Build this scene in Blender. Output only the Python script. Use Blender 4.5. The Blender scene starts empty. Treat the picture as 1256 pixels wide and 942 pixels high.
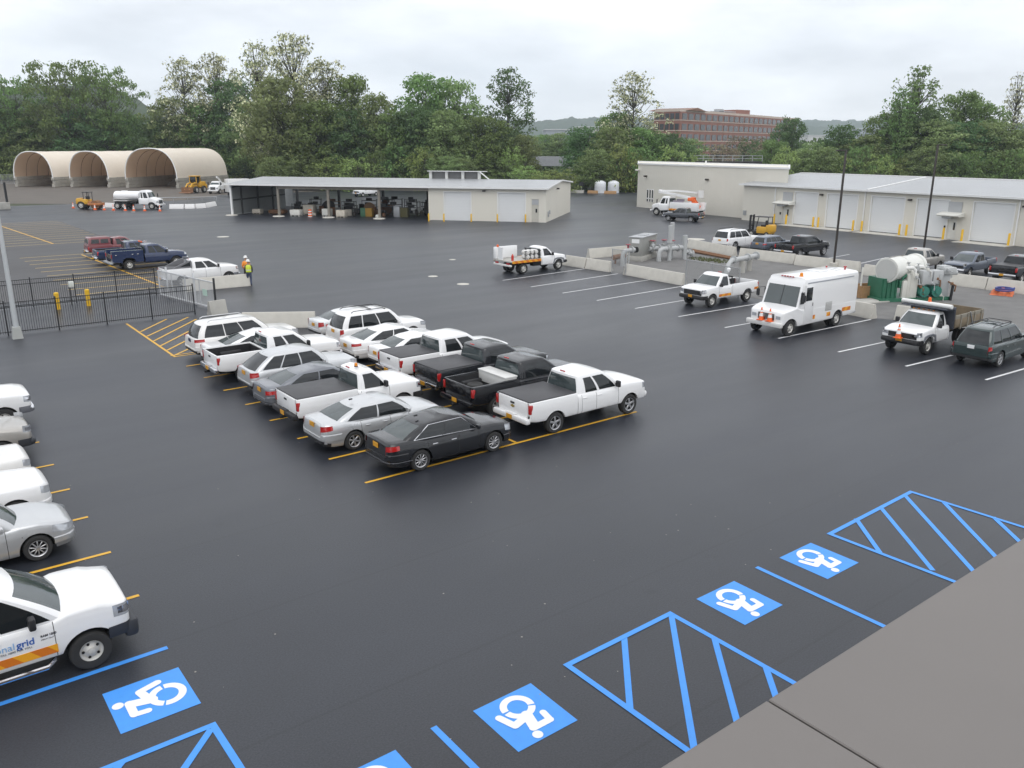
import bpy, bmesh, math, random
from mathutils import Vector, Matrix, noise
R = random.Random(7)
PI = math.pi
C = bpy.context.scene.collection
SC = bpy.context.scene
# ------------------------------------------------------------------ camera
CF, CP, CR, CY, CH = 1023.1657, 0.27848, 0.00234, 0.91494, 9.711
cw = Vector((math.cos(CY)*math.cos(CP), math.sin(CY)*math.cos(CP), -math.sin(CP)))
cr0 = Vector((math.sin(CY), -math.cos(CY), 0)); cu0 = cr0.cross(cw)
cr_ = cr0*math.cos(CR)+cu0*math.sin(CR); cu_ = cu0*math.cos(CR)-cr0*math.sin(CR)
def G(px, py, z=0.0):
    """point of the site at height z, from survey readings of the photograph"""
    d = (px-628)/CF*cr_-(py-471)/CF*cu_+cw
    t = (z-CH)/d.z
    return Vector((d.x*t, d.y*t, z))
def PX(p):
    d = Vector((p[0], p[1], p[2]-CH)); c = d.dot(cw)
    return 628+CF*d.dot(cr_)/c, 471-CF*d.dot(cu_)/c
def on_line(A, B, px):
    """distance from A along the ground line A-B at survey column px"""
    A = Vector(A[:2]); B = Vector(B[:2]); L = (B-A).length; lo, hi = -60.0, L+60
    f = lambda s: PX((*(A+(B-A)*(s/L)), 0))[0]-px
    for _ in range(60):
        m = (lo+hi)/2
        if f(m) < 0: lo = m
        else: hi = m
    return (lo+hi)/2
def far(px, dist, z=9.7):
    """ground point seen in column px at this distance along the view"""
    k = math.cos(CP)-math.sin(CP)*(z-CH)/dist
    d = (px-628)/CF*k*cr_+Vector((cw.x, cw.y, 0)).normalized()*1.0
    d.z = 0
    return Vector((d.x*dist, d.y*dist, 0))
def zat(py, dist):
    return CH-(py-178.5)*dist/1064.0
cam = bpy.data.objects.new('camera', bpy.data.cameras.new('camera')); C.objects.link(cam)
m = Matrix((cr_, cu_, -cw)).transposed().to_4x4(); m.translation = (0, 0, CH)
cam.matrix_world = m; cam.data.sensor_width = 36; cam.data.lens = CF/1256*36
cam.data.clip_start = 0.1; cam.data.clip_end = 12000
SC.camera = cam

# ------------------------------------------------------------------ materials
M = {}
def mat(name, col, rough=0.6, metal=0.0, spec=0.5, coat=0.0, noise_amt=0.0, nscale=3.0, bump=0.0, bscale=40.0, emit=0):
    if name in M: return M[name]
    a = bpy.data.materials.new(name); a.use_nodes = True; nt = a.node_tree; p = nt.nodes['Principled BSDF']
    p.inputs['Base Color'].default_value = (*col, 1); p.inputs['Roughness'].default_value = rough
    p.inputs['Metallic'].default_value = metal; p.inputs['Specular IOR Level'].default_value = spec
    p.inputs['Coat Weight'].default_value = coat; p.inputs['Coat Roughness'].default_value = 0.06
    tc = None
    if noise_amt or bump:
        tc = nt.nodes.new('ShaderNodeTexCoord')
    if noise_amt:
        n = nt.nodes.new('ShaderNodeTexNoise'); n.inputs['Scale'].default_value = nscale; n.inputs['Detail'].default_value = 6
        nt.links.new(tc.outputs['Object'], n.inputs['Vector'])
        r = nt.nodes.new('ShaderNodeMapRange'); r.inputs[3].default_value = 1-noise_amt; r.inputs[4].default_value = 1+noise_amt
        nt.links.new(n.outputs['Fac'], r.inputs[0])
        x = nt.nodes.new('ShaderNodeVectorMath'); x.operation = 'SCALE'; x.inputs[0].default_value = col
        nt.links.new(r.outputs[0], x.inputs['Scale']); nt.links.new(x.outputs[0], p.inputs['Base Color'])
        r2 = nt.nodes.new('ShaderNodeMapRange'); r2.inputs[3].default_value = max(0, rough-.12*min(1,noise_amt*4)); r2.inputs[4].default_value = min(1, rough+.12*min(1,noise_amt*4))
        nt.links.new(n.outputs['Fac'], r2.inputs[0]); nt.links.new(r2.outputs[0], p.inputs['Roughness'])
    if bump:
        n = nt.nodes.new('ShaderNodeTexNoise'); n.inputs['Scale'].default_value = bscale; n.inputs['Detail'].default_value = 4
        nt.links.new(tc.outputs['Object'], n.inputs['Vector'])
        b = nt.nodes.new('ShaderNodeBump'); b.inputs['Strength'].default_value = bump; b.inputs['Distance'].default_value = .02
        nt.links.new(n.outputs['Fac'], b.inputs['Height']); nt.links.new(b.outputs[0], p.inputs['Normal'])
    M[name] = a
    return a
def paint(name, col, metal=0.0, rough=.32, coat=.7):
    """car paint with a film of road dirt and rain"""
    if name in M: return M[name]
    a = mat(name, col, rough, metal, .5, coat)
    nt = a.node_tree; p = nt.nodes['Principled BSDF']
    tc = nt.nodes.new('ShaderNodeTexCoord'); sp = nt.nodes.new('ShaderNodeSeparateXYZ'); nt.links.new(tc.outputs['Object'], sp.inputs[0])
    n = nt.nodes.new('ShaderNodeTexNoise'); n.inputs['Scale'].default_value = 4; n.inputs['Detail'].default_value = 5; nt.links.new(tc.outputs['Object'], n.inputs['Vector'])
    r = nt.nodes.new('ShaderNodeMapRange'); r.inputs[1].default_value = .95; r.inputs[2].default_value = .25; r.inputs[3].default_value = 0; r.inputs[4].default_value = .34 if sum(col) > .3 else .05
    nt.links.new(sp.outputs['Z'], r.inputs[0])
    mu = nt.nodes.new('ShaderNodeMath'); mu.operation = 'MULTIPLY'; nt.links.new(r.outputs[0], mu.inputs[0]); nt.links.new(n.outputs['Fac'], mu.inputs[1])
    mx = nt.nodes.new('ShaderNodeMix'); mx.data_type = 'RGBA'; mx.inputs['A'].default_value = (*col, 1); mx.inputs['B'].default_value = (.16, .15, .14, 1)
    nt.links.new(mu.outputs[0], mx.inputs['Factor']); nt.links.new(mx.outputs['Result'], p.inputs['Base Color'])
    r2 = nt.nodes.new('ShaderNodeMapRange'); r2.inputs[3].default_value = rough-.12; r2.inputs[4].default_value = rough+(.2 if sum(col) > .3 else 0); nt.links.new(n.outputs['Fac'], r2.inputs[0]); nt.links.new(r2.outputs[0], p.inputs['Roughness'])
    return a
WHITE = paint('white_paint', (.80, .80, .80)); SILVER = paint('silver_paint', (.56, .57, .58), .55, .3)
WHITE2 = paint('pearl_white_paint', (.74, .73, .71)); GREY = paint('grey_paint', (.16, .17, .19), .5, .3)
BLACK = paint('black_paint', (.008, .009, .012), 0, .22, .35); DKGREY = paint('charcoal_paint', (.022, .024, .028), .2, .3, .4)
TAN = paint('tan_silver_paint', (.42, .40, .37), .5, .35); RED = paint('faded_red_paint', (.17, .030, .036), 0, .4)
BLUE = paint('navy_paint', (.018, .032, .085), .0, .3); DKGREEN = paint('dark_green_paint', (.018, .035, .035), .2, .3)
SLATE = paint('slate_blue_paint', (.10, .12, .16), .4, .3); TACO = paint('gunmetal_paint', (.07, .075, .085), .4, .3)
SEAM = mat('shut_line_black', (.012, .012, .012), .8)
GLASS = mat('tinted_glass', (.012, .015, .017), .04, 0, .62)
WGLASS = mat('windscreen_glass', (.045, .06, .062), .05, 0, .9)
RUBBER = mat('tyre_rubber', (.028, .028, .028), .85, noise_amt=.25, nscale=9)
ALLOY = mat('wheel_alloy', (.55, .55, .56), .3, .8, noise_amt=.12)
STEEL = mat('steel_wheel', (.55, .54, .51), .5, .2, noise_amt=.08)
PLASTIC = mat('black_plastic', (.02, .02, .022), .55, noise_amt=.2)
TONNEAU = mat('vinyl_cover', (.05, .05, .054), .5, noise_amt=.2, bump=.15, bscale=6)
UNDER = mat('underbody_black', (.012, .012, .012), .9)
CHROME = mat('chrome', (.7, .7, .72), .15, 1)
TAIL = mat('tail_lamp_red', (.40, .012, .012), .12, 0, .6, .6)
HEAD = mat('headlamp_clear', (.50, .52, .55), .1, .35, .7, .6)
AMBER = mat('amber_lens', (.75, .25, .02), .2, 0, .5, .5)
PLATE = mat('gold_plate', (.62, .30, .02), .45)
ORANGE = mat('orange_plastic', (.80, .14, .025), .5, noise_amt=.15)
REFLECT = mat('reflective_white', (.8, .8, .8), .4)
YELLOW = mat('bollard_yellow', (.72, .43, .02), .5, noise_amt=.12)
MACHY = mat('machine_yellow', (.62, .34, .03), .5, noise_amt=.15)
MACHO = mat('machine_orange_brown', (.42, .17, .06), .6, noise_amt=.2)
GALV = mat('galvanised_steel', (.42, .43, .44), .45, .5, noise_amt=.12)
CONC = mat('concrete', (.52, .50, .45), .85, noise_amt=.16, nscale=2.2, bump=.25, bscale=30)
CONC2 = mat('weathered_concrete', (.38, .37, .34), .9, noise_amt=.3, nscale=1.5, bump=.3, bscale=20)
WOOD = mat('raw_timber', (.32, .19, .09), .8, noise_amt=.3, nscale=6)
RUST = mat('rusty_steel', (.20, .10, .05), .85, noise_amt=.4, nscale=5)
BLKMET = mat('black_fence_paint', (.015, .016, .018), .4)
BRONZE = mat('bronze_pole_paint', (.035, .028, .024), .5)
SIDING = None
def stripe_mat():
    a = bpy.data.materials.new('reflective_chevron_tape'); a.use_nodes = True; nt = a.node_tree; p = nt.nodes['Principled BSDF']
    tc = nt.nodes.new('ShaderNodeTexCoord'); w = nt.nodes.new('ShaderNodeTexWave'); w.wave_type = 'BANDS'; w.bands_direction = 'DIAGONAL'; w.inputs['Scale'].default_value = 1.1
    mp = nt.nodes.new('ShaderNodeMapping'); mp.inputs['Scale'].default_value = (1, 0, 1); nt.links.new(tc.outputs['Object'], mp.inputs[0]); nt.links.new(mp.outputs[0], w.inputs['Vector'])
    c = nt.nodes.new('ShaderNodeValToRGB'); c.color_ramp.interpolation = 'CONSTANT'
    c.color_ramp.elements[0].color = (.62, .17, .015, 1); c.color_ramp.elements[1].position = .5; c.color_ramp.elements[1].color = (.80, .36, .02, 1)
    nt.links.new(w.outputs['Fac'], c.inputs[0]); nt.links.new(c.outputs[0], p.inputs['Base Color']); p.inputs['Roughness'].default_value = .35
    return a
TAPE = stripe_mat()

# ------------------------------------------------------------------ mesh helpers
class MB:
    def __init__(s): s.v = []; s.f = []; s.mi = []
    def add(s, vs, fs, mi=0):
        o = len(s.v); s.v += [tuple(v) for v in vs]; s.f += [tuple(i+o for i in f) for f in fs]; s.mi += [mi]*len(fs); return s
    def box(s, c, d, mi=0, rot=None):
        x, y, z = d[0]/2, d[1]/2, d[2]/2; c = Vector(c)
        vs = [Vector(p) for p in ((-x,-y,-z),(x,-y,-z),(x,y,-z),(-x,y,-z),(-x,-y,z),(x,-y,z),(x,y,z),(-x,y,z))]
        if rot is not None: vs = [rot @ v for v in vs]
        return s.add([v+c for v in vs], [(0,3,2,1),(4,5,6,7),(0,1,5,4),(1,2,6,5),(2,3,7,6),(3,0,4,7)], mi)
    def bbox(s, c, d, bev=.03, mi=0, seg=2, rot=None):
        bm = bmesh.new(); bmesh.ops.create_cube(bm, size=1)
        for v in bm.verts: v.co = Vector((v.co.x*d[0], v.co.y*d[1], v.co.z*d[2]))
        bmesh.ops.bevel(bm, geom=bm.edges[:], offset=min(bev, .49*min(d)), segments=seg, profile=.5, affect='EDGES')
        if rot is not None:
            for v in bm.verts: v.co = rot @ v.co
        bm.verts.index_update()
        s.add([v.co+Vector(c) for v in bm.verts], [[v.index for v in f.verts] for f in bm.faces], mi); bm.free(); return s
    def prism(s, poly, y0, y1, mi=0, axis='y'):
        """poly in (x,z) extruded along y (axis y), or (x,y) along z, or (y,z) along x"""
        n = len(poly)
        k = {'y': lambda p, t: (p[0], t, p[1]), 'z': lambda p, t: (p[0], p[1], t), 'x': lambda p, t: (t, p[0], p[1])}[axis]
        vs = [k(p, y0) for p in poly]+[k(p, y1) for p in poly]
        fs = [tuple(range(n)), tuple(range(2*n-1, n-1, -1))]+[(i, i+n, (i+1) % n+n, (i+1) % n) for i in range(n)]
        return s.add(vs, fs, mi)
    def cyl(s, p0, p1, r0, r1=None, n=12, mi=0, caps=True):
        p0 = Vector(p0); p1 = Vector(p1); r1 = r0 if r1 is None else r1
        d = (p1-p0).normalized(); a = d.orthogonal().normalized(); b = d.cross(a)
        vs = []
        for p, r in ((p0, r0), (p1, r1)):
            vs += [p+(a*math.cos(2*PI*i/n)+b*math.sin(2*PI*i/n))*r for i in range(n)]
        fs = [(i, (i+1) % n, (i+1) % n+n, i+n) for i in range(n)]
        if caps: fs += [tuple(range(n-1, -1, -1)), tuple(range(n, 2*n))]
        return s.add(vs, fs, mi)
    def tube(s, pts, r, n=8, mi=0, caps=True):
        pts = [Vector(p) for p in pts]; rs = r if isinstance(r, (list, tuple)) else [r]*len(pts); vs = []; fs = []; a = None
        for i, p in enumerate(pts):
            d = ((pts[i+1] if i+1 < len(pts) else p)-(pts[i-1] if i else p)).normalized()
            a = d.orthogonal().normalized() if a is None else (a-d*a.dot(d)).normalized()
            b = d.cross(a); vs += [p+(a*math.cos(2*PI*k/n)+b*math.sin(2*PI*k/n))*rs[i] for k in range(n)]
        for i in range(len(pts)-1):
            fs += [(i*n+k, i*n+(k+1) % n, (i+1)*n+(k+1) % n, (i+1)*n+k) for k in range(n)]
        if caps: fs += [tuple(range(n-1, -1, -1)), tuple(range((len(pts)-1)*n, len(pts)*n))]
        return s.add(vs, fs, mi)
    def lathe(s, prof, c=(0,0,0), axis='z', n=24, mi=0, caps=True):
        """prof: (r, h) list"""
        c = Vector(c); vs = []; fs = []
        for r, h in prof:
            for k in range(n):
                a = 2*PI*k/n
                p = (r*math.cos(a), r*math.sin(a), h)
                if axis == 'y': p = (p[0], p[2], p[1])
                if axis == 'x': p = (p[2], p[0], p[1])
                vs.append(c+Vector(p))
        for i in range(len(prof)-1):
            fs += [(i*n+k, i*n+(k+1) % n, (i+1)*n+(k+1) % n, (i+1)*n+k) for k in range(n)]
        if caps: fs += [tuple(range(n)), tuple(range(len(prof)*n-1, (len(prof)-1)*n-1, -1))]
        return s.add(vs, fs, mi)
    def quad(s, a, b, c, d, mi=0): return s.add([a, b, c, d], [(0, 1, 2, 3)], mi)
    def xf(s, mtx):
        s.v = [tuple(mtx @ Vector(v)) for v in s.v]; return s
    def mesh(s, name, mats, smooth=35, recalc=True):
        me = bpy.data.meshes.new(name); me.from_pydata(s.v, [], s.f); 
        for x in (mats if isinstance(mats, (list, tuple)) else [mats]): me.materials.append(x)
        if len(me.polygons): me.polygons.foreach_set('material_index', s.mi)
        if recalc:
            bm = bmesh.new(); bm.from_mesh(me); bmesh.ops.recalc_face_normals(bm, faces=bm.faces[:]); bm.to_mesh(me); bm.free()
        if smooth:
            me.polygons.foreach_set('use_smooth', [True]*len(me.polygons)); me.set_sharp_from_angle(angle=math.radians(smooth))
        me.update(); return me
    def build(s, name, mats, parent=None, smooth=35, recalc=True):
        o = bpy.data.objects.new(name, s.mesh(name, mats, smooth, recalc)); C.objects.link(o)
        if parent is not None: o.parent = parent
        return o
def empty(name, loc=(0,0,0), rz=0.0):
    o = bpy.data.objects.new(name, None); C.objects.link(o); o.location = loc; o.rotation_euler = (0,0,rz); o.empty_display_size = .3
    return o
def tag(o, label, cat, group=None):
    o['label'] = label; o['category'] = cat
    if group: o['group'] = group
    return o
def thing(name, label, cat, loc=(0,0,0), rz=0.0, group=None): return tag(empty(name, loc, rz), label, cat, group)
def structure(o, kind='structure'):
    o['kind'] = kind; return o
def link_mesh(name, me, parent, loc=(0,0,0), rot=(0,0,0), scale=(1,1,1)):
    o = bpy.data.objects.new(name, me); C.objects.link(o); o.parent = parent; o.location = loc; o.rotation_euler = rot; o.scale = scale; return o
def dup(root, loc, rz=None, label=None, scale=None):
    r = root.copy(); C.objects.link(r); r.location = loc
    if rz is not None: r.rotation_euler = (0,0,rz)
    if label: r['label'] = label
    if scale: r.scale = scale
    for ch in list(root.children):
        c = ch.copy(); C.objects.link(c); c.parent = r
        for g in list(ch.children):
            d = g.copy(); C.objects.link(d); d.parent = c
    return r
# ------------------------------------------------------------------ vehicles
def interp(pts, x):
    if x <= pts[0][0]: return pts[0][1]
    for (a, b), (c, d) in zip(pts, pts[1:]):
        if x <= c: return b+(d-b)*((x-a)/(c-a) if c > a else 0)
    return pts[-1][1]
class Groups:
    """faces gathered by part"""
    def __init__(s): s.d = {}
    def face(s, key, vs, mi=0):
        mb, idx = s.d.setdefault(key, (MB(), {})); ids = []
        for v in vs:
            k = (round(v[0], 4), round(v[1], 4), round(v[2], 4))
            if k not in idx: idx[k] = len(mb.v); mb.v.append(tuple(v))
            if idx[k] not in ids: ids.append(idx[k])
        if len(ids) > 2: mb.f.append(tuple(ids)); mb.mi.append(mi)
CAR_PROF = [(0, .945), (.1, .982), (.28, 1.0), (.5, .998), (.72, .985), (.9, .955), (1, .93)]
TRK_PROF = [(0, .965), (.08, .988), (.3, 1.0), (.62, 1.0), (.85, .985), (1, .965)]
TLEV = [0, .06, .12, .19, .26, .33, .4, .47, .54, .61, .68, .75, .82, .88, .94, 1]
def shell(sp, x0, x1, top, bot, axles, tagfn, prof=CAR_PROF, rnd=.06, crown=.03, capf=True, capr=True, openbed=None, cl=.13, tapf=.14, tapr=.08, cornf=.13, cornr=.10, seams=(), grp=None, step=.17):
    """lofted lower body between x0 (rear) and x1 (front); returns Groups"""
    W = sp['W']; g = grp or Groups(); wr = sp['wr']; RA = wr+sp.get('gap', .07)
    xs = [x0, x1]; n = int((x1-x0)/step); xs += [x0+(x1-x0)*i/n for i in range(1, n)]
    for e, s in ((x0, 1), (x1, -1)): xs += [e+s*d for d in (.008, .025, .05, .085, .13, .17, .21, .25, .29, .33, .37, .41, .45)]
    for a in axles:
        xs += [a+RA*math.cos(PI*i/14) for i in range(1, 14)]+[a-RA-.004, a+RA+.004, a-RA+.002, a+RA-.002]
    for s in seams: xs += [s-.007, s+.007]
    xs = sorted(x for x in xs if x0 <= x <= x1); q = []
    for x in xs:
        if not q or x-q[-1] > .0035: q.append(x)
    xs = q
    def hw(x):
        w = W/2
        if cornf is not None:
            u = max(0, (x-(x1-1.0))/1.0); w *= 1-tapf*u**2.2
            v = max(0, (x-(x1-cl))/cl); w -= cornf*(1-math.sqrt(max(0, 1-v*v)))
        if cornr is not None:
            u = max(0, ((x0+.9)-x)/.9); w *= 1-tapr*u**2.2
            v = max(0, ((x0+cl)-x)/cl); w -= cornr*(1-math.sqrt(max(0, 1-v*v)))
        return w
    def surf(x, z):
        zt = interp(top, x); zs = interp(bot, x); zsh = max(zt-rnd, zs+.05)
        return hw(x)*interp(prof, min(1, max(0, (z-zs)/(zsh-zs))))
    g.surf = surf; g.x0 = x0; g.x1 = x1; g.top = top; g.bot = bot; g.rnd = rnd
    grid = []
    for x in xs:
        zt = interp(top, x); zs = interp(bot, x); zb = zs
        for a in axles:
            if abs(x-a) < RA: zb = max(zb, wr+math.sqrt(max(0, RA*RA-(x-a)**2)))
        w = hw(x); zsh = max(zt-rnd, zs+.05); zb = min(zb, zsh-.02)
        yy = lambda z: w*interp(prof, (z-zs)/(zsh-zs))
        h = [(yy(zb)-.11, zb+.01)]
        h += [(yy(zb+(zsh-zb)*t), zb+(zsh-zb)*t) for t in TLEV]
        ys = h[-1][1] and h[-1][0]
        if openbed is None:
            h += [(ys-rnd*.45, zt-rnd*.28), (ys-rnd*1.1, zt), (ys*.6, zt+crown*.62), (0, zt+crown)]
        else:
            h += [(ys-.01, zt-.01), (ys-.03, zt), (ys-.09, zt), (ys-.10, zt-.02), (ys-.10, openbed), (0, openbed)]
        grid.append(h)
    n = len(grid[0]); loops = []
    for x, h in zip(xs, grid):
        loops.append([(x, -y, z) for y, z in h]+[(x, y, z) for y, z in h[-2::-1]])
    nl = len(loops[0])
    def put(vs, k, side):
        c = [sum(v[i] for v in vs)/len(vs) for i in range(3)]
        key = tagfn(c[0], c[1], c[2], k, side)
        if key == 'valance': g.face('body', vs, 2)
        elif key: g.face(key, vs)
    for i in range(len(xs)-1):
        seam = any(abs((xs[i]+xs[i+1])/2-s) < .006 for s in seams)
        for j in range(nl-1):
            k = j if j < n-1 else 2*n-3-j
            vs = [loops[i][j], loops[i+1][j], loops[i+1][j+1], loops[i][j+1]]
            if seam and 1 <= k <= len(TLEV): g.face('body', vs, 1)
            else: put(vs, k, 's')
    for i, on, side in ((0, capr, 'r'), (len(xs)-1, capf, 'f')):
        if not on: continue
        h = grid[i]; x = xs[i]; m = 10; last = len(TLEV) if openbed is None else len(TLEV)+2
        rows = [[(x, -y+2*y*q/m, z) for q in range(m+1)] for y, z in h[1:last+1]]
        for r in range(len(rows)-1):
            for q in range(m):
                put([rows[r][q], rows[r][q+1], rows[r+1][q+1], rows[r+1][q]], r+1, side)
        if openbed is None:
            t = [(x, -y, z) for y, z in h[last:]]+[(x, y, z) for y, z in h[last:-1][::-1]]
            put(t, len(TLEV), side)
    return g
def wrap(g, end, side, ls, yin, zlo, zhi, off=.007, both=False, nz=6, ledge=False):
    """a lamp, grille or bumper skin that follows the body round its corner: ls metres along the flank, in to half-width yin across the end face; zlo/zhi(s), s from 0 at the flank end to 1"""
    xe = g.x1 if end == 'f' else g.x0; d = -1 if end == 'f' else 1
    P = []
    if ls > 0:
        n = max(4, int(ls/.03)); xs = [xe+d*ls*(1-(i/n)) for i in range(n)]
        xs += [xe+d*q for q in (.06, .045, .03, .018, .008, .002) if q < ls]; xs = sorted(set(round(x, 4) for x in xs), reverse=(end == 'r'))
        P += [('s', x) for x in xs]
    ye = g.surf(xe-d*-.0005, .8); m = 6 if not both else 24; y1 = -ye if both else yin
    if yin < ye or both: P += [('e', ye+(y1-ye)*i/m) for i in range(m+1)]
    if both: P += [('m', p[1]) for p in P[:len(P)-m-1][::-1]]
    mb = MB(); N = len(P)
    dist = [0]
    pt = lambda p, z, off=off: Vector((p[1], side*(g.surf(p[1], z)+off), z)) if p[0] == 's' else Vector((p[1], -side*(g.surf(p[1], z)+off), z)) if p[0] == 'm' else Vector((xe-d*off, side*p[1], min(z, interp(g.top, xe)-.012)))
    for a, b in zip(P, P[1:]): dist.append(dist[-1]+(pt(b, .7)-pt(a, .7)).length)
    for i, p in enumerate(P):
        t = dist[i]/max(dist[-1], 1e-6); a, b = zlo(t), zhi(t)
        row = [pt(p, a+(b-a)*k/nz) for k in range(nz+1)]
        if ledge: row = [pt(p, a-.02, 0)]+row+[pt(p, b+.018, -.002)]
        mb.v += [tuple(q) for q in row]
    if ledge: nz += 2
    w = nz+1
    for i in range(N-1):
        for k in range(nz): mb.f.append((i*w+k, (i+1)*w+k, (i+1)*w+k+1, i*w+k+1)); mb.mi.append(0)
    return mb
def cabin(g, c):
    """glasshouse: c gives xf,xr (belt) XF,XR (roof edge) w,W2 (half widths belt/roof) zf,zr belt heights, zt roof; wins list of (s0,s1)"""
    knots = [0.0]
    for a, b in c['wins']: knots += [a, b]
    knots += [1.0]; nf = 8; cr = c.get('cr', .10)
    def ring(t, shrink=0.0, z=None, kxm=1.0):
        L = lambda a, b: a+(b-a)*t
        xf = L(c['xf'], c['XF']); xr = L(c['xr'], c['XR']); w = L(c['w'], c['W2'])+c.get('belly', .025)*math.sin(PI*t)
        zf = L(c['zf'], c['zt']-.06); zr = L(c['zr'], c['zt']-.06-c.get('drop', 0)); bf = L(c.get('bf', .22), c.get('bf2', .12)); br = L(c.get('br', .10), c.get('br2', .08))
        xf += c.get('fb', .03)*math.sin(PI*t); xr -= c.get('rb', .02)*math.sin(PI*t)
        P = []; wt = c.get('taper', .05); wi = w-cr
        wrr = w-wt; wri = wrr-cr
        for i in range(nf+1):
            y = -wi+2*wi*i/nf; P.append((xf-bf*(y/w)**2, y, zf))
        xs0 = xf-bf-cr*.8; xs1 = xr+br+cr*.8
        P.append((xf-bf-cr*.25, w-cr*.35, zf))
        for s in knots: P.append((xs0+(xs1-xs0)*s, w+(wrr-w)*s**1.5+.02*math.sin(PI*s)*0, zf+(zr-zf)*s))
        P.append((xr+br+cr*.25, wrr-cr*.35, zr))
        for i in range(nf+1):
            y = wri-2*wri*i/nf; P.append((xr+br*(y/wrr)**2, y, zr))
        P.append((xr+br+cr*.25, -wrr+cr*.35, zr))
        for s in reversed(knots): P.append((xs0+(xs1-xs0)*s, -(w+(wrr-w)*s**1.5), zf+(zr-zf)*s))
        P.append((xf-bf-cr*.25, -w+cr*.35, zf))
        if shrink:
            cx = (xf+xr)/2; hx = (xf-xr)/2
            kx = 1-min(.85, kxm/hx) if shrink < 1 else .1; ky = 1-shrink/w if shrink < 1 else .3
            P = [(cx+(p[0]-cx)*kx, p[1]*ky, p[2]) for p in P]
        if z is not None: P = [(p[0], p[1], p[2]+z) for p in P]
        return P
    nk = len(knots); flags = ['F']*nf+['c', 'c']
    flags += [('S', i//2, 1) if i % 2 == 1 and i//2 < len(c['wins']) else 'c' for i in range(nk-1)]
    flags += ['c', 'c']+['R']*nf+['c', 'c']
    flags += [('S', (nk-2-i)//2, -1) if (nk-2-i) % 2 == 1 and (nk-2-i)//2 < len(c['wins']) else 'c' for i in range(nk-1)]
    flags += ['c', 'c']
    tb, tt = c.get('tb', .06), c.get('tt', .90)
    RT = 5; cw_ = c.get('crown', .02); kq = c.get('kx', 2.2)
    rows = [ring(0)]+[ring(tb+(tt-tb)*q/4) for q in range(5)]+[ring(1), ring(1, .02, .026, .022*kq), ring(1, .055, .044, .058*kq), ring(1, .13, .055+cw_*.35, .058*kq+.12), ring(1, .25, .06+cw_*.65, .058*kq+.28), ring(1, .40, .062+cw_*.88, .058*kq+.46), ring(1, 2, .065+cw_)]
    N = len(rows[0])
    ins = .011
    def inset(p, fl):
        if fl == 'F': return (p[0]-ins, p[1], p[2])
        if fl == 'R': return (p[0]+ins, p[1], p[2])
        return (p[0], p[1]-ins*fl[2], p[2])
    for r in range(len(rows)-1):
        for i in range(N):
            j = (i+1) % N; vs = [rows[r][i], rows[r][j], rows[r+1][j], rows[r+1][i]]; fl = flags[i]
            if 1 <= r < RT and fl != 'c' and not (fl == 'R' and c.get('norear')) and not (fl == 'F' and c.get('nofront')):
                key = 'windscreen' if fl == 'F' else 'rear_window' if fl == 'R' else 'side_window%d%d' % (fl[1], fl[2] > 0)
                g.face(key, [inset(v, fl) for v in vs])
                # frame return so the pane sits in a recess
                if r == 1: g.face('cab', [rows[1][i], rows[1][j], inset(rows[1][j], fl), inset(rows[1][i], fl)], 1)
                if r == RT-1: g.face('cab', [rows[RT][i], rows[RT][j], inset(rows[RT][j], fl), inset(rows[RT][i], fl)], 1)
            else: g.face('cab', vs)
    g.face('cab', rows[-1])
WCACHE = {}
def wheel_meshes(r, w, style):
    k = (r, w, style)
    if k in WCACHE: return WCACHE[k]
    rr = r*{'steel': .56, 'truck': .58}.get(style, .66); t = MB()
    t.lathe([(rr*.96, -w*.30), (rr, -w*.46), (r*.80, -w*.52), (r*.93, -w*.48), (r*.985, -w*.36), (r, -w*.2), (r, w*.2), (r*.985, w*.36), (r*.93, w*.48), (r*.80, w*.52), (rr, w*.46), (rr*.96, w*.30)], axis='y', n=28, caps=False)
    d = MB(); o = w*.40
    if style == 'alloy5' or style == 'alloy10' or style == 'alloy6':
        d.lathe([(rr*1.01, o), (rr*.97, o+.012), (rr*.88, o), (rr*.86, o-.06)], axis='y', n=28, mi=0, caps=False)
        d.lathe([(rr*.9, o-.075), (rr*.05, o-.07)], axis='y', n=20, mi=1, caps=False)
        n = {'alloy5': 5, 'alloy6': 6, 'alloy10': 10}[style]
        for i in range(n):
            a = 2*PI*i/n+.3; q = Matrix.Rotation(-a, 3, 'Y'); wd = rr*{5: .30, 6: .26, 10: .13}[n]
            d.bbox(q @ Vector((rr*.5, o-.012, 0)), (rr*.9, .03, wd), .01, 0, 1, q)
        d.lathe([(rr*.24, o-.03), (rr*.22, o+.012), (rr*.1, o+.016), (.003, o+.016)], axis='y', n=16, mi=0, caps=False)
    else:
        d.lathe([(rr*1.0, o), (rr*.95, o+.012), (rr*.86, o-.015), (rr*.74, o-.045), (rr*.58, o-.03), (rr*.40, o-.012), (rr*.33, o+.0), (rr*.30, o+.04), (rr*.12, o+.05), (.003, o+.05)], axis='y', n=28, mi=0, caps=False)
        for i in range(6 if style == 'truck' else 5):
            a = 2*PI*i/(6 if style == 'truck' else 5)
            p = Vector((math.cos(a)*rr*.66, o-.03, math.sin(a)*rr*.66)); d.cyl(p, p+Vector((0, .012, 0)), rr*.13, n=8, mi=1)
    WCACHE[k] = (t.mesh('wheel', RUBBER, 40), d.mesh('rim', [ALLOY if style[:5] == 'alloy' else STEEL, UNDER], 40))
    return WCACHE[k]
def put_wheel(root, x, y, r, w, style, side, dual=False):
    t, d = wheel_meshes(r, w, style)
    o = link_mesh('wheel', t, root, (x, y*side, r)); link_mesh('rim', d, o, (0, 0, 0), (0, 0, 0 if side > 0 else PI))
    if dual: pass
GROUPNAME = {'seam': 'door_seam', 'frame': 'window_frame'}
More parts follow.
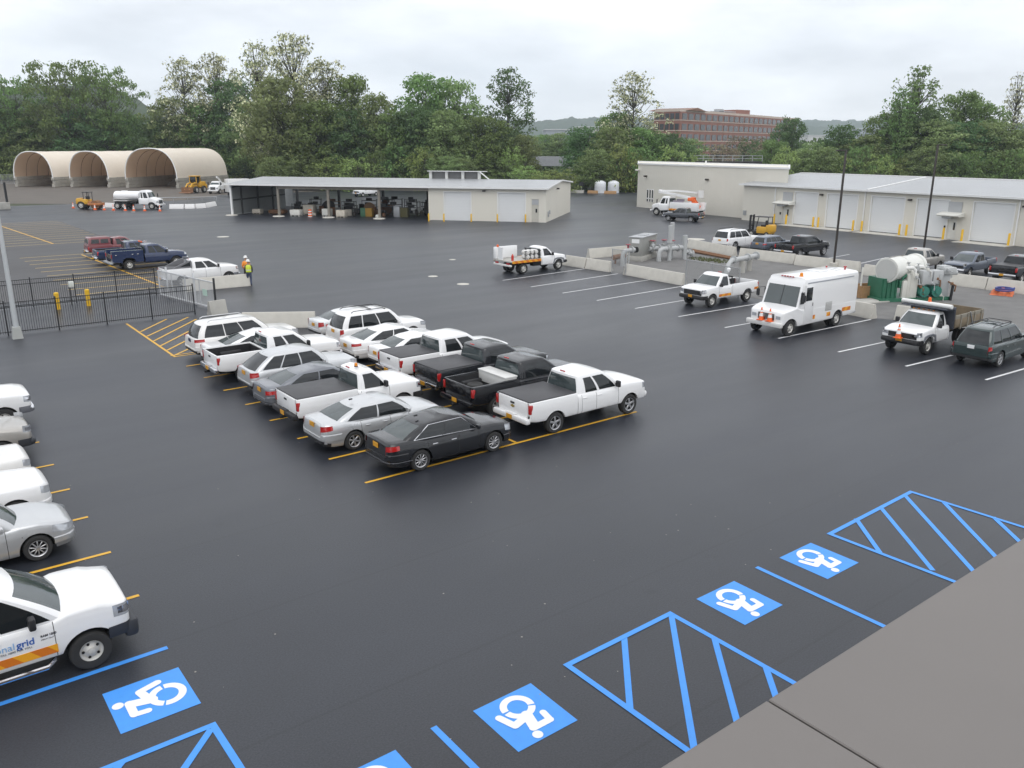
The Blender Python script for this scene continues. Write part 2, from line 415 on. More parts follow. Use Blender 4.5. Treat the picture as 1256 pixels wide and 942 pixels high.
def emit(root, g, paintmat, extra=None):
    extra = extra or {}
    order = ['cab', 'body', 'bed']
    objs = {}
    for key, (mb, _) in g.d.items():
        base = key.rstrip('0123456789'); nm = GROUPNAME.get(base, base)
        mt = [extra.get('body', paintmat), SEAM, PLASTIC] if base == 'body' else [extra.get('cab', paintmat), PLASTIC] if base == 'cab' else extra.get(base) or {'seam': SEAM, 'frame': PLASTIC, 'windscreen': WGLASS, 'rear_window': WGLASS, 'side_window': GLASS, 'taillight': TAIL, 'headlight': HEAD, 'grille': PLASTIC, 'bumper': PLASTIC, 'valance': PLASTIC}.get(base, paintmat)
        objs[key] = mb.build(nm, mt, None, 38)
    for key, o in objs.items():
        o.parent = root
    if 'cab' in objs:
        for key, o in objs.items():
            if key[:6] in ('window', 'frame', 'windsc', 'rear_w', 'side_w'): o.parent = objs['cab']
    if 'body' in objs and 'seam' in objs: objs['seam'].parent = objs['body']
    return objs
def mirrors(root, x, y, z, m, big=False):
    for s in (1, -1):
        b = MB(); d = (.12, .20, .24) if big else (.10, .20, .14)
        b.bbox((x, s*(y+.13), z), d, .035, 0, 2); b.box((x+.02, s*(y+.02), z-.04), (.05, .12, .05)); b.build('wing_mirror', m, root)
def handles(root, pts, W, m, z):
    for x, y in pts:
        for s in (1, -1):
            b = MB(); b.bbox((x, s*y, z), (.2, .04, .035), .012, 0, 1); b.build('door_handle', m, root)
def plate(root, x, z, m=PLATE, y=0):
    b = MB(); b.bbox((x, y, z), (.02, .31, .16), .006, 0, 1); b.build('licence_plate', m, root)

def car(name, label, cat, loc, rz, group, col, sp):
    """saloon, crossover or estate"""
    root = thing(name, label, cat, loc, rz, group)
    wb, fo, ro, W = sp['wb'], sp['fo'], sp['ro'], sp['W']; wr = sp['wr']
    x0, x1 = -wb/2-ro, wb/2+fo; zs = sp.get('sill', .24)
    belt, cowl, deck, nose = sp['belt'], sp['cowl'], sp['deck'], sp['nose']; suv = sp.get('suv', False)
    xcowl = sp['xcowl']; xdeck = sp['xdeck']
    if suv: top = [(x0, deck-.45), (x0+.012, deck-.08), (x0+.05, deck), (xdeck, belt+.03), (xcowl, cowl)]
    else: top = [(x0, deck-.42), (x0+.02, deck-.10), (x0+.07, deck-.01), (x0+.16, deck), (xdeck, deck-.0), (xdeck+.5, belt), (xcowl-.4, belt-.01), (xcowl, cowl)]
    hl = x1-xcowl
    top += [(xcowl+hl*.35, cowl-.015), (xcowl+hl*.65, cowl-(cowl-nose)*.35), (x1-.16, nose+.06), (x1-.06, nose-.01), (x1-.02, nose-.06), (x1, nose-.11)]
    bot = [(x0, zs+.13), (x0+.05, zs+.08), (x0+.35, zs+.03), (-wb/2, zs), (wb/2, zs), (x1-.4, zs), (x1-.04, zs+.02), (x1, zs+.14)]
    lh = sp.get('tail', (.72, .98, .30)); doors = sp['seams']
    hz = sp.get('head', (nose-.20, nose+.02, .42))
    def tg(x, y, z, k, side):
        lf = int(y > 0)
        if k == 0: return 'body'
        if k == 1 and z < zs+.12 and (sp.get('dark_sill')): return 'valance'
        if x < x0+.25 and z < zs+.17 and k <= 3: return 'valance'
        if 2 <= k <= len(TLEV) and zs+.04 < z and doors and doors[0] < x < doors[-1] and abs(y) > W*.38:
            i = sum(1 for d in doors if d < x)
            return 'door%d%d' % (i, lf)
        return 'body'
    g = shell(sp, x0, x1, top, bot, (-wb/2, wb/2), tg, CAR_PROF if not sp.get('boxy') else TRK_PROF, sp.get('rnd', .07), .03, seams=doors, tapf=sp.get('tapf', .14), tapr=sp.get('tapr', .09), cornf=sp.get('cornf', .26 if not sp.get('boxy') else .16), cornr=sp.get('cornr', .18 if not sp.get('boxy') else .10), cl=.30 if not sp.get('boxy') else .14)
    c = dict(sp['cab']); c.setdefault('w', W*.455); c.setdefault('W2', W*.345)
    cabin(g, c)
    ex = {'valance': PLASTIC}
    if suv: ex['rear_window'] = GLASS
    if sp.get('roofmat'): ex['cab'] = sp['roofmat']
    ex.update(sp.get('ex', {}))
    objs = emit(root, g, col, ex)
    for sd in (1, -1):
        wrap(g, 'r', sd, lh[2], W*sp.get('tail_in', .30), lambda t: lh[0]+(1-t)*(lh[1]-lh[0])*.35, lambda t: lh[1]-t*.01).build('taillight', TAIL, root, 60)
        hb = wrap(g, 'f', sd, hz[2], W*.25, lambda t: hz[0]+(1-t)**2*.08, lambda t: hz[1]+.06*(1-t)-.05*t).build('headlight', HEAD, root, 60)
    wrap(g, 'f', 1, 0, -W*.24, lambda t: zs+.14, lambda t: hz[0]+.10).build('grille', PLASTIC, root)
    wrap(g, 'r', 1, .05, 0, lambda t: zs+.13, lambda t: zs+.24, both=True).build('rear_valance', PLASTIC, root)
    wrap(g, 'r', 1, .62, 0, lambda t: zs+.25, lambda t: zs+.44, .03, True, 4, True).build('rear_bumper', col, root, 50)
    wrap(g, 'f', 1, .50, 0, lambda t: zs+.10, lambda t: zs+.26, .025, True, 4, True).build('front_bumper', col, root, 50)
    if sp.get('chrome'): wrap(g, 'r', 1, .75, 0, lambda t: zs+.20, lambda t: zs+.225, .034, True, 1).build('bumper_trim', CHROME, root)
    b = MB(); b.box((0, 0, zs+.17), (x1-x0-.5, W-.45, .30)); b.box((0, 0, zs+.35), (wb-.9, W-.25, .35)); b.build('underbody', UNDER, root)
    for s in (1, -1):
        for a in (-wb/2, wb/2):
            put_wheel(root, a, W/2-.125, wr, .22, sp.get('wheel', 'alloy5'), s)
    mirrors(root, c['xf']-.52, W*.455, belt+.09, col)
    handles(root, sp['handles'], W, col if not sp.get('chrome') else CHROME, belt-.16 if not suv else belt-.18)
    plate(root, x0-.004, sp.get('plate', .80), sp.get('platem', PLATE))
    if sp.get('rack'):
        for s in (1, -1):
            b = MB(); zt = c['zt']+.02; y = s*(c['W2']-.13)
            b.tube([(c['XF']-.35, y, zt-.02), (c['XF']-.5, y, zt+.05), (c['XR']+.45, y, zt+.05), (c['XR']+.3, y, zt-.02)], .022, 6); b.build('roof_rail', sp['rack'], root)
        if sp.get('bars'):
            for x in (.1, -.7):
                b = MB(); b.box((x, 0, c['zt']+.075), (.06, 2*c['W2']-.26, .025)); b.build('roof_bar', PLASTIC, root)
    if sp.get('trim'):
        for s in (1, -1):
            b = MB(); P = []
            kn = [c['wins'][0][0], c['wins'][-1][1]]
            mb0 = [g.d['side_window%d%d' % (i, s > 0)][0] for i in range(len(c['wins']))]
            a = mb0[0].v; z = mb0[-1].v
            fr = sorted(a, key=lambda v: -v[0]); bk = sorted(z, key=lambda v: v[0])
            lo = sorted(a+z, key=lambda v: v[2])
            f3 = sorted([v for v in a if v[0] in sorted({v[0] for v in a})[-9:]], key=lambda v: v[2])
            # walk outline: bottom front, top front, top rear, bottom rear
            bf_ = max(a, key=lambda v: v[0]-v[2]*.01); tf = max(a, key=lambda v: v[2]*3+v[0]); tr = max(z, key=lambda v: v[2]*3-v[0]); br_ = min(z, key=lambda v: v[0]+v[2]*.01)
            pts = [bf_, tf, tr, br_, bf_]; pts = [(p[0], p[1]+s*.016, p[2]) for p in pts]
            b.tube(pts, .014, 5); b.build('window_trim', CHROME, root)
    if sp.get('antenna'):
        b = MB(); b.bbox((c['XR']+.15, 0, c['zt']+.035), (.14, .04, .05), .015); b.build('roof_antenna', PLASTIC, root)
    if sp.get('exhaust'):
        pass
    return root

def sedan_spec(L=4.85, W=1.83, wb=2.80, wr=.33, h=1.46, **k):
    fo = .92*(L-wb)/2.05; ro = L-wb-fo; x0 = -wb/2-ro; x1 = wb/2+fo
    s = dict(W=W, wb=wb, wr=wr, fo=fo, ro=ro, belt=.95, cowl=.97, deck=1.03, nose=.78, xcowl=wb/2-.34, xdeck=x0+.75,
             seams=(wb/2-.62, .02, -wb/2+.28)[::-1], handles=((-.18, W/2-.015), (-wb/2+.52, W/2-.015)), wheel='alloy5',
             cab=dict(xf=wb/2-.18, xr=x0+.42, XF=.42, XR=-wb/2+.22, zf=.91, zr=.98, zt=h, drop=.05, wins=[(.05, .465), (.49, .90)], tb=.05, tt=.93, taper=.07, fb=.10, rb=.10, kx=5, crown=.035, W2=W*.355))
    for q, v in k.items():
        if q == 'cabx': s['cab'].update(v)
        else: s[q] = v
    return s
def suv_spec(L=4.9, W=1.93, wb=2.85, wr=.37, h=1.74, **k):
    fo = .93*(L-wb)/2.05; ro = L-wb-fo; x0 = -wb/2-ro
    s = dict(W=W, wb=wb, wr=wr, fo=fo, ro=ro, sill=.30, belt=1.08, cowl=1.08, deck=1.06, nose=.95, xcowl=wb/2-.42, xdeck=x0+.5, suv=True, tail=(.82, 1.06, .35), rnd=.07,
             seams=(wb/2-.60, 0, -wb/2+.30)[::-1], handles=((-.2, W/2-.01), (-wb/2+.52, W/2-.01)), wheel='alloy5', plate=.95, tapr=.07,
             cab=dict(xf=wb/2-.30, xr=x0+.06, XF=.42, XR=x0+.42, zf=1.02, zr=1.04, zt=h, drop=.04, wins=[(.045, .37), (.39, .68), (.70, .95)], taper=.06, rb=.06, fb=.08, br=.14, tt=.92, kx=3.5, crown=.03))
    for q, v in k.items():
        if q == 'cabx': s['cab'].update(v)
        else: s[q] = v
    return s

def truck_front(root, sp, col, x_cr, cabkind):
    """bonnet, doors and glasshouse of a pickup or chassis-cab truck up to the cab's back wall at x_cr; the wheelbase is centred on 0"""
    wb, fo, W, wr = sp['wb'], sp['fo'], sp['W'], sp['wr']; x1 = wb/2+fo; zs = sp.get('sill', .52); belt = sp.get('belt', 1.19); cowl = sp.get('cowl', 1.26); hood = sp.get('hood', 1.22)
    xc = wb/2-sp.get('xcoff', .42)
    top = [(x_cr, belt+.01), (xc-.35, belt+.0), (xc, cowl), (xc+.5, cowl-.01), (x1-.35, hood), (x1-.12, hood-.05), (x1-.04, hood-.08), (x1-.01, hood-.10), (x1, hood-.12)]
    bot = [(x_cr, zs), (wb/2, zs), (x1-.3, zs+.0), (x1, zs+.02)]
    ds = sp['seams']; hb = sp.get('headz', (.88, 1.12))
    def tg(x, y, z, k, side):
        lf = int(y > 0)
        if k == 0: return 'body'
        if 2 <= k <= len(TLEV) and z > zs+.04 and ds and ds[0] < x < ds[-1] and abs(y) > W*.4:
            return 'door%d%d' % (sum(1 for d in ds if d < x), lf)
        return 'body'
    g = shell(sp, x_cr, x1, top, bot, (wb/2,), tg, TRK_PROF, .07, .035, seams=[d for d in ds if d > x_cr+.02], cornr=None, tapf=.07, cornf=.13)
    c = dict(fb=.06, kx=3, crown=.03, xf=xc+.16, xr=x_cr+.02, XF=xc-(.70 if x_cr < -.5 else .56), XR=x_cr+.10, w=W*.463, W2=W*.375, zf=belt-.02, zr=belt-.02, zt=sp.get('roof', 1.88), wins=sp['wins'], taper=.03, bf=.2, br=.05, br2=.05, rb=.0, tb=.07, tt=.88, drop=.02)
    c.update(sp.get('cabx', {})); cabin(g, c)
    ex = {'bumper': sp.get('bump', CHROME), 'grille': sp.get('grille', PLASTIC)}; ex.update(sp.get('ex', {}))
    o = emit(root, g, col, ex); hl = sp.get('headl', .24)
    for sd in (1, -1): wrap(g, 'f', sd, hl, W*.30, lambda t: hb[0]+(1-t)*.05, lambda t: hb[1]+(1-t)*.015).build('headlight', HEAD, root, 60)
    for sd in (1, -1): wrap(g, 'f', sd, hl*.72, W*.34, lambda t: hb[0]+.05+(1-t)*.05, lambda t: hb[1]-.04, .012).build('headlight_reflector', CHROME, root, 60)
    wrap(g, 'f', 1, 0, -W*.295, lambda t: zs+.27, lambda t: hb[1]+.03).build('grille', ex['grille'], root)
    wrap(g, 'f', 1, .42, 0, lambda t: zs+.0, lambda t: zs+.25, .012, True).build('bumper', ex['bumper'], root, 60)
    b = MB(); b.box(((x_cr+x1)/2-.1, 0, zs+.12), (x1-x_cr-.35, W-.5, .35)); b.box(((x_cr+wb/2-.6)/2, 0, zs+.3), (wb/2-.6-x_cr, W-.2, .3)); b.build('underbody', UNDER, root)
    if sp.get('bump_box', True):
        b = MB(); b.bbox((x1-.02+sp.get('bumpx', 0)/2, 0, zs+.12-sp.get('bumpd', 0)/2), (.22+sp.get('bumpx', 0), W*.93, .24+sp.get('bumpd', 0)), .09); b.build('front_bumper', sp.get('bump', CHROME), root)
    mirrors(root, xc-sp.get('mirx', .30), W*.463, belt+.14, sp.get('mirror', PLASTIC), True)
    handles(root, sp['handles'], W, sp.get('handle', col), belt-.13)
    for s in (1, -1): put_wheel(root, wb/2, W/2-.15, wr, .26, sp.get('wheel', 'steel'), s)
    if sp.get('fplate', True): plate(root, x1+.10, zs+.20)
    if sp.get('cablights'):
        b = MB()
        for y in (-.5, -.25, 0, .25, .5): b.bbox((c['XF']-.12, y, c['zt']+.03), (.12, .07, .04), .015)
        b.build('roof_marker_lights', AMBER, root)
    return c
def pickup(name, label, loc, rz, group, col, sp):
    root = thing(name, label, 'pickup truck', loc, rz, group)
    wb, W, wr = sp['wb'], sp['W'], sp['wr']; x0 = -wb/2-sp['ro']; x_cr = sp['x_cr']; zs = sp.get('sill', .52)
    c = truck_front(root, sp, col, x_cr, None)
    rail = sp.get('rail', 1.28); fl = .80
    th = sp.get('tailz', (.88, 1.20))
    def tg(x, y, z, k, side):
        if k == 0: return 'bed'
        if side == 'r': return None
        return 'bed'
    top = [(x0, rail), (x_cr-.03, rail)]; bot = [(x0, zs+.12), (x0+.3, zs+.06), (-wb/2+.5, zs), (x_cr, zs)]
    g = shell(sp, x0, x_cr-.03, top, bot, (-wb/2,), tg, TRK_PROF, .05, .0, cornf=None, cornr=.05, tapr=.02, openbed=fl, capf=True, capr=True)
    emit(root, g, col, sp.get('bedex'))
    b = MB(); b.bbox((x_cr-.05, 0, (fl+rail)/2), (.06, W*.93, rail-fl-.01), .015); b.build('bed_wall', col, root)
    b = MB(); b.bbox((x0+.028, 0, (zs+.16+rail)/2), (.07, W*.80, rail-zs-.17), .025)
    tgate = b.build('tailgate', sp.get('gatem', col), root); b = MB(); b.bbox((x0-.012, 0, rail-.16), (.03, .22, .07), .012); b.build('tailgate_handle', sp.get('gateh', PLASTIC), tgate)
    for s in (1, -1):
        b = MB(); b.bbox((x0+.06, s*(W/2-.095), (th[0]+th[1])/2), (.13, .14, th[1]-th[0]), .03); b.build('taillight', sp.get('tailm', TAIL), root)
    b = MB(); b.bbox((x0-.06, 0, zs+.12), (.20, W*.95, .20), .05); b.box((x0-.05, 0, zs+.235), (.16, .5, .012)); b.build('rear_bumper', sp.get('rbump', CHROME), root)
    plate(root, x0-.165, zs+.13)
    b = MB(); b.box(((x0+x_cr)/2, 0, .62), (x_cr-x0-.3, W-.5, .28)); b.box((x0-.1, 0, zs-.04), (.35, .08, .08)); b.build('chassis_frame', UNDER, root)
    for s in (1, -1): put_wheel(root, -wb/2, W/2-.15, wr, .26, sp.get('wheel', 'steel'), s)
    if sp.get('cover'):
        b = MB(); b.bbox(((x0+x_cr)/2-.0, 0, rail+.015), (x_cr-x0-.08, W*.90, .05), .02); b.build('bed_cover', sp['cover'], root)
    if sp.get('liner'):
        b = MB(); b.box(((x0+x_cr)/2, 0, fl+.012), (x_cr-x0-.2, W*.86, .02))
        for s in (1, -1): b.box(((x0+x_cr)/2, s*W*.418, (fl+rail)/2-.02), (x_cr-x0-.2, .02, rail-fl-.06)); b.bbox((-wb/2, s*W*.36, fl+.12), (.95, .22, .26), .08)
        b.box((x_cr-.10, 0, (fl+rail)/2-.02), (.02, W*.85, rail-fl-.06)); b.build('bed_liner', PLASTIC, root)
    if sp.get('steps'):
        for s in (1, -1):
            b = MB(); b.tube([(x_cr+.1, s*(W/2-.12), .42), (x_cr+.25, s*(W/2+.03), .38), (wb/2-.75, s*(W/2+.03), .38), (wb/2-.6, s*(W/2-.12), .42)], .045, 8); b.build('side_step', sp['steps'], root)
    if sp.get('beacon'):
        b = MB(); b.lathe([(.07, 0), (.07, .03)], (c['XR']+.22, -.25, c['zt']+.03), n=12, mi=1); b.lathe([(.06, .03), (.058, .12), (.03, .15)], (c['XR']+.22, -.25, c['zt']+.03), n=12); b.build('roof_beacon', [AMBER, PLASTIC], root)
    if sp.get('brakelight', True):
        b = MB(); b.bbox((c['XR']-.0, 0, c['zt']+.005), (.05, .26, .045), .012); b.build('third_brake_light', TAIL, root)
    if sp.get('tape'):
        for s in (1, -1):
            b = MB(); b.box(((sp['seams'][0]+sp['seams'][-1])/2, s*(W/2+.001), zs+.17), (sp['seams'][-1]-sp['seams'][0]-.03, .012, .16)); b.build('reflective_stripe', TAPE, root)
            b = MB(); b.box((x0+.25, s*(W/2-.01), zs+.30), (.42, .012, .16)); b.build('reflective_stripe', TAPE, root)
    return root
def pk(kind, **k):
    """pickup proportions: regular, extended or crew cab"""
    if kind == 'regular': s = dict(wb=3.15, fo=.87, ro=1.10, x_cr=-.28, seams=(-.15, .98), wins=[(.10, .86)], handles=((.05, .99),))
    elif kind == 'extended': s = dict(wb=3.64, fo=.90, ro=1.13, x_cr=-.78, seams=(-.60, .10, 1.20), wins=[(.075, .50), (.56, .86)], handles=((.25, .99), (-.45, .99)))
    else: s = dict(wb=3.66, fo=.90, ro=1.13, x_cr=-1.02, seams=(-.92, .12, 1.20), wins=[(.07, .47), (.525, .90)], handles=((.26, .99), (-.75, .99)))
    s.update(W=2.0, wr=.39); s.update(k); s['handles'] = tuple((x, s['W']/2-.012) for x, y in s['handles'])
    return s
# ------------------------------------------------------------------ parked vehicles (all local +x = nose)
ROW = 'vehicles parked nose to tail in the marked central bays'; LEFT = 'vehicles parked along the near side edge of the lot'; FLEET = 'work vehicles parked in the white-lined bays'; FAR = 'vehicles parked beyond the concrete barriers'; OLD = 'vehicles parked beside the fenced strip'
def cx(rear, sp): return rear+sp['wb']/2+sp['ro']
# rear row of the central block, from the near end
s = sedan_spec(4.76, 1.83, 2.80, .34, 1.47, tail=(.76, .96, .36), tail_in=.25, chrome=True, trim=True, antenna=True, wheel='alloy10', plate=.86, dark_sill=True)
car('sedan', 'black sedan with chrome window surrounds parked on the long yellow line', 'car', (13.9, 21.72, 0), 0, ROW, BLACK, s)
s = sedan_spec(4.68, 1.83, 2.73, .33, 1.45, tail=(.76, .98, .34), wheel='alloy6', antenna=True, plate=.92)
car('sedan', 'silver sedan with red tail lamps between the black sedan and the white covered pickup', 'car', (13.07, 24.62, 0), .01, ROW, SILVER, s)
s = pk('regular', wb=3.05, W=2.02, cover=TONNEAU, bump=PLASTIC, rbump=PLASTIC, beacon=True, wheel='steel', tailz=(.86, 1.18))
o = pickup('pickup_truck', 'white regular cab pickup with grey bed cover and amber beacon on its roof', (13.45, 27.15, 0), 0, ROW, WHITE, s)
s = sedan_spec(4.85, 1.82, 2.78, .33, 1.45, tail=(.74, .92, .36), chrome=True, plate=.86)
car('sedan', 'dark grey sedan tucked behind the white covered pickup with the amber beacon', 'car', (cx(10.85, s), 29.75, 0), 0, ROW, GREY, s)
s = suv_spec(4.72, 1.92, 2.82, .37, 1.70, wheel='alloy5', roofmat=None, cabx=dict(XR=-1.55), tail=(.80, 1.06, .30))
car('crossover', 'silver crossover with a dark glass roof and wide rear window', 'car', (cx(11.15, s), 32.15, 0), 0, ROW, SILVER, s)
s = pk('extended', wb=3.60, liner=True, wheel='alloy5', rbump=CHROME, bump=CHROME)
pickup('pickup_truck', 'white extended cab pickup with an open empty black-lined bed', (cx(10.75, s), 34.95, 0), 0, ROW, WHITE, s)
s = sedan_spec(4.85, 1.83, 2.77, .34, 1.47, cabx=dict(XR=-.75, xr=-1.95), tail=(.76, .97, .32))
car('sedan', 'white sedan hidden behind the open-bed white pickup, only its rear glass showing', 'car', (cx(11.3, s), 37.3, 0), 0, ROW, WHITE, s)
s = suv_spec(5.1, 1.98, 3.02, .38, 1.78, rack=SILVER, wheel='alloy5', tail=(.90, 1.08, .42), platem=mat('dark_plate', (.02, .03, .08), .4), cabx=dict(wins=[(.06, .36), (.375, .64), (.655, .95)]))
car('suv', 'large white SUV nearest the yellow hatched corner', 'suv', (cx(11.25, s), 39.35, 0), 0, ROW, WHITE2, s)
# front row
s = pk('extended', wb=3.645, cover=TONNEAU, bump=WHITE, rbump=WHITE, wheel='alloy5', tailz=(.88, 1.22), W=2.03)
o = pickup('pickup_truck', 'white extended cab pickup with black bed cover at the near end of the front row', (19.9, 21.98, 0), 0, ROW, WHITE, s)
xe_ = -s['wb']/2-s['ro']; b = MB(); b.prism([(-.10, -.03), (-.035, -.03), (-.03, -.05), (.045, -.05), (.05, -.03), (.11, -.03), (.09, .03), (.035, .03), (.03, .05), (-.045, .05), (-.05, .03), (-.12, .03)], -.006, .006, axis='x'); b.xf(Matrix.Translation((xe_-.012, 0, 1.0))); b.build('tailgate_emblem', mat('gold_emblem', (.55, .40, .12), .3, .6), o)
s = pk('extended', wb=3.66, liner=True, bump=BLACK, rbump=BLACK, wheel='alloy6', W=2.03, grille=PLASTIC)
T1 = (cx(16.5, s), 24.75, 0)
pickup('pickup_truck', 'black pickup carrying a white toolbox across its open bed', T1, 0, ROW, BLACK, s)
b = MB(); b.bbox((0, 0, .23), (.56, 1.72, .42), .02); b.bbox((0, 0, .46), (.60, 1.78, .07), .025); o = b.build('toolbox', GALV); tag(o, 'white metal toolbox lying across the bed of the black pickup', 'toolbox'); o.location = (T1[0]-1.12, T1[1], .90)
o.data.materials[0] = mat('white_toolbox', (.62, .62, .60), .4, noise_amt=.08)
b = MB(); b.lathe([(.16, -.1), (.19, -.12), (.30, -.11), (.33, -.04), (.33, .04), (.30, .11), (.19, .12), (.16, .1)], n=24); o = b.build('spare_tyre', RUBBER); tag(o, 'loose black spare tyre lying in the bed of the black pickup', 'tyre'); o.location = (T1[0]-2.1, T1[1]+.1, .95)
s = pk('extended', wb=3.64, cover=TONNEAU, bump=PLASTIC, rbump=CHROME, W=2.03)
pickup('pickup_truck', 'charcoal pickup with a flat black bed cover beside the black toolbox pickup', (cx(16.75, s), 27.4, 0), 0, ROW, DKGREY, s)
s = pk('crew', wb=3.65, cover=TONNEAU, bump=CHROME, rbump=CHROME, W=2.02, brakelight=False)
pickup('pickup_truck', 'white crew cab pickup with grey bed cover beside the charcoal pickup', (cx(16.6, s), 30.05, 0), 0, ROW, WHITE, s)
s = sedan_spec(4.7, 1.8, 2.7, .33, 1.47)
car('sedan', 'white sedan mostly hidden behind the white crew cab pickup', 'car', (cx(17.2, s), 32.4, 0), 0, ROW, WHITE, s)
s = sedan_spec(4.85, 1.83, 2.80, .34, 1.46, tail=(.80, .97, .40), tail_in=.18, wheel='alloy10', cabx=dict(XR=-1.05))
car('sedan', 'white sedan with long thin red tail lamps between two white vehicles', 'car', (cx(16.85, s), 34.6, 0), 0, ROW, WHITE, s)
s = suv_spec(4.9, 1.9, 2.87, .38, 1.82, boxy=True, rack=PLASTIC, bars=True, tail=(.80, 1.10, .16), tail_in=.40, cabx=dict(XR=-2.12, w=.87, W2=.74))
car('suv', 'white boxy SUV with black roof rack in the far half of the front row', 'suv', (cx(17.5, s), 37.2, 0), 0, ROW, WHITE, s)
s = sedan_spec(4.6, 1.8, 2.70, .33, 1.44, tail=(.70, 1.0, .22))
car('sedan', 'pale silver sedan at the far end of the front row beside a concrete barrier', 'car', (cx(17.65, s), 39.8, 0), 0, ROW, mat('pale_silver', (.68, .69, .70), .3, .2, .5, .6), s)
# noses along the left edge
def fx(front, sp): return front-sp['wb']/2-sp['fo']
s = pk('crew', wb=3.57, fo=.76, hood=1.25, cowl=1.32, belt=1.22, roof=1.95, mirx=.62, W=2.02, wr=.385, xcoff=.28, bumpx=.05, bumpd=.14, gap=.11, wheel='steel', bump=mat('dark_bumper', (.035, .038, .045), .45), steps=CHROME, headz=(.90, 1.16), headl=.30, fplate=False, cabx=dict(XF=.64), cover=None, liner=True, x_cr=-.80, seams=(-.70, .10, 1.22), ex={'windscreen': WGLASS})
LT = (fx(2.90, s), 16.93, 0)
lt = pickup('pickup_truck', 'white utility pickup with blue door lettering and orange stripe along its sill', LT, 0, LEFT, WHITE, s)
for sd in (-1,):
    b = MB(); b.box((.48, sd*(s['W']/2+.002), .70), (1.52, .012, .17)); b.box((-.3, sd*(s['W']/2+.002), .70), (.7, .012, .17)); b.build('reflective_stripe', TAPE, lt)
def text(body, size, mtl, parent, loc, rot, ext=.002, bold=0, name='lettering', align='LEFT'):
    cu = bpy.data.curves.new(name, 'FONT'); cu.body = body; cu.size = size; cu.extrude = ext; cu.offset = bold; cu.align_x = align; cu.materials.append(mtl)
    o = None; t_ = bpy.data.objects.new(name, cu); C.objects.link(t_); bpy.context.view_layer.update(); me = bpy.data.meshes.new_from_object(t_.evaluated_get(bpy.context.evaluated_depsgraph_get())); bpy.data.objects.remove(t_); me.name = name; o = bpy.data.objects.new(name, me); C.objects.link(o); o.parent = parent; o.location = loc; o.rotation_euler = rot; return o
NBLUE = mat('logo_blue', (.03, .12, .42), .4); NLIGHT = mat('logo_pale_blue', (.22, .42, .70), .4); BADGE = mat('badge_grey', (.06, .06, .07), .4)
yy = -(s['W']/2+.004)
text('national', .19, NLIGHT, lt, (.575, yy, .925), (PI/2, 0, 0), align='RIGHT')
text('grid', .19, NBLUE, lt, (.595, yy, .925), (PI/2, 0, 0), bold=.003)
text('HERE WITH YOU. HERE FOR YOU.', .055, BADGE, lt, (.0, yy, .86), (PI/2, 0, 0))
text('RAM 1500', .06, BADGE, lt, (.99, yy+.004, 1.0), (PI/2, 0, 0), bold=.002)
text('HEAVY DUTY', .04, BADGE, lt, (.99, yy+.004, .935), (PI/2, 0, 0))
s = sedan_spec(4.63, 1.76, 2.70, .325, 1.49, nose=.74, head=(.58, .76, .50), wheel='alloy10')
car('sedan', 'silver sedan with its nose and alloy wheel showing beyond the lettered utility pickup', 'car', (fx(2.95, s), 22.3, 0), 0, LEFT, SILVER, s)
s = suv_spec(4.7, 1.88, 2.75, .36, 1.72, nose=.98, head=(.72, .92, .25))
car('suv', 'white SUV nose with a round dark badge on its bonnet beside the silver sedan', 'suv', (fx(2.85, s), 24.75, 0), 0, LEFT, WHITE, s)
s = suv_spec(4.7, 1.86, 2.75, .36, 1.72, nose=1.0, head=(.74, .94, .22))
car('suv', 'white SUV nose between the tan pickup and the other white nose', 'suv', (fx(2.75, s), 27.15, 0), 0, LEFT, WHITE2, s)
s = pk('extended', wb=3.4, W=1.9, wr=.37, bump=mat('dark_bumper', (.035, .038, .045), .45), sill=.46, hood=1.06, belt=1.08, cowl=1.12, roof=1.74, fplate=False)
pickup('pickup_truck', 'tan pickup nose with amber corner lamp and dark bumper', (fx(3.2, s), 30.15, 0), 0, LEFT, TAN, s)
s = pk('extended', wb=3.6, W=2.0, wr=.40, bump=CHROME, fplate=False)
pickup('pickup_truck', 'white pickup nose with chrome bumper beyond the tan pickup', (fx(3.75, s), 33.9, 0), 0, LEFT, WHITE, s)
b = MB(); b.cyl((0, 0, 0), (0, 0, .008), .2, n=20)
# older strip beyond the fence
s = pk('extended', wb=3.3, W=1.85, wr=.35, cover=None, sill=.46, belt=1.06, cowl=1.10, hood=1.04, roof=1.72, rail=1.14, tailz=(.72, 1.0))
rd = pickup('pickup_truck', 'faded red pickup with a matching windowed cap over its bed', (cx(15.5, s), 82.4, 0), 0, OLD, RED, s)
g = Groups(); cabin(g, dict(xf=s['x_cr']-.05, xr=-1.65-1.12, XF=s['x_cr']-.06, XR=-1.65-1.0, w=.86, W2=.74, zf=1.14, zr=1.14, zt=1.80, wins=[(.08, .46), (.54, .92)], bf=.02, bf2=.02, br=.03, br2=.03, taper=0, fb=0, rb=0, tb=.2, tt=.8))
for key, (mb, _) in g.d.items():
    if key == 'cab': cap = mb.build('bed_cap', RED, rd)
for key, (mb, _) in g.d.items():
    if key != 'cab': mb.build(GROUPNAME.get(key.rstrip('0123456789'), key.rstrip('0123456789')), PLASTIC if key == 'frame' else GLASS, cap)
s = pk('extended', wb=3.7, W=2.0, wr=.39, cover=None, liner=True)
pickup('pickup_truck', 'navy pickup with silver wheel arches between the red pickup and the utility truck', (cx(15.0, s), 76.6, 0), 0, OLD, BLUE, s)
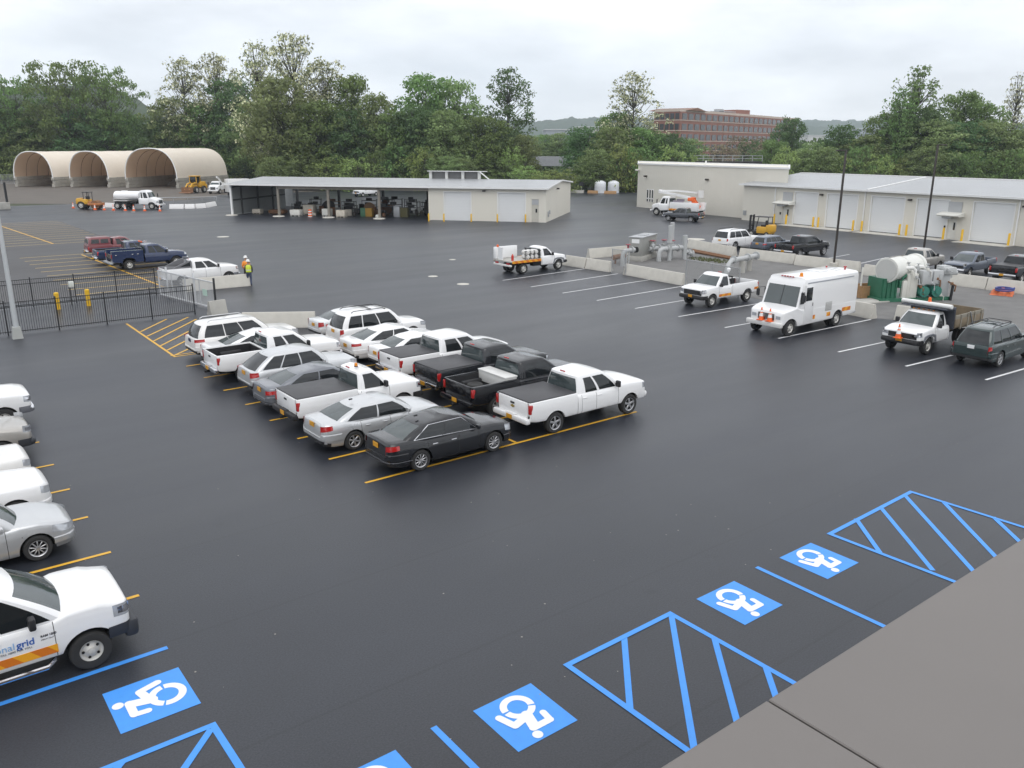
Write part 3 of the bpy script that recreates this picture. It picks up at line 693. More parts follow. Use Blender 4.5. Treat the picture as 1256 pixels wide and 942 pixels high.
# avalanche style sport truck: sloping sail panels behind the cab
s = pk('crew', wb=3.30, fo=.80, ro=1.12, x_cr=-.95, W=2.0, wr=.38, roof=1.80, wheel='alloy6', cover=TONNEAU, sill=.46, seams=(-.88, .02, 1.08), wins=[(.07, .46), (.52, .92)])
av = pickup('sport_pickup', 'white crew cab sport truck with sloping grey panels behind its cab', (cx(16.35, s)-.05, 61.95, 0), .0, OLD, WHITE, s)
for sd in (1, -1):
    b = MB(); b.prism([(-.93, 1.80), (-.93, 1.28), (-2.25, 1.28), (-2.2, 1.34), (-1.3, 1.72)], sd*.80, sd*.93); b.build('sail_panel', mat('grey_cladding', (.16, .16, .17), .5), av)
    b = MB(); b.prism([(-1.02, 1.70), (-1.02, 1.40), (-1.75, 1.40)], sd*.925, sd*.937); b.build('side_window', GLASS, av)
# work vehicles in the white-lined bays
W9 = PI
s = pk('regular', wb=3.48, x_cr=-.15, seams=(-.03, 1.15), handles=((.15, 1),), W=2.03, wr=.41, wheel='steel', bump=PLASTIC, rbump=WHITE, liner=True, grille=PLASTIC, tape=True, headz=(.88, 1.14), headl=.28, hood=1.22, cowl=1.28, belt=1.22, roof=1.96)
fp = pickup('pickup_truck', 'white regular cab pickup with black grille and orange sill stripe by the van', (43.0, 34.15, 0), W9, FLEET, WHITE, s)
b = MB(); b.lathe([(.05, 0), (.05, .08), (.11, .1), (.12, .22), (.06, .27)], (-.35, .45, 1.98), n=14); b.build('roof_beacon', mat('white_lens', (.8, .8, .8), .2), fp)
b = MB(); b.box((-.42, 0, 1.72), (.06, 1.5, .06)); b.box((-.42, .7, 1.5), (.06, .06, .5)); b.box((-.42, -.7, 1.5), (.06, .06, .5)); b.build('headache_rack', PLASTIC, fp)
s = suv_spec(4.9, 1.87, 2.95, .37, 1.80, boxy=True, rack=PLASTIC, bars=True, wheel='alloy5', tail=(.82, 1.06, .14), tail_in=.40, platem=REFLECT, cabx=dict(XR=-2.05), ex={'valance': mat('grey_lower', (.15, .15, .15), .5), 'rear_window': GLASS})
car('suv', 'dark green SUV with roof rack parked beside the dump truck', 'suv', (cx(39.15, s), 16.6, 0), 0, FLEET, DKGREEN, s)
# beyond the barriers
s = suv_spec(5.15, 2.04, 2.95, .40, 1.90, boxy=True, wheel='alloy6', sill=.36, belt=1.16, cowl=1.2, deck=1.14, nose=1.08, tail=(.85, 1.14, .12), tail_in=.42, platem=PLATE, cabx=dict(zf=1.1, zr=1.12, w=.94, W2=.80, XR=-2.3), rack=PLASTIC, ex={'rear_window': GLASS})
car('suv', 'large white SUV behind the barriers next to the forklift', 'suv', (cx(65.6, s), 52.35, 0), 0, FAR, WHITE, s)
s = suv_spec(4.55, 1.82, 2.68, .35, 1.62, tail=(.84, 1.0, .3), ex={'rear_window': GLASS}, roofmat=None)
car('crossover', 'slate blue crossover between the white SUV and the black pickup', 'car', (cx(66.0, s), 48.3, 0), 0, FAR, SLATE, s)
s = pk('crew', wb=3.8, W=2.02, wr=.41, liner=True, bump=CHROME, rbump=CHROME, wheel='alloy6', ex={'rear_window': GLASS})
pickup('pickup_truck', 'black crew cab pickup parked behind the barriers beside the slate crossover', (cx(65.3, s), 44.9, 0), 0, FAR, BLACK, s)
s = pk('extended', wb=3.5, W=1.95, wr=.38)
o = pickup('pickup_truck', 'silver grey pickup behind the white drum of the green machine', (G(1130, 336).x+1.2, G(1130, 336).y+1.0, 0), 0, FAR, TAN, s)
s = pk('crew', wb=3.25, W=1.85, wr=.37, liner=True, sill=.48, belt=1.12, cowl=1.14, hood=1.08, roof=1.76, rail=1.18)
pickup('pickup_truck', 'blue grey pickup facing the barriers to the right of the green machine', (68.6, 30.2, 0), W9, FAR, SLATE, s)
s = pk('crew', wb=3.6, W=2.0, wr=.39, cover=TONNEAU, ex={'rear_window': GLASS})
pickup('pickup_truck', 'black pickup with its tailgate towards the barrier by the orange tarpaulin', (cx(66.0, s), 26.6, 0), 0, FAR, BLACK, s)
s = pk('crew', wb=3.25, W=1.86, wr=.38, liner=True, sill=.5, belt=1.10, cowl=1.12, hood=1.06, roof=1.76, rail=1.16, wheel='alloy5')
tp = (G(825, 271)+G(848, 272.5))/2
pickup('pickup_truck', 'gunmetal crew cab pickup parked in front of the bucket truck', (tp.x+.7, tp.y+.6, 0), math.atan2(G(825, 271).y-G(848, 272.6).y, G(825, 271).x-G(848, 272.6).x)+.12, FAR, TACO, s)
# ------------------------------------------------------------------ special trucks
FT = dict(fo=.92, W=2.03, wr=.42, wheel='truck', bump=PLASTIC, headz=(.90, 1.16), hood=1.20, cowl=1.28, belt=1.22, roof=1.94, sill=.54)
def rear_duals(root, x, W, r, style='truck', w=.26):
    for s in (1, -1):
        put_wheel(root, x, W/2-.16, r, w, style, s); put_wheel(root, x, W/2-.46, r, w, style, s)
def cone(label, loc, group='orange traffic cones', h=.75, name='traffic_cone'):
    t = thing(name, label, 'traffic cone', loc, 0, group); k = h/.75
    b = MB(); b.bbox((0, 0, .02*k), (.38*k, .38*k, .04*k), .015*k); b.build('base', ORANGE, t)
    b = MB(); b.lathe([(.15*k, .03*k), (.115*k, .22*k)], n=16, caps=False); b.lathe([(.115*k, .22*k), (.083*k, .40*k)], n=16, mi=1, caps=False); b.lathe([(.083*k, .40*k), (.072*k, .46*k)], n=16, caps=False); b.lathe([(.072*k, .46*k), (.054*k, .56*k)], n=16, mi=1, caps=False); b.lathe([(.054*k, .56*k), (.03*k, .70*k), (.02*k, .72*k)], n=16); b.build('body', [ORANGE, REFLECT], t)
    return t
# --- step van
VX, VY = 40.25, 26.45
def step_van():
    t = thing('step_van', 'white walk-in step van with two orange cones on its front bumper', 'van', (VX, VY, 0), PI, FLEET)
    wb = 4.35; ax = (wb/2, -wb/2); hw = 1.17; r = .43
    g = Groups(); sp = dict(W=2.34, wr=r, gap=.09)
    x1 = wb/2+.62; x0 = -wb/2-1.75
    # lower body with bonnet
    top = [(x0, 1.35), (1.35, 1.35), (1.75, 1.50), (x1-.25, 1.34), (x1-.06, 1.27), (x1, 1.10)]; bot = [(x0, .62), (-wb/2-.9, .55), (wb/2-.7, .48), (x1-.2, .62), (x1, .64)]
    prof = [(0, .985), (.1, 1), (1, 1)]
    shell(sp, x0, x1, top, bot, ax, lambda x, y, z, k, s: 'body', prof, .05, .04, tapf=.14, cornf=.12, cornr=.04, tapr=0, grp=g)
    # cargo and cab box: cross-section lofted with rounded roof edges
    def sec(x, w, z0, zt): return [(x, -w, z0), (x, -w, z0+(zt-z0)*.5), (x, -w*.985, zt-.22), (x, -w*.95, zt-.08), (x, -w*.86, zt-.01), (x, 0, zt+.05), (x, w*.86, zt-.01), (x, w*.95, zt-.08), (x, w*.985, zt-.22), (x, w, z0+(zt-z0)*.5), (x, w, z0)]
    S = [sec(x0, hw-.02, 1.30, 2.92), sec(x0+.05, hw, 1.30, 2.98), sec(1.0, hw, 1.30, 2.98), sec(1.12, hw-.02, 1.30, 2.97)]
    for a, b in zip(S, S[1:]):
        for i in range(len(a)-1): g.face('cab', [a[i], a[i+1], b[i+1], b[i]])
    g.face('cab', S[0])
    # forward cab: side posts leaning with the windscreen
    zt = 2.97; A = S[-1]; F = [(1.70-.0, -hw*.97, 1.42), (1.52, -hw*.96, 2.0), (1.33, -hw*.94, 2.62), (1.22, -hw*.90, 2.80), (1.12, -hw*.84, 2.93)]
    B = [(p[0], p[1], p[2]) for p in A[:5]]
    for i in range(4):
        for sg in (1, -1):
            q = lambda p: (p[0], p[1]*sg, p[2])
            g.face('cab', [q(B[i]), q(B[i+1]), q(F[i+1]), q(F[i])])
    for i in range(4): g.face('cab', [F[i], (F[i][0], -F[i][1], F[i][2]), (F[i+1][0], -F[i+1][1], F[i+1][2]), F[i+1]])
    g.face('cab', [F[4], (F[4][0], -F[4][1], F[4][2]), A[6], A[5], A[4]])
    o = emit(t, g, WHITE)
    n = Vector((.95, 0, .30)).normalized()*.012
    b = MB(); m = []
    for k in range(2):
        pass
    P = lambda y, q: Vector((1.70-(.37)*q, y, 1.42+1.20*q))+n
    for sg in (0,):
        b.add([P(-1.02, .06), P(1.02, .06), P(.97, .92), P(-.97, .92)], [(0, 1, 2, 3)])
    ws = b.build('windscreen', WGLASS, t)
    b = MB(); b.tube([P(0, .04), P(0, .94)], .018, 5); b.build('windscreen_divider', PLASTIC, ws)
    for sg in (1, -1):
        b = MB(); b.box((1.36, sg*(hw*.985), 1.95), (.30, .02, .62)); b.build('side_window', GLASS, t)
        b = MB(); b.bbox((.72, sg*(hw+.004), 1.62), (.84, .02, 2.0), .01); d = b.build('sliding_door', WHITE, t)
        b = MB(); b.bbox((.80, sg*(hw+.014), 2.12), (.56, .02, .72), .008); b.build('door_window', GLASS, d)
        b = MB(); b.bbox((.42, sg*(hw+.02), 1.55), (.04, .03, .18), .01); b.build('door_handle', PLASTIC, d)
        b = MB(); b.bbox((-1.15, sg*(hw+.0), 1.27), (.62, .02, .50), .01)
        for q in range(5): b.box((-1.15, sg*(hw+.012), 1.10+q*.08), (.5, .012, .03))
        b.build('vent_panel', mat('vent_grey', (.45, .45, .44), .5), t)
        b = MB(); b.box((.55, sg*(hw+.002), .82), (.95, .014, .22)); b.box((-1.2, sg*(hw+.002), .82), (.35, .014, .22)); b.box((-2.95, sg*(hw+.002), .92), (.85, .014, .22)); b.build('reflective_stripe', TAPE, t)
        b = MB(); b.box((-1.2, sg*(hw+.006), 2.72), (4.4, .014, .05)); b.build('rain_gutter', mat('grey_trim', (.30, .32, .36), .5), t)
        b = MB(); b.tube([(1.45, sg*hw*.98, 2.3), (1.66, sg*(hw+.28), 2.25), (1.66, sg*(hw+.28), 1.75), (1.48, sg*hw*.98, 1.7)], .018, 6); b.bbox((1.67, sg*(hw+.28), 2.0), (.07, .20, .38), .03); b.build('wing_mirror', PLASTIC, t)
        wrap(g, 'f', sg, 0, .62, lambda q: .92, lambda q: 1.13, .02).build('headlight', HEAD, t)
    b = MB(); b.bbox((x1+.01, 0, 1.0), (.05, 1.0, .34), .015)
    for q in range(5): b.box((x1+.04, 0, .88+q*.06), (.02, .94, .02), 1)
    b.build('grille', [PLASTIC, CHROME], t)
    b = MB(); b.bbox((x1+.12, 0, .64), (.24, 2.2, .26), .05); b.build('front_bumper', WHITE2, t)
    b = MB(); b.bbox((x0-.12, 0, .60), (.30, 2.1, .12), .02); b.build('rear_bumper', GALV, t)
    b = MB(); b.box(((x0+x1)/2-.1, 0, .62), (x1-x0-.6, 1.7, .35)); b.box((-.1, 0, .95), (2.4, 2.1, .5)); b.build('underbody', UNDER, t)
    for y in (-.5, -.25, 0, .25, .5): pass
    b = MB()
    for y in (-.34, -.17, 0, .17, .34): b.bbox((1.17, y, 2.98), (.10, .09, .06), .02)
    b.build('marker_lights', TAIL, t)
    b = MB(); b.lathe([(.11, 2.99), (.11, 3.03), (.09, 3.04), (.085, 3.16), (.04, 3.20)], (.75, .55, 0), n=14); b.build('roof_beacon', AMBER, t)
    b = MB(); b.bbox((-1.6, 0, 3.04), (.8, .8, .10), .03); b.bbox((-2.9, .3, 3.03), (.5, .4, .06), .02); b.build('roof_hatch', WHITE, t)
    b = MB(); b.lathe([(.05, 3.0), (.05, 3.10), (.09, 3.14), (.09, 3.2)], (-3.5, .5, 0), n=10); b.lathe([(.05, 3.0), (.05, 3.06), (.08, 3.1)], (-3.4, -.6, 0), n=10); b.build('rear_beacon', TAIL, t)
    for s in (1, -1): put_wheel(t, wb/2, 1.0, r, .26, 'truck', s)
    rear_duals(t, -wb/2, 2.3, r)
    return t, x1
sv, vx1 = step_van()
for i, y in enumerate((-.22, .32)):
    cone('orange cone with white bands standing on the %s of the step van bumper' % ('driver side half' if i else 'middle'), (VX-vx1-.12, VY-y*1.0, .77), 'cones carried on truck bumpers', .72)
# --- chassis cab builder
def chassis_cab(name, label, loc, rz, group, col, wb, sp0=None, cat='truck', x_cr=None, ext=False, **k):
    sp = dict(FT); sp.update(sp0 or {}); sp['wb'] = wb; t = thing(name, label, cat, loc, rz, group)
    x_cr = (wb/2-1.86 if not ext else wb/2-2.45) if x_cr is None else x_cr
    sp.setdefault('seams', (x_cr+.10, wb/2-.48) if not ext else (x_cr+.12, x_cr+.75, wb/2-.48)); sp.setdefault('wins', [(.12, .82)] if not ext else [(.08, .50), (.56, .88)])
    sp['handles'] = ((x_cr+.3, sp['W']/2-.012),); sp.update(k)
    c = truck_front(t, sp, col, x_cr, None)
    return t, sp, x_cr, c
# --- dump truck
DY = 19.85; DX = 41.75
t, sp, xc, c = chassis_cab('dump_truck', 'white cab dump truck with brown timber-sided body and one orange cone on its bumper', (DX, DY, 0), PI, FLEET, WHITE, 3.7, cablights=True, fplate=True)
b = MB(); b.prism([(xc-.12, 1.02), (xc-.12, 2.0), (xc+.85, 2.07), (xc+.85, 2.12), (xc-.2, 2.12), (xc-.2, 1.02)], -1.12, 1.12); b.build('cab_shield', mat('dark_dump_steel', (.05, .055, .07), .6, noise_amt=.3), t)
dump = mat('weathered_dump_body', (.19, .15, .10), .8, noise_amt=.35, nscale=4)
x0 = -3.7/2-1.35
b = MB(); b.box(((xc+x0)/2-.1, 0, 1.08), (xc-.2-x0, 2.2, .12))
b.box((x0+.03, 0, 1.40), (.08, 2.25, .62))
b.box(((xc+x0)/2-.1, 0, .80), (xc-x0-.3, .9, .22))
db = b.build('dump_body', dump, t)
for s in (1, -1):
    b = MB(); b.bbox(((xc+x0)/2-.1, s*1.13, 1.30), (xc-.2-x0, .09, .42), .02); b.bbox(((xc+x0)/2-.1, s*1.13, 1.60), (xc-.2-x0, .05, .22), .01, 1)
    for q in range(4): b.box((x0+.3+q*.72, s*1.17, 1.35), (.09, .08, .72), 1)
    b.build('side_board', [dump, mat('grey_board', (.24, .22, .18), .85, noise_amt=.3)], db)
b = MB(); b.cyl((xc+.55, -1.25, 2.23), (xc+.55, 1.25, 2.23), .11, n=14); b.build('tarp_roller', mat('white_tarp_tube', (.74, .74, .72), .5), t)
b = MB(); b.box((xc+.30, 0, 2.15), (.25, 2.3, .06)); b.build('roller_bracket', PLASTIC, t)
b = MB(); b.lathe([(.09, 2.33), (.09, 2.37), (.075, 2.38), (.07, 2.51), (.03, 2.55)], (xc+.5, .1, 0), n=12); b.build('roof_beacon', ORANGE, t)
b = MB(); b.box((0, 0, .72), (4.6, .8, .25)); b.build('chassis_frame', UNDER, t)
for s in (1, -1):
    b = MB(); b.tube([(x0+1.6, s*1.2, 1.75), (x0+1.2, s*1.22, 1.1)], .03, 6); b.build('tarp_arm', GALV, t)
    b = MB(); b.prism([(3.7/2-.62, .60), (3.7/2-.50, .95), (3.7/2-.2, 1.02), (3.7/2+.2, 1.02), (3.7/2+.5, .95), (3.7/2+.60, .72), (3.7/2+.50, .72), (3.7/2+.42, .86), (3.7/2+.15, .93), (3.7/2-.15, .93), (3.7/2-.42, .86), (3.7/2-.52, .60)], s*.98, s*1.05); b.build('wheel_arch_flare', mat('grey_flare', (.17, .18, .20), .6), t)
rear_duals(t, -3.7/2, 2.2, .42)
cone('orange cone with white band riding on the dump truck front bumper', (DX-3.7/2-1.04, DY+.02, .80), 'cones carried on truck bumpers', .72)
# --- flatbed service truck
FX, FY = 42.45, 52.4
t, sp, xc, c = chassis_cab('flatbed_truck', 'white flatbed service truck loaded with gas bottles beside the white-lined empty bays', (FX, FY, 0), .02, FLEET, WHITE, 3.75, fplate=False)
x0 = -3.75/2-1.30; deck = 1.02
b = MB(); b.bbox(((xc+x0)/2-.05, 0, deck), (xc-x0-.15, 2.35, .12), .02); fb = b.build('flat_deck', mat('deck_grey', (.42, .41, .38), .7, noise_amt=.3), t)
for s in (1, -1):
    b = MB(); b.box(((xc+x0)/2-.05, s*1.18, deck-.02), (xc-x0-.25, .02, .20)); b.build('reflective_stripe', TAPE, fb)
b = MB(); b.bbox((x0+.05, 0, .72), (.14, 2.2, .16), .03); b.box((x0+.02, .7, .86), (.1, .3, .12), 1); b.box((x0+.02, -.7, .86), (.1, .3, .12), 1); b.build('rear_bumper', [WHITE2, TAIL], t)
b = MB(); b.box((x0+.12, .35, 1.55), (.05, .55, .95)); b.bbox((x0+1.12, 1.02, 1.55), (2.2, .30, .92), .03); b.build('side_cabinet', WHITE, t)
b = MB()
for q in range(4): b.cyl((xc-.25-.45*q, -.9, 1.08), (xc-.25-.45*q, -.9, 1.72), .03, n=6)
b.box((xc-.9, -.9, 1.72), (1.5, .05, .05)); b.box((xc-.9, -.9, 1.38), (1.5, .05, .05)); b.box((xc-.10, 0, 1.72), (.06, 2.0, .06)); b.box((xc-.10, .9, 1.4), (.06, .06, .7)); b.box((xc-.10, -.9, 1.4), (.06, .06, .7)); b.build('bottle_rack', PLASTIC, t)
b = MB(); b.box((0, 0, .74), (5.2, .8, .25)); b.bbox((-.4, -.75, .72), (.8, .45, .4), .03); b.build('chassis_frame', UNDER, t)
for s in (1, -1):
    b = MB(); b.prism([(3.75/2-.62, .60), (3.75/2-.50, .95), (3.75/2-.2, 1.02), (3.75/2+.2, 1.02), (3.75/2+.5, .95), (3.75/2+.60, .72), (3.75/2+.50, .72), (3.75/2+.42, .86), (3.75/2+.15, .93), (3.75/2-.15, .93), (3.75/2-.42, .86), (3.75/2-.52, .60)], s*.98, s*1.05); b.build('wheel_arch_flare', mat('grey_flare', (.17, .18, .20), .6), t)
rear_duals(t, -3.75/2, 2.25, .42)
for i in range(3):
    for j in range(2):
        b = MB(); b.lathe([(.03, -.02), (.14, 0), (.175, .06), (.175, .62), (.14, .70), (.05, .73)], n=14, axis='y'); o = b.build('gas_bottle', WHITE2); tag(o, 'white gas bottle lying on its side in the rack of the flatbed truck', 'gas bottle', 'gas bottles on the flatbed truck')
        o.location = (FX+xc-.45-.42*i, FY-.98, 1.27+.36*j)
b = MB(); b.lathe([(.10, 0), (.10, .38), (.05, .44), (.03, .52)], n=12); o = b.build('fire_extinguisher', mat('extinguisher_red', (.5, .03, .02), .3)); tag(o, 'red fire extinguisher standing at the rear corner of the flatbed truck', 'extinguisher'); o.location = (FX+x0+.45, FY-.8, deck+.06)
b = MB(); b.lathe([(.09, 0), (.085, .14), (.04, .18)], n=12); o = b.build('roof_beacon', ORANGE, t); o.location = (x0+.25, .9, 2.02)
# --- navy utility body truck
UX, UY = 18.35, 72.9
t, sp, xc, c = chassis_cab('utility_truck', 'navy utility truck with a boxy service body and ladder lights on its cab', (UX, UY, 0), .02, OLD, BLUE, 3.7, dict(bump=CHROME, handle=BLUE), ext=True, fplate=False)
x0 = -3.7/2-1.25
for s in (1, -1):
    b = MB(); b.prism([(xc-.12, .62), (xc-.12, 1.55), (x0, 1.55), (x0, .70), (-3.7/2-.52, .62), (-3.7/2-.46, .86), (-3.7/2-.25, .98), (-3.7/2+.25, .98), (-3.7/2+.46, .86), (-3.7/2+.52, .62)], s*.62, s*1.06)
    o = b.build('service_body', BLUE, t)
    b = MB()
    for q in ((xc-.55), (-1.55), (x0+.3)): b.bbox((q, s*1.07, 1.25), (.12, .03, .06), .01)
    b.build('compartment_latch', CHROME, o)
b = MB(); b.box(((xc+x0)/2-.06, 0, .95), (xc-x0-.12, 1.3, .08)); b.box((x0+.04, 0, 1.1), (.08, 1.3, .4)); b.box((xc-.15, 0, 1.3), (.06, 1.9, .8)); b.build('bed_floor', DKGREY, t)
b = MB(); b.bbox((x0-.08, 0, .62), (.25, 2.05, .16), .03); b.build('rear_bumper', GALV, t)
for s in (1, -1):
    b = MB(); b.bbox((x0-.01, s*.85, 1.15), (.05, .14, .3), .02); b.build('taillight', TAIL, t)
b = MB(); b.box((0, 0, .7), (4.4, .8, .3)); b.build('chassis_frame', UNDER, t)
b = MB(); b.bbox((xc+.02, .3, 2.12), (.1, .25, .12), .03); b.bbox((xc+.02, -.3, 2.12), (.1, .25, .12), .03); b.build('work_light', ORANGE, t)
rear_duals(t, -3.7/2, 2.2, .40, 'truck')
# --- big cab helper for medium trucks: conventional bonnet cab
def big_cab(t, xf, col, W=2.35, wr=.52, bonnet=1.25, h=2.75, glassy=True):
    """cab whose bumper is at local x = xf; returns x of the cab's back"""
    xw = xf-bonnet; xb = xw-1.75; ax = xf-.95
    g = Groups(); sp = dict(W=W, wr=wr, gap=.10)
    top = [(xb, 1.72), (xw-.2, 1.70), (xw, 1.80), (xf-.35, 1.58), (xf-.08, 1.50), (xf, 1.30)]; bot = [(xb, .80), (ax-.7, .72), (xf-.3, .68), (xf, .70)]
    shell(sp, xb, xf, top, bot, (ax,), lambda x, y, z, k, s: 'body' , TRK_PROF, .12, .07, tapf=.22, cornf=.14, cornr=None, grp=g, seams=(xb+.15, xw-.1))
    cabin(g, dict(xf=xw+.12, xr=xb+.02, XF=xw-.45, XR=xb+.06, w=W*.43, W2=W*.38, zf=1.62, zr=1.62, zt=h, wins=[(.10, .56), (.68, .88)], bf=.18, br=.04, br2=.04, taper=.02, rb=0, tb=.08, tt=.80, kx=2.2, crown=.05))
    emit(t, g, col)
    for s in (1, -1):
        wrap(g, 'f', s, .2, W*.30, lambda q: 1.0, lambda q: 1.25, .01).build('headlight', HEAD, t)
        put_wheel(t, ax, W/2-.17, wr, .30, 'truck', s)
        b = MB(); b.tube([(xw-.05, s*W*.44, 2.35), (xw+.1, s*(W/2+.12), 2.3), (xw+.1, s*(W/2+.12), 1.75)], .02, 6); b.bbox((xw+.1, s*(W/2+.12), 2.05), (.08, .22, .5), .03); b.build('wing_mirror', PLASTIC, t)
    b = MB(); b.bbox((xf+.01, 0, 1.08), (.05, W*.46, .62), .02)
    for q in range(6): b.box((xf+.04, 0, .84+q*.095), (.02, W*.43, .025), 1)
    b.build('grille', [PLASTIC, CHROME], t)
    b = MB(); b.bbox((xf+.05, 0, .68), (.26, W*.95, .28), .06); b.build('front_bumper', col, t)
    b = MB(); b.box(((xb+xf)/2, 0, .85), (xf-xb-.4, W-.7, .4)); b.box(((xb+xw)/2, 0, 1.0), (1.2, W-.2, .3)); b.build('underbody', UNDER, t)
    return xb, ax
# --- water tanker far left
p = (G(157, 255.5)+G(187, 258))/2; dr = math.atan2(-.38, .93)
t = thing('tanker_truck', 'white tanker truck with rounded tank standing behind the row of cones', 'truck', (p.x+.3, p.y+1.2, 0), -.75)
xb, ax = big_cab(t, 3.55, WHITE, 2.4, .52, 1.2, 2.85)
b = MB()
pr_ = [(.98*math.cos(a)*1.05, 2.0+.72*math.sin(a)) for a in [2*PI*i/20 for i in range(20)]]
for (xa, ka), (xb_, kb) in (((-3.7, .80), (-3.55, 1)), ((-3.55, 1), (xb-.15, 1)), ((xb-.15, 1), (xb-.02, .80))):
    A = [(xa, y*ka, 2.0+(z-2.0)*ka) for y, z in pr_]; B = [(xb_, y*kb, 2.0+(z-2.0)*kb) for y, z in pr_]; n = 20
    b.add(A+B, [(i, (i+1) % n, (i+1) % n+n, i+n) for i in range(n)]+[tuple(range(n)), tuple(range(2*n-1, n-1, -1))])
b.bbox((-2.2, 0, 2.74), (.7, .7, .12), .03); b.build('tank', WHITE, t)
b = MB(); b.box((-2, 0, .98), (3.6, .9, .35)); b.bbox((-.3, -.95, 1.05), (.9, .4, .5), .05); b.bbox((-.3, .95, 1.05), (.9, .4, .5), .05); b.build('chassis_frame', UNDER, t)
for s in (1, -1):
    b = MB(); b.bbox((-2.4, s*1.0, 1.28), (2.3, .45, .10), .03); b.build('mudguard', WHITE2, t)
rear_duals(t, -1.95, 2.4, .52, 'truck', .28); rear_duals(t, -3.05, 2.4, .52, 'truck', .28)
# --- bucket truck by the tall building
pa = G(808, 263.5); pb = G(822, 264.5)
BT = (pa.x+.8, pa.y-3.2, 0)
t = thing('bucket_truck', 'white bucket truck with folded boom and orange turret in front of the tall cream building', 'truck', BT, PI/2+.19)
xb, ax = big_cab(t, 4.1, WHITE, 2.4, .52, 1.2, 2.75)
b = MB()
for s in (1, -1): b.bbox(((xb-3.6)/2-.1, s*.95, 1.42), (xb+3.4, .5, 1.15), .04)
b.box(((xb-3.6)/2-.1, 0, 1.05), (xb+3.5, 1.6, .2)); b.build('utility_body', WHITE, t)
for s in (1, -1):
    b = MB(); b.box((xb-.9, s*1.205, .98), (1.6, .014, .22)); b.build('reflective_stripe', TAPE, t)
b = MB(); b.cyl((-1.9, 0, 1.2), (-1.9, 0, 2.35), .48, .36, 14); b.bbox((-1.9, 0, 2.45), (.9, .9, .5), .08, 1); b.build('turret', [WHITE2, ORANGE], t)
b = MB(); b.prism([(-1.7, 2.3), (-3.1, 1.2), (-3.2, 1.5), (-2.1, 2.75)], -.34, .34); b.build('turret_cover', ORANGE, t)
b = MB(); b.tube([(-1.9, .25, 2.6), (.8, .25, 3.05), (3.3, .25, 3.30)], [.26, .22, .2], 4); b.build('lower_boom', WHITE, t)
b = MB(); b.tube([(3.3, -.2, 3.42), (.5, -.2, 3.52), (-2.6, -.2, 3.35)], [.17, .16, .14], 4); b.bbox((3.25, 0, 3.35), (.4, .75, .5), .06); b.build('upper_boom', WHITE, t)
b = MB(); b.lathe([(.42, 2.65), (.5, 2.7), (.52, 3.65), (.48, 3.66), (.45, 2.8)], (-3.1, -.2, 0), n=4); b.build('bucket', WHITE2, t)
b = MB(); b.bbox((-.2, .8, 2.1), (1.6, .3, .22), .05); b.build('tool_tray', mat('grey_mauve_gear', (.25, .22, .27), .6), t); b = MB(); b.bbox((.3, -.7, 2.2), (1.2, .3, .3), .05); b.build('tool_tray', M['grey_mauve_gear'], t)
b = MB(); b.box((-.4, 0, .85), (6.4, .9, .3)); b.build('chassis_frame', UNDER, t)
rear_duals(t, -1.9, 2.4, .5, 'truck', .28)
# --- white truck by the third arch
p = G(258, 238)
t = thing('service_truck', 'white flat-nosed truck with a raised arm parked at the foot of the largest arch', 'truck', (p.x+2.2, p.y+1.6, 0), PI+.85)
xb, ax = big_cab(t, 2.6, WHITE, 2.3, .48, 1.0, 2.45)
b = MB(); b.bbox((xb-1.6, 0, 1.5), (3.0, 2.2, 1.2), .05); b.build('box_body', WHITE2, t)
b = MB(); b.tube([(xb-1.0, .4, 2.1), (xb+.4, .5, 3.0), (xb+1.5, .5, 3.35)], .17, 6); b.build('raised_arm', WHITE, t)
b = MB(); b.box((xb-1.3, 0, .8), (3.4, .9, .3)); b.build('chassis_frame', UNDER, t)
rear_duals(t, xb-2.0, 2.2, .48)
p = far(286, 168)
t = thing('box_truck', 'white box truck whose roof shows above the open shed near the arches', 'truck', (p.x, p.y, 0), 0)
b = MB(); b.bbox((0, 0, 2.1), (4.2, 2.3, 2.5), .06); b.build('box_body', WHITE2, t)
xb, ax = big_cab(t, 4.4, WHITE, 2.2, .48, 1.0, 2.5); rear_duals(t, -1.2, 2.2, .48)
for q, (px, py, dd) in enumerate(((451, 238, 0), (462, 238, 0))): pass
p = far(457, 170)
s = pk('crew', W=2.0)
pickup('pickup_truck', 'white pickup seen through the back of the open shed', (p.x-2, p.y, 0), PI+.3, 'trucks seen through the open shed', WHITE, s)
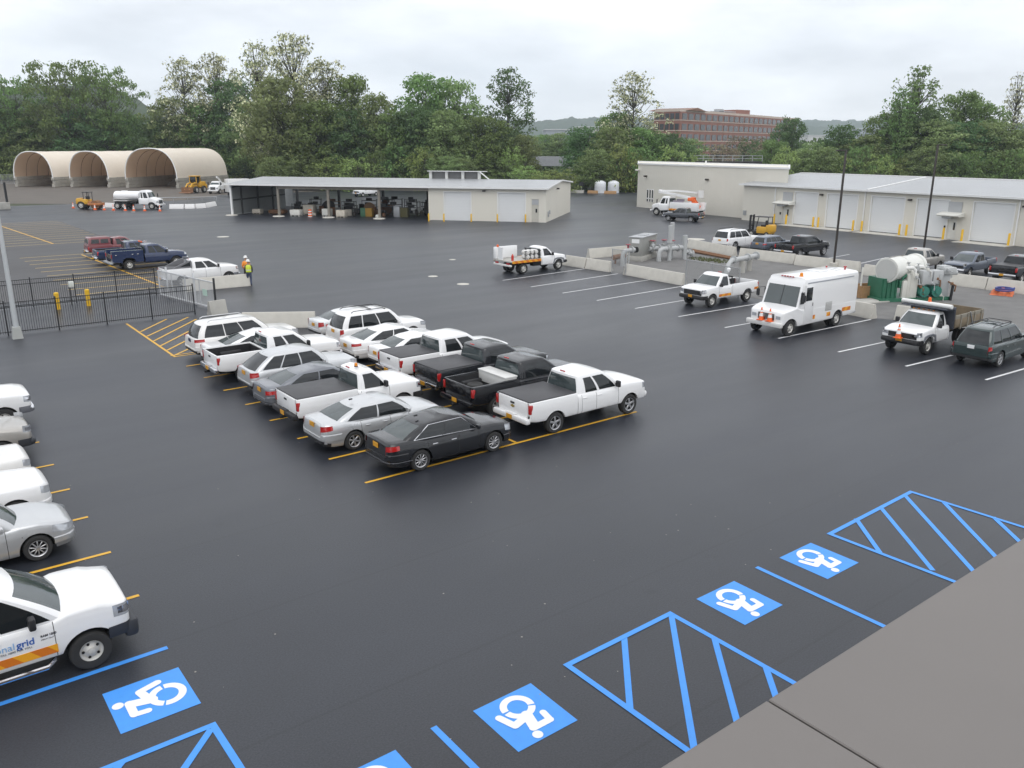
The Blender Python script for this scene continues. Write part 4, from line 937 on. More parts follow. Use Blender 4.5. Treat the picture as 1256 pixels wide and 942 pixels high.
# ------------------------------------------------------------------ buildings
def siding(name, col, scale=3.3, amt=.025, rough=.55, along='x'):
    a = bpy.data.materials.new(name); a.use_nodes = True; nt = a.node_tree; p = nt.nodes['Principled BSDF']; p.inputs['Roughness'].default_value = rough
    tc = nt.nodes.new('ShaderNodeTexCoord'); w = nt.nodes.new('ShaderNodeTexWave'); w.wave_type = 'BANDS'; w.bands_direction = along.upper(); w.inputs['Scale'].default_value = scale; w.wave_profile = 'SAW'
    nt.links.new(tc.outputs['Object'], w.inputs['Vector'])
    n = nt.nodes.new('ShaderNodeTexNoise'); n.inputs['Scale'].default_value = .35; n.inputs['Detail'].default_value = 5; nt.links.new(tc.outputs['Object'], n.inputs['Vector'])
    m = nt.nodes.new('ShaderNodeMath'); m.operation = 'MULTIPLY_ADD'; m.inputs[1].default_value = amt*4; m.inputs[2].default_value = 1-amt*2; nt.links.new(n.outputs['Fac'], m.inputs[0])
    x = nt.nodes.new('ShaderNodeVectorMath'); x.operation = 'SCALE'; x.inputs[0].default_value = col; nt.links.new(m.outputs[0], x.inputs['Scale']); nt.links.new(x.outputs[0], p.inputs['Base Color'])
    b = nt.nodes.new('ShaderNodeBump'); b.inputs['Strength'].default_value = .5; b.inputs['Distance'].default_value = .03; nt.links.new(w.outputs['Fac'], b.inputs['Height']); nt.links.new(b.outputs[0], p.inputs['Normal'])
    return a
CREAM = siding('cream_metal_siding', (.70, .67, .59)); ROOFM = siding('grey_standing_seam', (.36, .37, .38), 2.2, .05, .4); TRIMW = mat('white_metal_trim', (.78, .78, .77), .4)
DOORW = siding('white_sectional_door', (.72, .73, .73), 1.6, .02, .5, 'z'); INNER = mat('galvanised_liner', (.30, .31, .31), .7, noise_amt=.15); DARKSTEEL = mat('dark_frame_steel', (.06, .06, .06), .6); POST = mat('weathered_post', (.22, .20, .17), .8, noise_amt=.2)
LOUV = siding('grey_louvre', (.48, .49, .50), 9, .02, .5, 'z')
def lamp(parent, x, y, z, dirx=0, diry=-1):
    b = MB(); b.bbox((x+dirx*.18, y+diry*.18, z), (.42, .34, .20), .05); b.build('wall_light', BRONZE, parent)
def bollard(p, label, group, h=1.05, r=.10):
    b = MB(); b.lathe([(r, 0), (r, h-.06), (r*.75, h-.015), (r*.3, h)], n=14); o = b.build('bollard', YELLOW); tag(o, label, 'bollard', group); o.location = p; return o
# ---- long low garage shed (open bays + closed garages)
A = Vector(G(283, 264)[:2]).to_3d(); B = Vector(G(669.5, 273)[:2]).to_3d(); e1 = (B-A).normalized(); L = (B-A).length
sh = thing('open_shed', 'long low shed with open storage bays and two white garage doors', 'shed', A, math.atan2(e1.y, e1.x))
e2 = Vector((-e1.y, e1.x, 0)); D = 19.0; ze = 4.35; zr = 5.05; yr = 10.5; sd = lambda px: on_line(A, B, px); xg = sd(526)
ROOF = MB(); th = .12
ROOF.prism([(-.5, ze+.02), (yr, zr), (D+.3, ze+.15), (D+.3, ze+.03), (yr, zr-th), (-.5, ze-th+.02)], -.4, L+.25, axis='x'); rf = ROOF.build('roof', ROOFM, sh)
b = MB(); b.box((L/2, -.52, ze-.02), (L+.7, .06, .22)); b.build('gutter', TRIMW, rf)
b = MB(); b.prism([(-.45, ze+.06), (yr, zr+.05), (D+.32, ze+.19), (D+.32, ze-.02), (yr, zr-.15), (-.45, ze-.14)], L+.25, L+.31, axis='x'); b.build('gable_trim', TRIMW, rf)
w = MB(); doors = [(sd(545.5), sd(577.5)), (sd(611), sd(644))]; dh = 3.7; pd = (sd(652), sd(660.5))
W_ = .16; xs = [xg]
ops = [(*doors[0], dh), (*doors[1], dh), (*pd, 2.95)]
x = xg
for a, c, h in ops:
    w.box(((x+a)/2, W_/2, (ze-.1)/2), (a-x, W_, ze-.1)); w.box(((a+c)/2, W_/2, (h+ze-.1)/2), (c-a, W_, ze-.1-h)); x = c
w.box(((x+L)/2, W_/2, (ze-.1)/2), (L-x, W_, ze-.1))
w.box((xg+W_/2, D/2, (ze-.15)/2), (W_, D-.4, ze-.15))
w.prism([(.16, 0), (.16, ze-.12), (yr, zr-.16), (D, ze), (D, 0)], L-W_, L, axis='x')
w.box(((xg+L)/2, D-W_/2, (ze-.1)/2), (L-xg-.4, W_, ze-.1)); w.build('wall', CREAM, sh)
for a, c, h in ops[:2]:
    b = MB(); b.box(((a+c)/2, .12, h/2), (c-a, .05, h))
    d = b.build('garage_door', DOORW, sh)
    b = MB(); b.box((a-.05, -.015, h/2), (.12, .05, h)); b.box((c+.05, -.015, h/2), (.12, .05, h)); b.box(((a+c)/2, -.015, h+.06), (c-a+.22, .05, .12)); b.build('door_frame', TRIMW, d)
a, c, h = ops[2]
b = MB(); b.box(((a+c)/2, .10, 1.12), (c-a, .05, 2.22)); d = b.build('entry_door', mat('door_beige', (.50, .48, .42), .5), sh)
b = MB(); b.box(((a+c)/2, .09, 2.6), (c-a, .06, .68)); b.build('transom_louvre', LOUV, d)
b = MB(); b.box((a+.62, .06, 1.5), (.22, .03, .5)); b.build('door_pane', GLASS, d)
for px in (594, 600): pass
lamp(sh, (doors[0][1]+doors[1][0])/2, 0, 3.95); lamp(sh, L, 7.5, 4.0, 1, 0)
b = MB(); b.bbox((L+.08, 2.2, 1.2), (.15, .3, .5), .03); b.bbox((L+.08, 1.3, 1.0), (.15, .4, .7), .03); b.build('meter_box', GALV, sh)
# open bays
w = MB(); w.box((.08, 8.2, ze/2-.1), (.10, 15.8, ze-.3)); w.build('side_wall', INNER, sh)
w = MB(); w.box((on_line(A+e2*D, B+e2*D, 338)/2, D-.1, ze/2), (on_line(A+e2*D, B+e2*D, 338), .1, ze)); w.build('back_wall', INNER, sh)
for y in (2.9, 7.5, 12): 
    b = MB(); b.box((.2, y, ze/2), (.18, .25, ze)); b.build('wall_stud', DARKSTEEL, sh)
b = MB(); b.box((.2, 8.2, 2.1), (.12, 15.4, .22)); b.build('wall_girt', DARKSTEEL, sh)
for i, px in enumerate((285.5, 343, 404, 466)):
    x = sd(px)
    b = MB(); b.box((x, .0, ze/2), (.32 if i else .25, .28, ze-.15)); b.build('post', POST if i else TRIMW, sh)
    b = MB(); b.lathe([(.85, 0), (.8, .10), (.35, .14)], (x, -.25, 0), n=14); b.build('post_footing', CONC, sh)
    b = MB(); b.box((x+.6, D-.4, ze/2), (.35, .3, ze-.1)); b.build('post', DARKSTEEL, sh)
    b = MB(); b.box((x, D/2, ze-.32), (.22, D-1, .35)); b.build('roof_beam', DARKSTEEL, sh)
b = MB(); b.box(((sd(343)+xg)/2, -.05, ze-.33), (xg-sd(343), .18, .42)); b.build('front_beam', POST, sh)
b = MB(); b.box((xg/2, -.3, 0), (.1, .1, .01))
# roof monitor
mx0, mx1 = sd(486)+1.2, sd(556)+1.2; my = yr+1.0
mo = MB(); mo.prism([(my-1.6, zr+1.12), (my+1.8, zr+1.02), (my+1.8, zr+.92), (my-1.6, zr+1.02)], mx0, mx1, axis='x'); q = mo.build('roof_monitor', TRIMW, sh)
b = MB()
for k in range(4): b.box((mx0+.4+(mx1-mx0-.8)*k/3, my-1.2, zr+.45), (.4, .3, 1.2))
b.build('monitor_post', mat('pale_post', (.6, .6, .58), .6), q)
b = MB(); b.box(((mx0+mx1)/2, my-.9, zr+.5), (mx1-mx0-.8, .1, 1.0)); b.build('monitor_panel', mat('monitor_grey', (.16, .16, .16), .7), q)
b = MB(); b.prism([(mx1-.12, zr+1.0), (mx1+1.2, zr-.0), (mx1+1.0, zr-.0), (mx1-.3, zr+1.0)], my-1.6, my-1.4); b.build('monitor_brace', TRIMW, q)
for i, px in enumerate((526, 544.5, 578, 610, 644.5)):
    bollard(G(px, 271.5+i*.3), 'yellow bollard standing at the %s of the shed' % ['open bay corner', 'near jamb of the first garage door', 'far jamb of the first garage door', 'near jamb of the second garage door', 'jamb beside the entry door'][i], 'bollards along the shed front')
for i, px in enumerate((671, 675)): bollard(G(px, 271-i*1.5), 'yellow bollard guarding the meter boxes, %s at the shed corner' % ('front one' if i == 0 else 'rear one'), 'bollards along the shed front')
# things stored in the open bays
SL = Matrix.Translation(A) @ Matrix.Rotation(math.atan2(e1.y, e1.x), 4, 'Z')
def stored(name, label, cat, mb, mtl, px, y, rz=0, z=0):
    o = mb.build(name, mtl); tag(o, label, cat, 'goods stored in the open shed'); o.location = SL @ Vector((sd(px), y, z)); o.rotation_euler = (0, 0, math.atan2(e1.y, e1.x)+rz); return o
PALE = mat('pale_carton', (.55, .50, .42), .8, noise_amt=.2); DRK = mat('dark_scrap', (.05, .045, .04), .8, noise_amt=.4); GRN = mat('green_bin', (.06, .16, .09), .6); OCH = mat('ochre_crate', (.35, .20, .03), .7, noise_amt=.2); WHT = mat('white_sack', (.68, .67, .62), .8, noise_amt=.1); SPOOL = mat('reel_timber', (.36, .22, .12), .8, noise_amt=.2)
def pallet_box(w, d, h): 
    m = MB(); m.bbox((0, 0, h/2+.14), (w, d, h), .03)
    for q in (-.4, 0, .4): m.box((q*w, 0, .06), (.1, d, .12))
    return m
def reel(r, w): return MB().lathe([(r, -w/2), (r, -w/2+.06), (r*.5, -w/2+.07), (r*.5, w/2-.07), (r, w/2-.06), (r, w/2)], (0, 0, r), axis='y', n=18)
def rackm(w, h, d=.8):
    m = MB()
    for x in (-w/2, w/2):
        for y in (-d/2, d/2): m.box((x, y, h/2), (.07, .07, h))
    for k in range(3): m.box((0, 0, .3+k*(h-.4)/2), (w, d, .06)); m.bbox((-w*.2+.2*k, 0, .52+k*(h-.4)/2), (w*.4, d*.8, .36), .03)
    return m
stored('pallet_load', 'low pale bundle on a pallet near the bare end wall of the shed', 'pallet load', pallet_box(1.3, 1.0, .55), PALE, 301, 3.5)
stored('crate', 'white boxed pallet load beside the striped barrel', 'crate', pallet_box(1.5, 1.1, .75), WHT, 359, 1.2)
stored('crate', 'pale cardboard stack behind the white boxed load', 'crate', pallet_box(1.6, 1.1, 1.3), PALE, 366, 3.6)
b = MB(); b.lathe([(.30, 0), (.30, .10)], n=14, mi=1, caps=False); b.lathe([(.30, .10), (.29, .30)], n=14, caps=False); b.lathe([(.29, .3), (.28, .45)], n=14, mi=1, caps=False); b.lathe([(.28, .45), (.27, .68)], n=14, caps=False); b.lathe([(.27, .68), (.26, .82)], n=14, mi=1, caps=False); b.lathe([(.26, .82), (.24, 1.0), (.1, 1.04)], n=14)
stored('traffic_barrel', 'orange and white striped traffic barrel in front of the open bay', 'traffic barrel', b, [ORANGE, REFLECT], 379, .4)
stored('pallet_load', 'white sacks heaped on a pallet beside the middle post', 'pallet load', pallet_box(1.2, 1.0, .9), WHT, 394, 2.0)
stored('crate', 'pale crate with flat lid standing at the front of the third bay', 'crate', pallet_box(1.3, 1.1, .85), PALE, 416.5, .8)
stored('bin', 'green bin in the third bay of the shed', 'bin', MB().bbox((0, 0, .6), (.8, .8, 1.2), .05), GRN, 436, 3.0)
stored('bin', 'ochre bin beside the green bin in the shed', 'bin', MB().bbox((0, 0, .6), (1.0, .8, 1.2), .05), OCH, 443, 3.0)
stored('cable_reel', 'brown cable reel deep in the third bay of the shed', 'cable reel', reel(.8, .9), SPOOL, 426, 8, .5)
stored('cable_reel', 'dark cable reel standing behind the pale cardboard stack', 'cable reel', reel(.9, .9), DRK, 373, 8, .3)
stored('cable_reel', 'dark rusty reel beside the shelf rack', 'cable reel', reel(.7, .8), RUST, 451, 7, .9)
stored('shelf_rack', 'grey steel shelf rack loaded with parts in front of the last post', 'shelf', rackm(2.4, 2.3), DARKSTEEL, 455, 5.5)
stored('shelf_rack', 'steel shelf rack standing just past the last post of the shed', 'shelf', rackm(2.0, 2.0), DARKSTEEL, 486, 6.5)
stored('machine_cabinet', 'grey machine cabinet beside the last post in the shed', 'machine', MB().bbox((0, 0, .75), (.9, .8, 1.5), .05), GALV, 477.5, 3.2)
stored('bin', 'olive bin near the garage wall inside the shed', 'bin', MB().bbox((0, 0, .65), (1.1, .9, 1.3), .05), mat('olive_bin', (.11, .10, .04), .7), 486, 3.4)
stored('machine_cabinet', 'black machine under a cover against the garage wall', 'machine', MB().bbox((0, 0, .9), (2.2, 1.4, 1.8), .15), DRK, 509, 7.5)
stored('sack', 'white sack lying at the foot of the last post', 'sack', MB().bbox((0, 0, .25), (.8, .6, .5), .2), WHT, 461.5, .8)
stored('scrap_heap', 'dark tangle of scrap parts behind the second post', 'scrap', MB().bbox((0, 0, .5), (1.8, 1.2, 1.0), .3).bbox((.6, .3, 1.1), (.8, .8, .9), .2), DRK, 352, 6)
stored('scrap_heap', 'low brown heap of rusty fittings in the first bay', 'scrap', MB().bbox((0, 0, .3), (2.6, 1.4, .6), .25), RUST, 322, 4.5)
stored('scrap_heap', 'rusty fittings piled between the ochre bin and the shelf rack', 'scrap', MB().bbox((0, 0, .4), (1.4, 1.2, .8), .25).bbox((.2, 0, .9), (.6, .6, .5), .15), RUST, 436, 6.5)
for k_, (px, y, w_, h_, l) in enumerate(((330, 9, 1.8, 1.2, 'dark shelf unit against the bare end wall'), (349, 10, 1.6, 1.9, 'tall dark shelf unit behind the second post'), (360, 13, 2.2, 1.4, 'loaded rack deep in the second bay'), (385, 12, 2.0, 1.5, 'loaded rack behind the striped barrel'), (399, 9, 1.6, 1.1, 'low loaded rack by the third post'), (412, 12, 2.2, 1.7, 'loaded rack at the back of the third bay'), (425, 15, 2.0, 1.3, 'low rack behind the brown cable reel'), (446, 12, 2.2, 2.0, 'tall rack behind the ochre bin'), (470, 11, 1.8, 2.0, 'tall rack behind the last post'), (492, 12, 2.4, 1.6, 'wide rack near the garage wall'), (501, 15, 2.0, 2.2, 'tall rack in the far corner by the garage wall'))):
    stored('shelf_rack', l, 'shelf', rackm(w_, h_), [DARKSTEEL, DRK, RUST, DRK][k_ % 4], px, y, .2*(k_ % 3))
rs = random.Random(11); LB_ = 'small dark piece of stored clutter on the floor of the open bays'
for k_ in range(34):
    px = rs.uniform(346, 520); y = rs.uniform(2.5, 14); a_ = rs.uniform(.3, .7); h_ = rs.uniform(.3, 1.1)
    m_ = MB().bbox((0, 0, h_/2), (a_*1.6, a_, h_), .06) if k_ % 3 else MB().lathe([(a_*.5, 0), (a_*.52, h_*.5), (a_*.5, h_)], n=12)
    o = stored('stored_box' if k_ % 3 else 'drum', LB_, 'clutter', m_, [DRK, RUST, DARKSTEEL, OCH, PALE, GALV, DRK][k_ % 7], px, y, rs.uniform(0, 3)); o['group'] = 'clutter on the shed floor'
# ---- tall cream building
P0 = G(780.8, 253.5); P1 = G(874.5, 264.0); P0.z = P1.z = 0
d2 = Vector((-.106, -.994, 0)); P2 = P1+d2*on_line(P1, P1+d2*20, 962); bk = Vector((.93, .36, 0))
P3 = P2*1.16; P4 = P0*1.13; H2 = 6.85
tb = thing('tall_building', 'tall windowless cream metal building behind the bucket truck', 'building', P0)
rel = lambda p: ((p-P0).x, (p-P0).y)
poly = [rel(p) for p in (P0, P1, P2, P3, P4)]
MB().prism(poly, 0, H2, axis='z').build('wall', CREAM, tb)
pin = [(x*1.0, y) for x, y in poly]
b = MB()
for (x0_, y0_), (x1_, y1_) in zip(poly, poly[1:]+poly[:1]):
    d = Vector((x1_-x0_, y1_-y0_, 0)); n = Vector((d.y, -d.x, 0)).normalized()
    b.box(((x0_+x1_)/2, (y0_+y1_)/2, H2+.06), (d.length+.15, .24, .22), rot=Matrix.Rotation(math.atan2(d.y, d.x), 3, 'Z'))
b.build('roof_coping', TRIMW, tb)
f1 = (P1-P0).normalized(); L1 = (P1-P0).length; nf = Vector((f1.y, -f1.x, 0)); 
if nf.dot(-P0) < 0: nf = -nf
def on_face(px, z, off=.03, base=P0, dr=f1, LL=L1):
    t = on_line(base, base+dr*LL, px); p = base+dr*t-P0+nf*off; return Vector((p.x, p.y, z))
rotf = Matrix.Rotation(math.atan2(f1.y, f1.x), 3, 'Z')
for px, zz in ((791, 5.0), (865.5, 5.0)):
    b = MB(); b.bbox(on_face(px, zz, .2), (.5, .4, .25), .05, rot=rotf); b.build('wall_light', BRONZE, tb)
b = MB(); b.bbox(on_face(781.5, 5.9, .3), (.5, .5, .25), .05, rot=rotf); b.build('wall_camera', WHT, tb)
for k, px in enumerate((794, 797, 800)):
    b = MB(); b.box(on_face(px, 2.0, .02), (.42, .10, 2.0), rot=rotf); wv = b.build('window', TRIMW, tb)
    b = MB(); b.box(on_face(px, 2.25, .06), (.30, .06, 1.25), rot=rotf); b.box(on_face(px, 1.25, .06), (.30, .06, .38), rot=rotf); b.build('pane', GLASS, wv)
b = MB(); b.cyl(Vector((6, -9, H2)), Vector((6, -9, H2+.6)), .12, n=8); b.build('roof_pipe', TRIMW, tb)
# ---- long low garage building
Q0 = G(909.5, 269.6); Q1 = G(1256, 302.6); Q0.z = Q1.z = 0; f2 = (Q1-Q0).normalized(); L2 = (Q1-Q0).length+16
lb = thing('garage_building', 'long low cream garage building with a row of white sectional doors', 'building', Q0, math.atan2(f2.y, f2.x))
lx = lambda px: on_line(Q0, Q1, px); he = 4.75; dh2 = 4.1
DPX = [(972, 999.5), (1011.5, 1048), (1065, 1104.5), (1120, 1158), (1188.5, 1237.5)]; ops = [(lx(a), lx(c), dh2) for a, c in DPX]
last = ops[-1]; ops.append((last[1]+3.2, last[1]+7.2, dh2))
pdoors = [(lx(958.5), lx(967)), (lx(1160), lx(1170.5))]
allops = sorted(ops+[(a, c, 2.2) for a, c in pdoors]); w = MB(); x = 0
for a, c, h in allops:
    w.box(((x+a)/2, .09, he/2), (a-x, .18, he)); w.box(((a+c)/2, .09, (h+he)/2), (c-a, .18, he-h)); x = c
w.box(((x+L2)/2, .09, he/2), (L2-x, .18, he)); w.box((.09, 7.2, he/2), (.18, 14, he)); w.prism([(0, he), (10, he), (10, he+.9)], .0, .18, axis='x'); w.build('wall', CREAM, lb)
for a, c, h in ops:
    b = MB(); b.box(((a+c)/2, .13, h/2), (c-a, .05, h)); d = b.build('garage_door', DOORW, lb)
    b = MB(); b.box((a-.05, -.015, h/2), (.12, .05, h)); b.box((c+.05, -.015, h/2), (.12, .05, h)); b.box(((a+c)/2, -.015, h+.06), (c-a+.22, .05, .12)); b.build('door_frame', TRIMW, d)
    b = MB(); b.box(((a+c)/2, .095, .06), (c-a, .03, .12)); b.build('door_seal', PLASTIC, d)
for a, c in pdoors:
    b = MB(); b.box(((a+c)/2, .11, 1.09), (c-a, .05, 2.18)); d = b.build('entry_door', WHT, lb)
    b = MB(); b.box((a+(c-a)*.7, .08, 1.45), (.2, .03, .8)); b.build('door_pane', GLASS, d)
    b = MB(); b.prism([(-1.25, 2.62), (-1.2, 2.74), (-.0, 2.95), (0, 2.5), (-1.1, 2.5)], a-.75, c+.75, axis='x'); k = b.build('door_canopy', WHT, lb)
    b = MB(); b.bbox(((a+c)/2-.3, -.5, 2.38), (c-a, .8, .22), .03); b.build('canopy_unit', GALV, k)
    b = MB(); b.box(((a+c)/2+.1, -.04, 3.45), (1.5, .06, 1.15)); b.build('wall_louvre', LOUV, lb)
    b = MB(); b.box((a-.3, -.05, 1.3), (.15, .1, .3)); b.build('door_keypad', PLASTIC, lb)
for px in (948.5, 1057, 1243.5):
    b = MB(); b.box((lx(px), -.08, he/2), (.12, .12, he)); b.build('downspout', TRIMW, lb)
b = MB(); b.prism([(-.45, he+.06), (11.5, he+1.3), (20, he+.5), (20, he+.35), (11.5, he+1.15), (-.45, he-.10)], -.3, L2, axis='x'); rf = b.build('roof', ROOFM, lb)
b = MB(); b.box((L2/2-.2, -.50, he-.02), (L2+.5, .12, .20)); b.build('gutter', TRIMW, rf)
b = MB(); b.box((L2/2, 11.5, he+1.33), (L2, .5, .10)); b.box((lx(1060), 5.4, he+.72), (.25, 11.6, .08), rot=Matrix.Rotation(math.atan2(1.24, 11.95), 3, 'X')); b.build('roof_cap', TRIMW, rf)
for px in (1004.5, 1111.5, 1250): lamp(lb, lx(px), 0, 3.95)
b = MB(); b.box((lx(913), -.05, 1.0), (.5, .1, .6)); b.build('wall_box', GALV, lb)
b = MB(); b.box((-1.2, 4.5, he-.25), (2.6, 1.6, .25)); b.build('side_canopy', CREAM, lb)
LB = Matrix.Translation(Q0) @ Matrix.Rotation(math.atan2(f2.y, f2.x), 4, 'Z')
for i, (a, c, h) in enumerate(ops):
    b = MB(); b.box(((a+c)/2, -1.1, .03), (c-a+1.3, 2.2, .07)); o = b.build('door_apron', CONC); o.location = Q0; o.rotation_euler = (0, 0, math.atan2(f2.y, f2.x)); structure(o)
nth = ['first', 'second', 'third', 'fourth', 'fifth']
for i, (a, c, h) in enumerate(ops[:5]):
    for j, x in enumerate((a-.35, c+.35)):
        bollard(LB @ Vector((x, -.9, .05)), 'yellow bollard at the %s jamb of the %s white door from the tall building' % (('tall-building side', 'far side')[j], nth[i]), 'bollards along the long garage building', 1.25, .12)
bollard(LB @ Vector((pdoors[0][0]-.5, -.9, 0)), 'yellow bollard beside the entry door nearest the tall building', 'bollards along the long garage building', 1.25, .12)
# ---- fabric arch shelters
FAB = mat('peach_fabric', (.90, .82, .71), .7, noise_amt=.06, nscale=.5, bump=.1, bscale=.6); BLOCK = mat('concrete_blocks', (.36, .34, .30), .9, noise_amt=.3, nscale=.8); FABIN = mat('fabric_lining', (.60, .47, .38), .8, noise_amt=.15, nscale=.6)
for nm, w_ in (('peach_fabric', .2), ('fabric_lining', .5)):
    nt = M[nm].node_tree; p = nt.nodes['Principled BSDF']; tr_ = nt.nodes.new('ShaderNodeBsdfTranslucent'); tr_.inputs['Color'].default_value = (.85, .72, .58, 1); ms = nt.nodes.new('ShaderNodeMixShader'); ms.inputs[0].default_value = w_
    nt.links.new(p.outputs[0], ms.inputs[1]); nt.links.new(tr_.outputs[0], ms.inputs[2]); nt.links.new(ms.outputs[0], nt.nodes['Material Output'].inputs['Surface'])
ax_ang = CY-math.radians(9)
def arch(pxl, pxr, py, H, Ln, label, wall=2.3):
    pl = G(pxl, py); pr2 = G(pxr, py); c = (pl+pr2)/2; c.z = 0; v = Vector((math.sin(ax_ang), -math.cos(ax_ang), 0)); W = (pr2-pl).length
    for _ in range(12):
        a_, b_ = PX(c-v*W/2)[0], PX(c+v*W/2)[0]; W *= (pxr-pxl)/(b_-a_); c += v*(((pxl+pxr)-(a_+b_))/2*.19)
    t = thing('fabric_shelter', label, 'shelter', c, ax_ang, 'arched fabric shelters')   # local x runs into the shelter
    n = 20; pr = []
    for i in range(n+1):
        a = PI*i/n; k = .78
        pr.append((-math.copysign(abs(math.cos(a))**k, math.cos(a))*W/2, wall-.25+(H-wall+.25)*math.sin(a)**.85))
    b = MB(); segs = [Ln*q/8 for q in range(9)]
    for x in segs: b.v += [(x, y, z+(0.0 if x in (0, Ln) else .03*math.sin(x*3))) for y, z in pr]
    m_ = n+1
    for q in range(8):
        for i in range(n): b.f.append((q*m_+i, (q+1)*m_+i, (q+1)*m_+i+1, q*m_+i+1)); b.mi.append(0)
    o = b.build('fabric_cover', FAB, t, 60)
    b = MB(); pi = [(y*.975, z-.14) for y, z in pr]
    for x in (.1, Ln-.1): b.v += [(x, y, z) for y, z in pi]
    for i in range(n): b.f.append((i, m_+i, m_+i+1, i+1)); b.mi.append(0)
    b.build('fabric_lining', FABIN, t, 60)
    b = MB(); b.tube([(0, y, z) for y, z in pr], .13, 6); b.build('front_arch_rib', TRIMW, t)
    b = MB()
    for q in range(1, 6): b.tube([(Ln*q/6, y*.955, z-.22) for y, z in pr], .05, 4)
    b.build('arch_rib', RUST, t)
    for s in (1, -1):
        b = MB(); m2 = int(Ln/1.8)
        for k in range(m2):
            for r_ in range(3): b.bbox((Ln*(k+.5)/m2+(.3 if r_ % 2 else 0), s*(W/2-.15), .40+r_*.78), (Ln/m2-.04, .75, .74), .04, 0, 1)
        b.build('block_wall', BLOCK, t)
    b = MB(); m2 = int(W/1.8)
    for k in range(m2):
        for r_ in range(3): b.bbox((Ln-.3, -W/2+W*(k+.5)/m2, .40+r_*.78), (.7, W/m2-.04, .74), .04, 0, 1)
    b.build('block_wall', BLOCK, t)
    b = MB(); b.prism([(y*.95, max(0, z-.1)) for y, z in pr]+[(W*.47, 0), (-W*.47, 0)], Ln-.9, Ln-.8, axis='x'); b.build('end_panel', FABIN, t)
    return t, c, W
arch(19.5, 66.5, 229.6, 8.1, 23, 'smallest cream arched shelter, farthest from the open shed')
arch(87.5, 134.5, 230.2, 8.2, 23, 'middle cream arched shelter between the other two')
t3, c3, w3 = arch(155.5, 218.5, 231, 8.9, 24, 'largest cream arched shelter with a dark heap of earth inside')
hp = MB(); n = 14
for i in range(n):
    for j in range(n): 
        x, y = i/(n-1)*9-4.5, j/(n-1)*9-4.5; r = math.hypot(x, y)
        hp.v.append((x, y, max(-.05, 3.9*(1-r/4.8)+R.uniform(-.2, .2) if r < 4.9 else -.05)))
for i in range(n-1):
    for j in range(n-1): hp.f.append((i*n+j, (i+1)*n+j, (i+1)*n+j+1, i*n+j+1)); hp.mi.append(0)
o = hp.build('earth_heap', mat('dark_earth', (.055, .045, .032), .95, noise_amt=.4, nscale=1.2, bump=.5, bscale=3), None, 60); tag(o, 'dark heap of earth piled inside the largest arched shelter', 'earth heap'); o.location = c3+Vector((math.cos(ax_ang), math.sin(ax_ang), 0))*11+Vector((math.sin(ax_ang), -math.cos(ax_ang), 0))*2.2
# ---- far brick office block
def office():
    c0 = far(832, 345); cR = far(974, 455); cL = far(800, 352); c0.z = cR.z = cL.z = 0
    t = thing('brick_office', 'long red brick office block with rows of windows beyond the trees', 'building', c0)
    BR = mat('red_brick', (.26, .125, .095), .85, noise_amt=.08, nscale=.3); BAND = mat('stone_band', (.55, .46, .40), .8); WIN = mat('office_glass', (.05, .055, .06), .1)
    Ht = zat(135.5, 345); fl = 3.95
    a = (cR-c0); l = (cL-c0); poly = [(0, 0), (a.x, a.y), (a.x+l.x*1.3, a.y+l.y*1.3), (l.x, l.y)]
    MB().prism(poly, -1, Ht-.9, axis='z').build('wall', BR, t)
    MB().prism([(x*1.002-(.3 if i in (0,) else 0), y*1.002) for i, (x, y) in enumerate(poly)], Ht-.9, Ht, axis='z').build('cornice', BAND, t)
    for v, n in ((a, 23), (l, 5)):
        d = v.normalized(); Lf = v.length; nr = Vector((d.y, -d.x, 0)); nr = nr if nr.dot(-c0) > 0 else -nr
        rt = Matrix.Rotation(math.atan2(d.y, d.x), 3, 'Z')
        for f in range(5):
            z = Ht-1.4-1.25-f*fl
            if z < 3: continue
            for k in range(n):
                p = d*(Lf*(k+.62)/(n+.3)); b = MB(); b.box(p+Vector((0, 0, z))+nr*.05, (Lf/n*.70, .25, 2.3), rot=rt); b.build('window', WIN, t)
            b = MB(); b.box(d*(Lf/2)+Vector((0, 0, z-1.45))+nr*.03, (Lf, .22, .3), rot=rt); b.build('stone_band', BAND, t)
    m_ = a*.52+l*.6; b = MB(); b.box((m_.x, m_.y, Ht+.8), (10, 9, 2.4)); b.build('roof_plant_room', BR, t)
    m_ = a*.40+l*.5; b = MB(); b.box((m_.x, m_.y, Ht+.8), (14, 3, .3)); b.box((m_.x-3, m_.y, Ht+1.0), (3, 3, 1.6)); b.build('roof_plant', GALV, t)
    m_ = l*.7; b = MB(); b.prism([(-9, 0), (9, 0), (0, 1.2)], -9, 9); b.xf(Matrix.Translation((a.x*.10+l.x*.7, a.y*.10+l.y*.7, Ht-.3)) @ Matrix.Rotation(math.atan2(a.y, a.x), 4, 'Z')); b.build('roof_hip', mat('brown_roof', (.22, .12, .08), .8), t)
office()
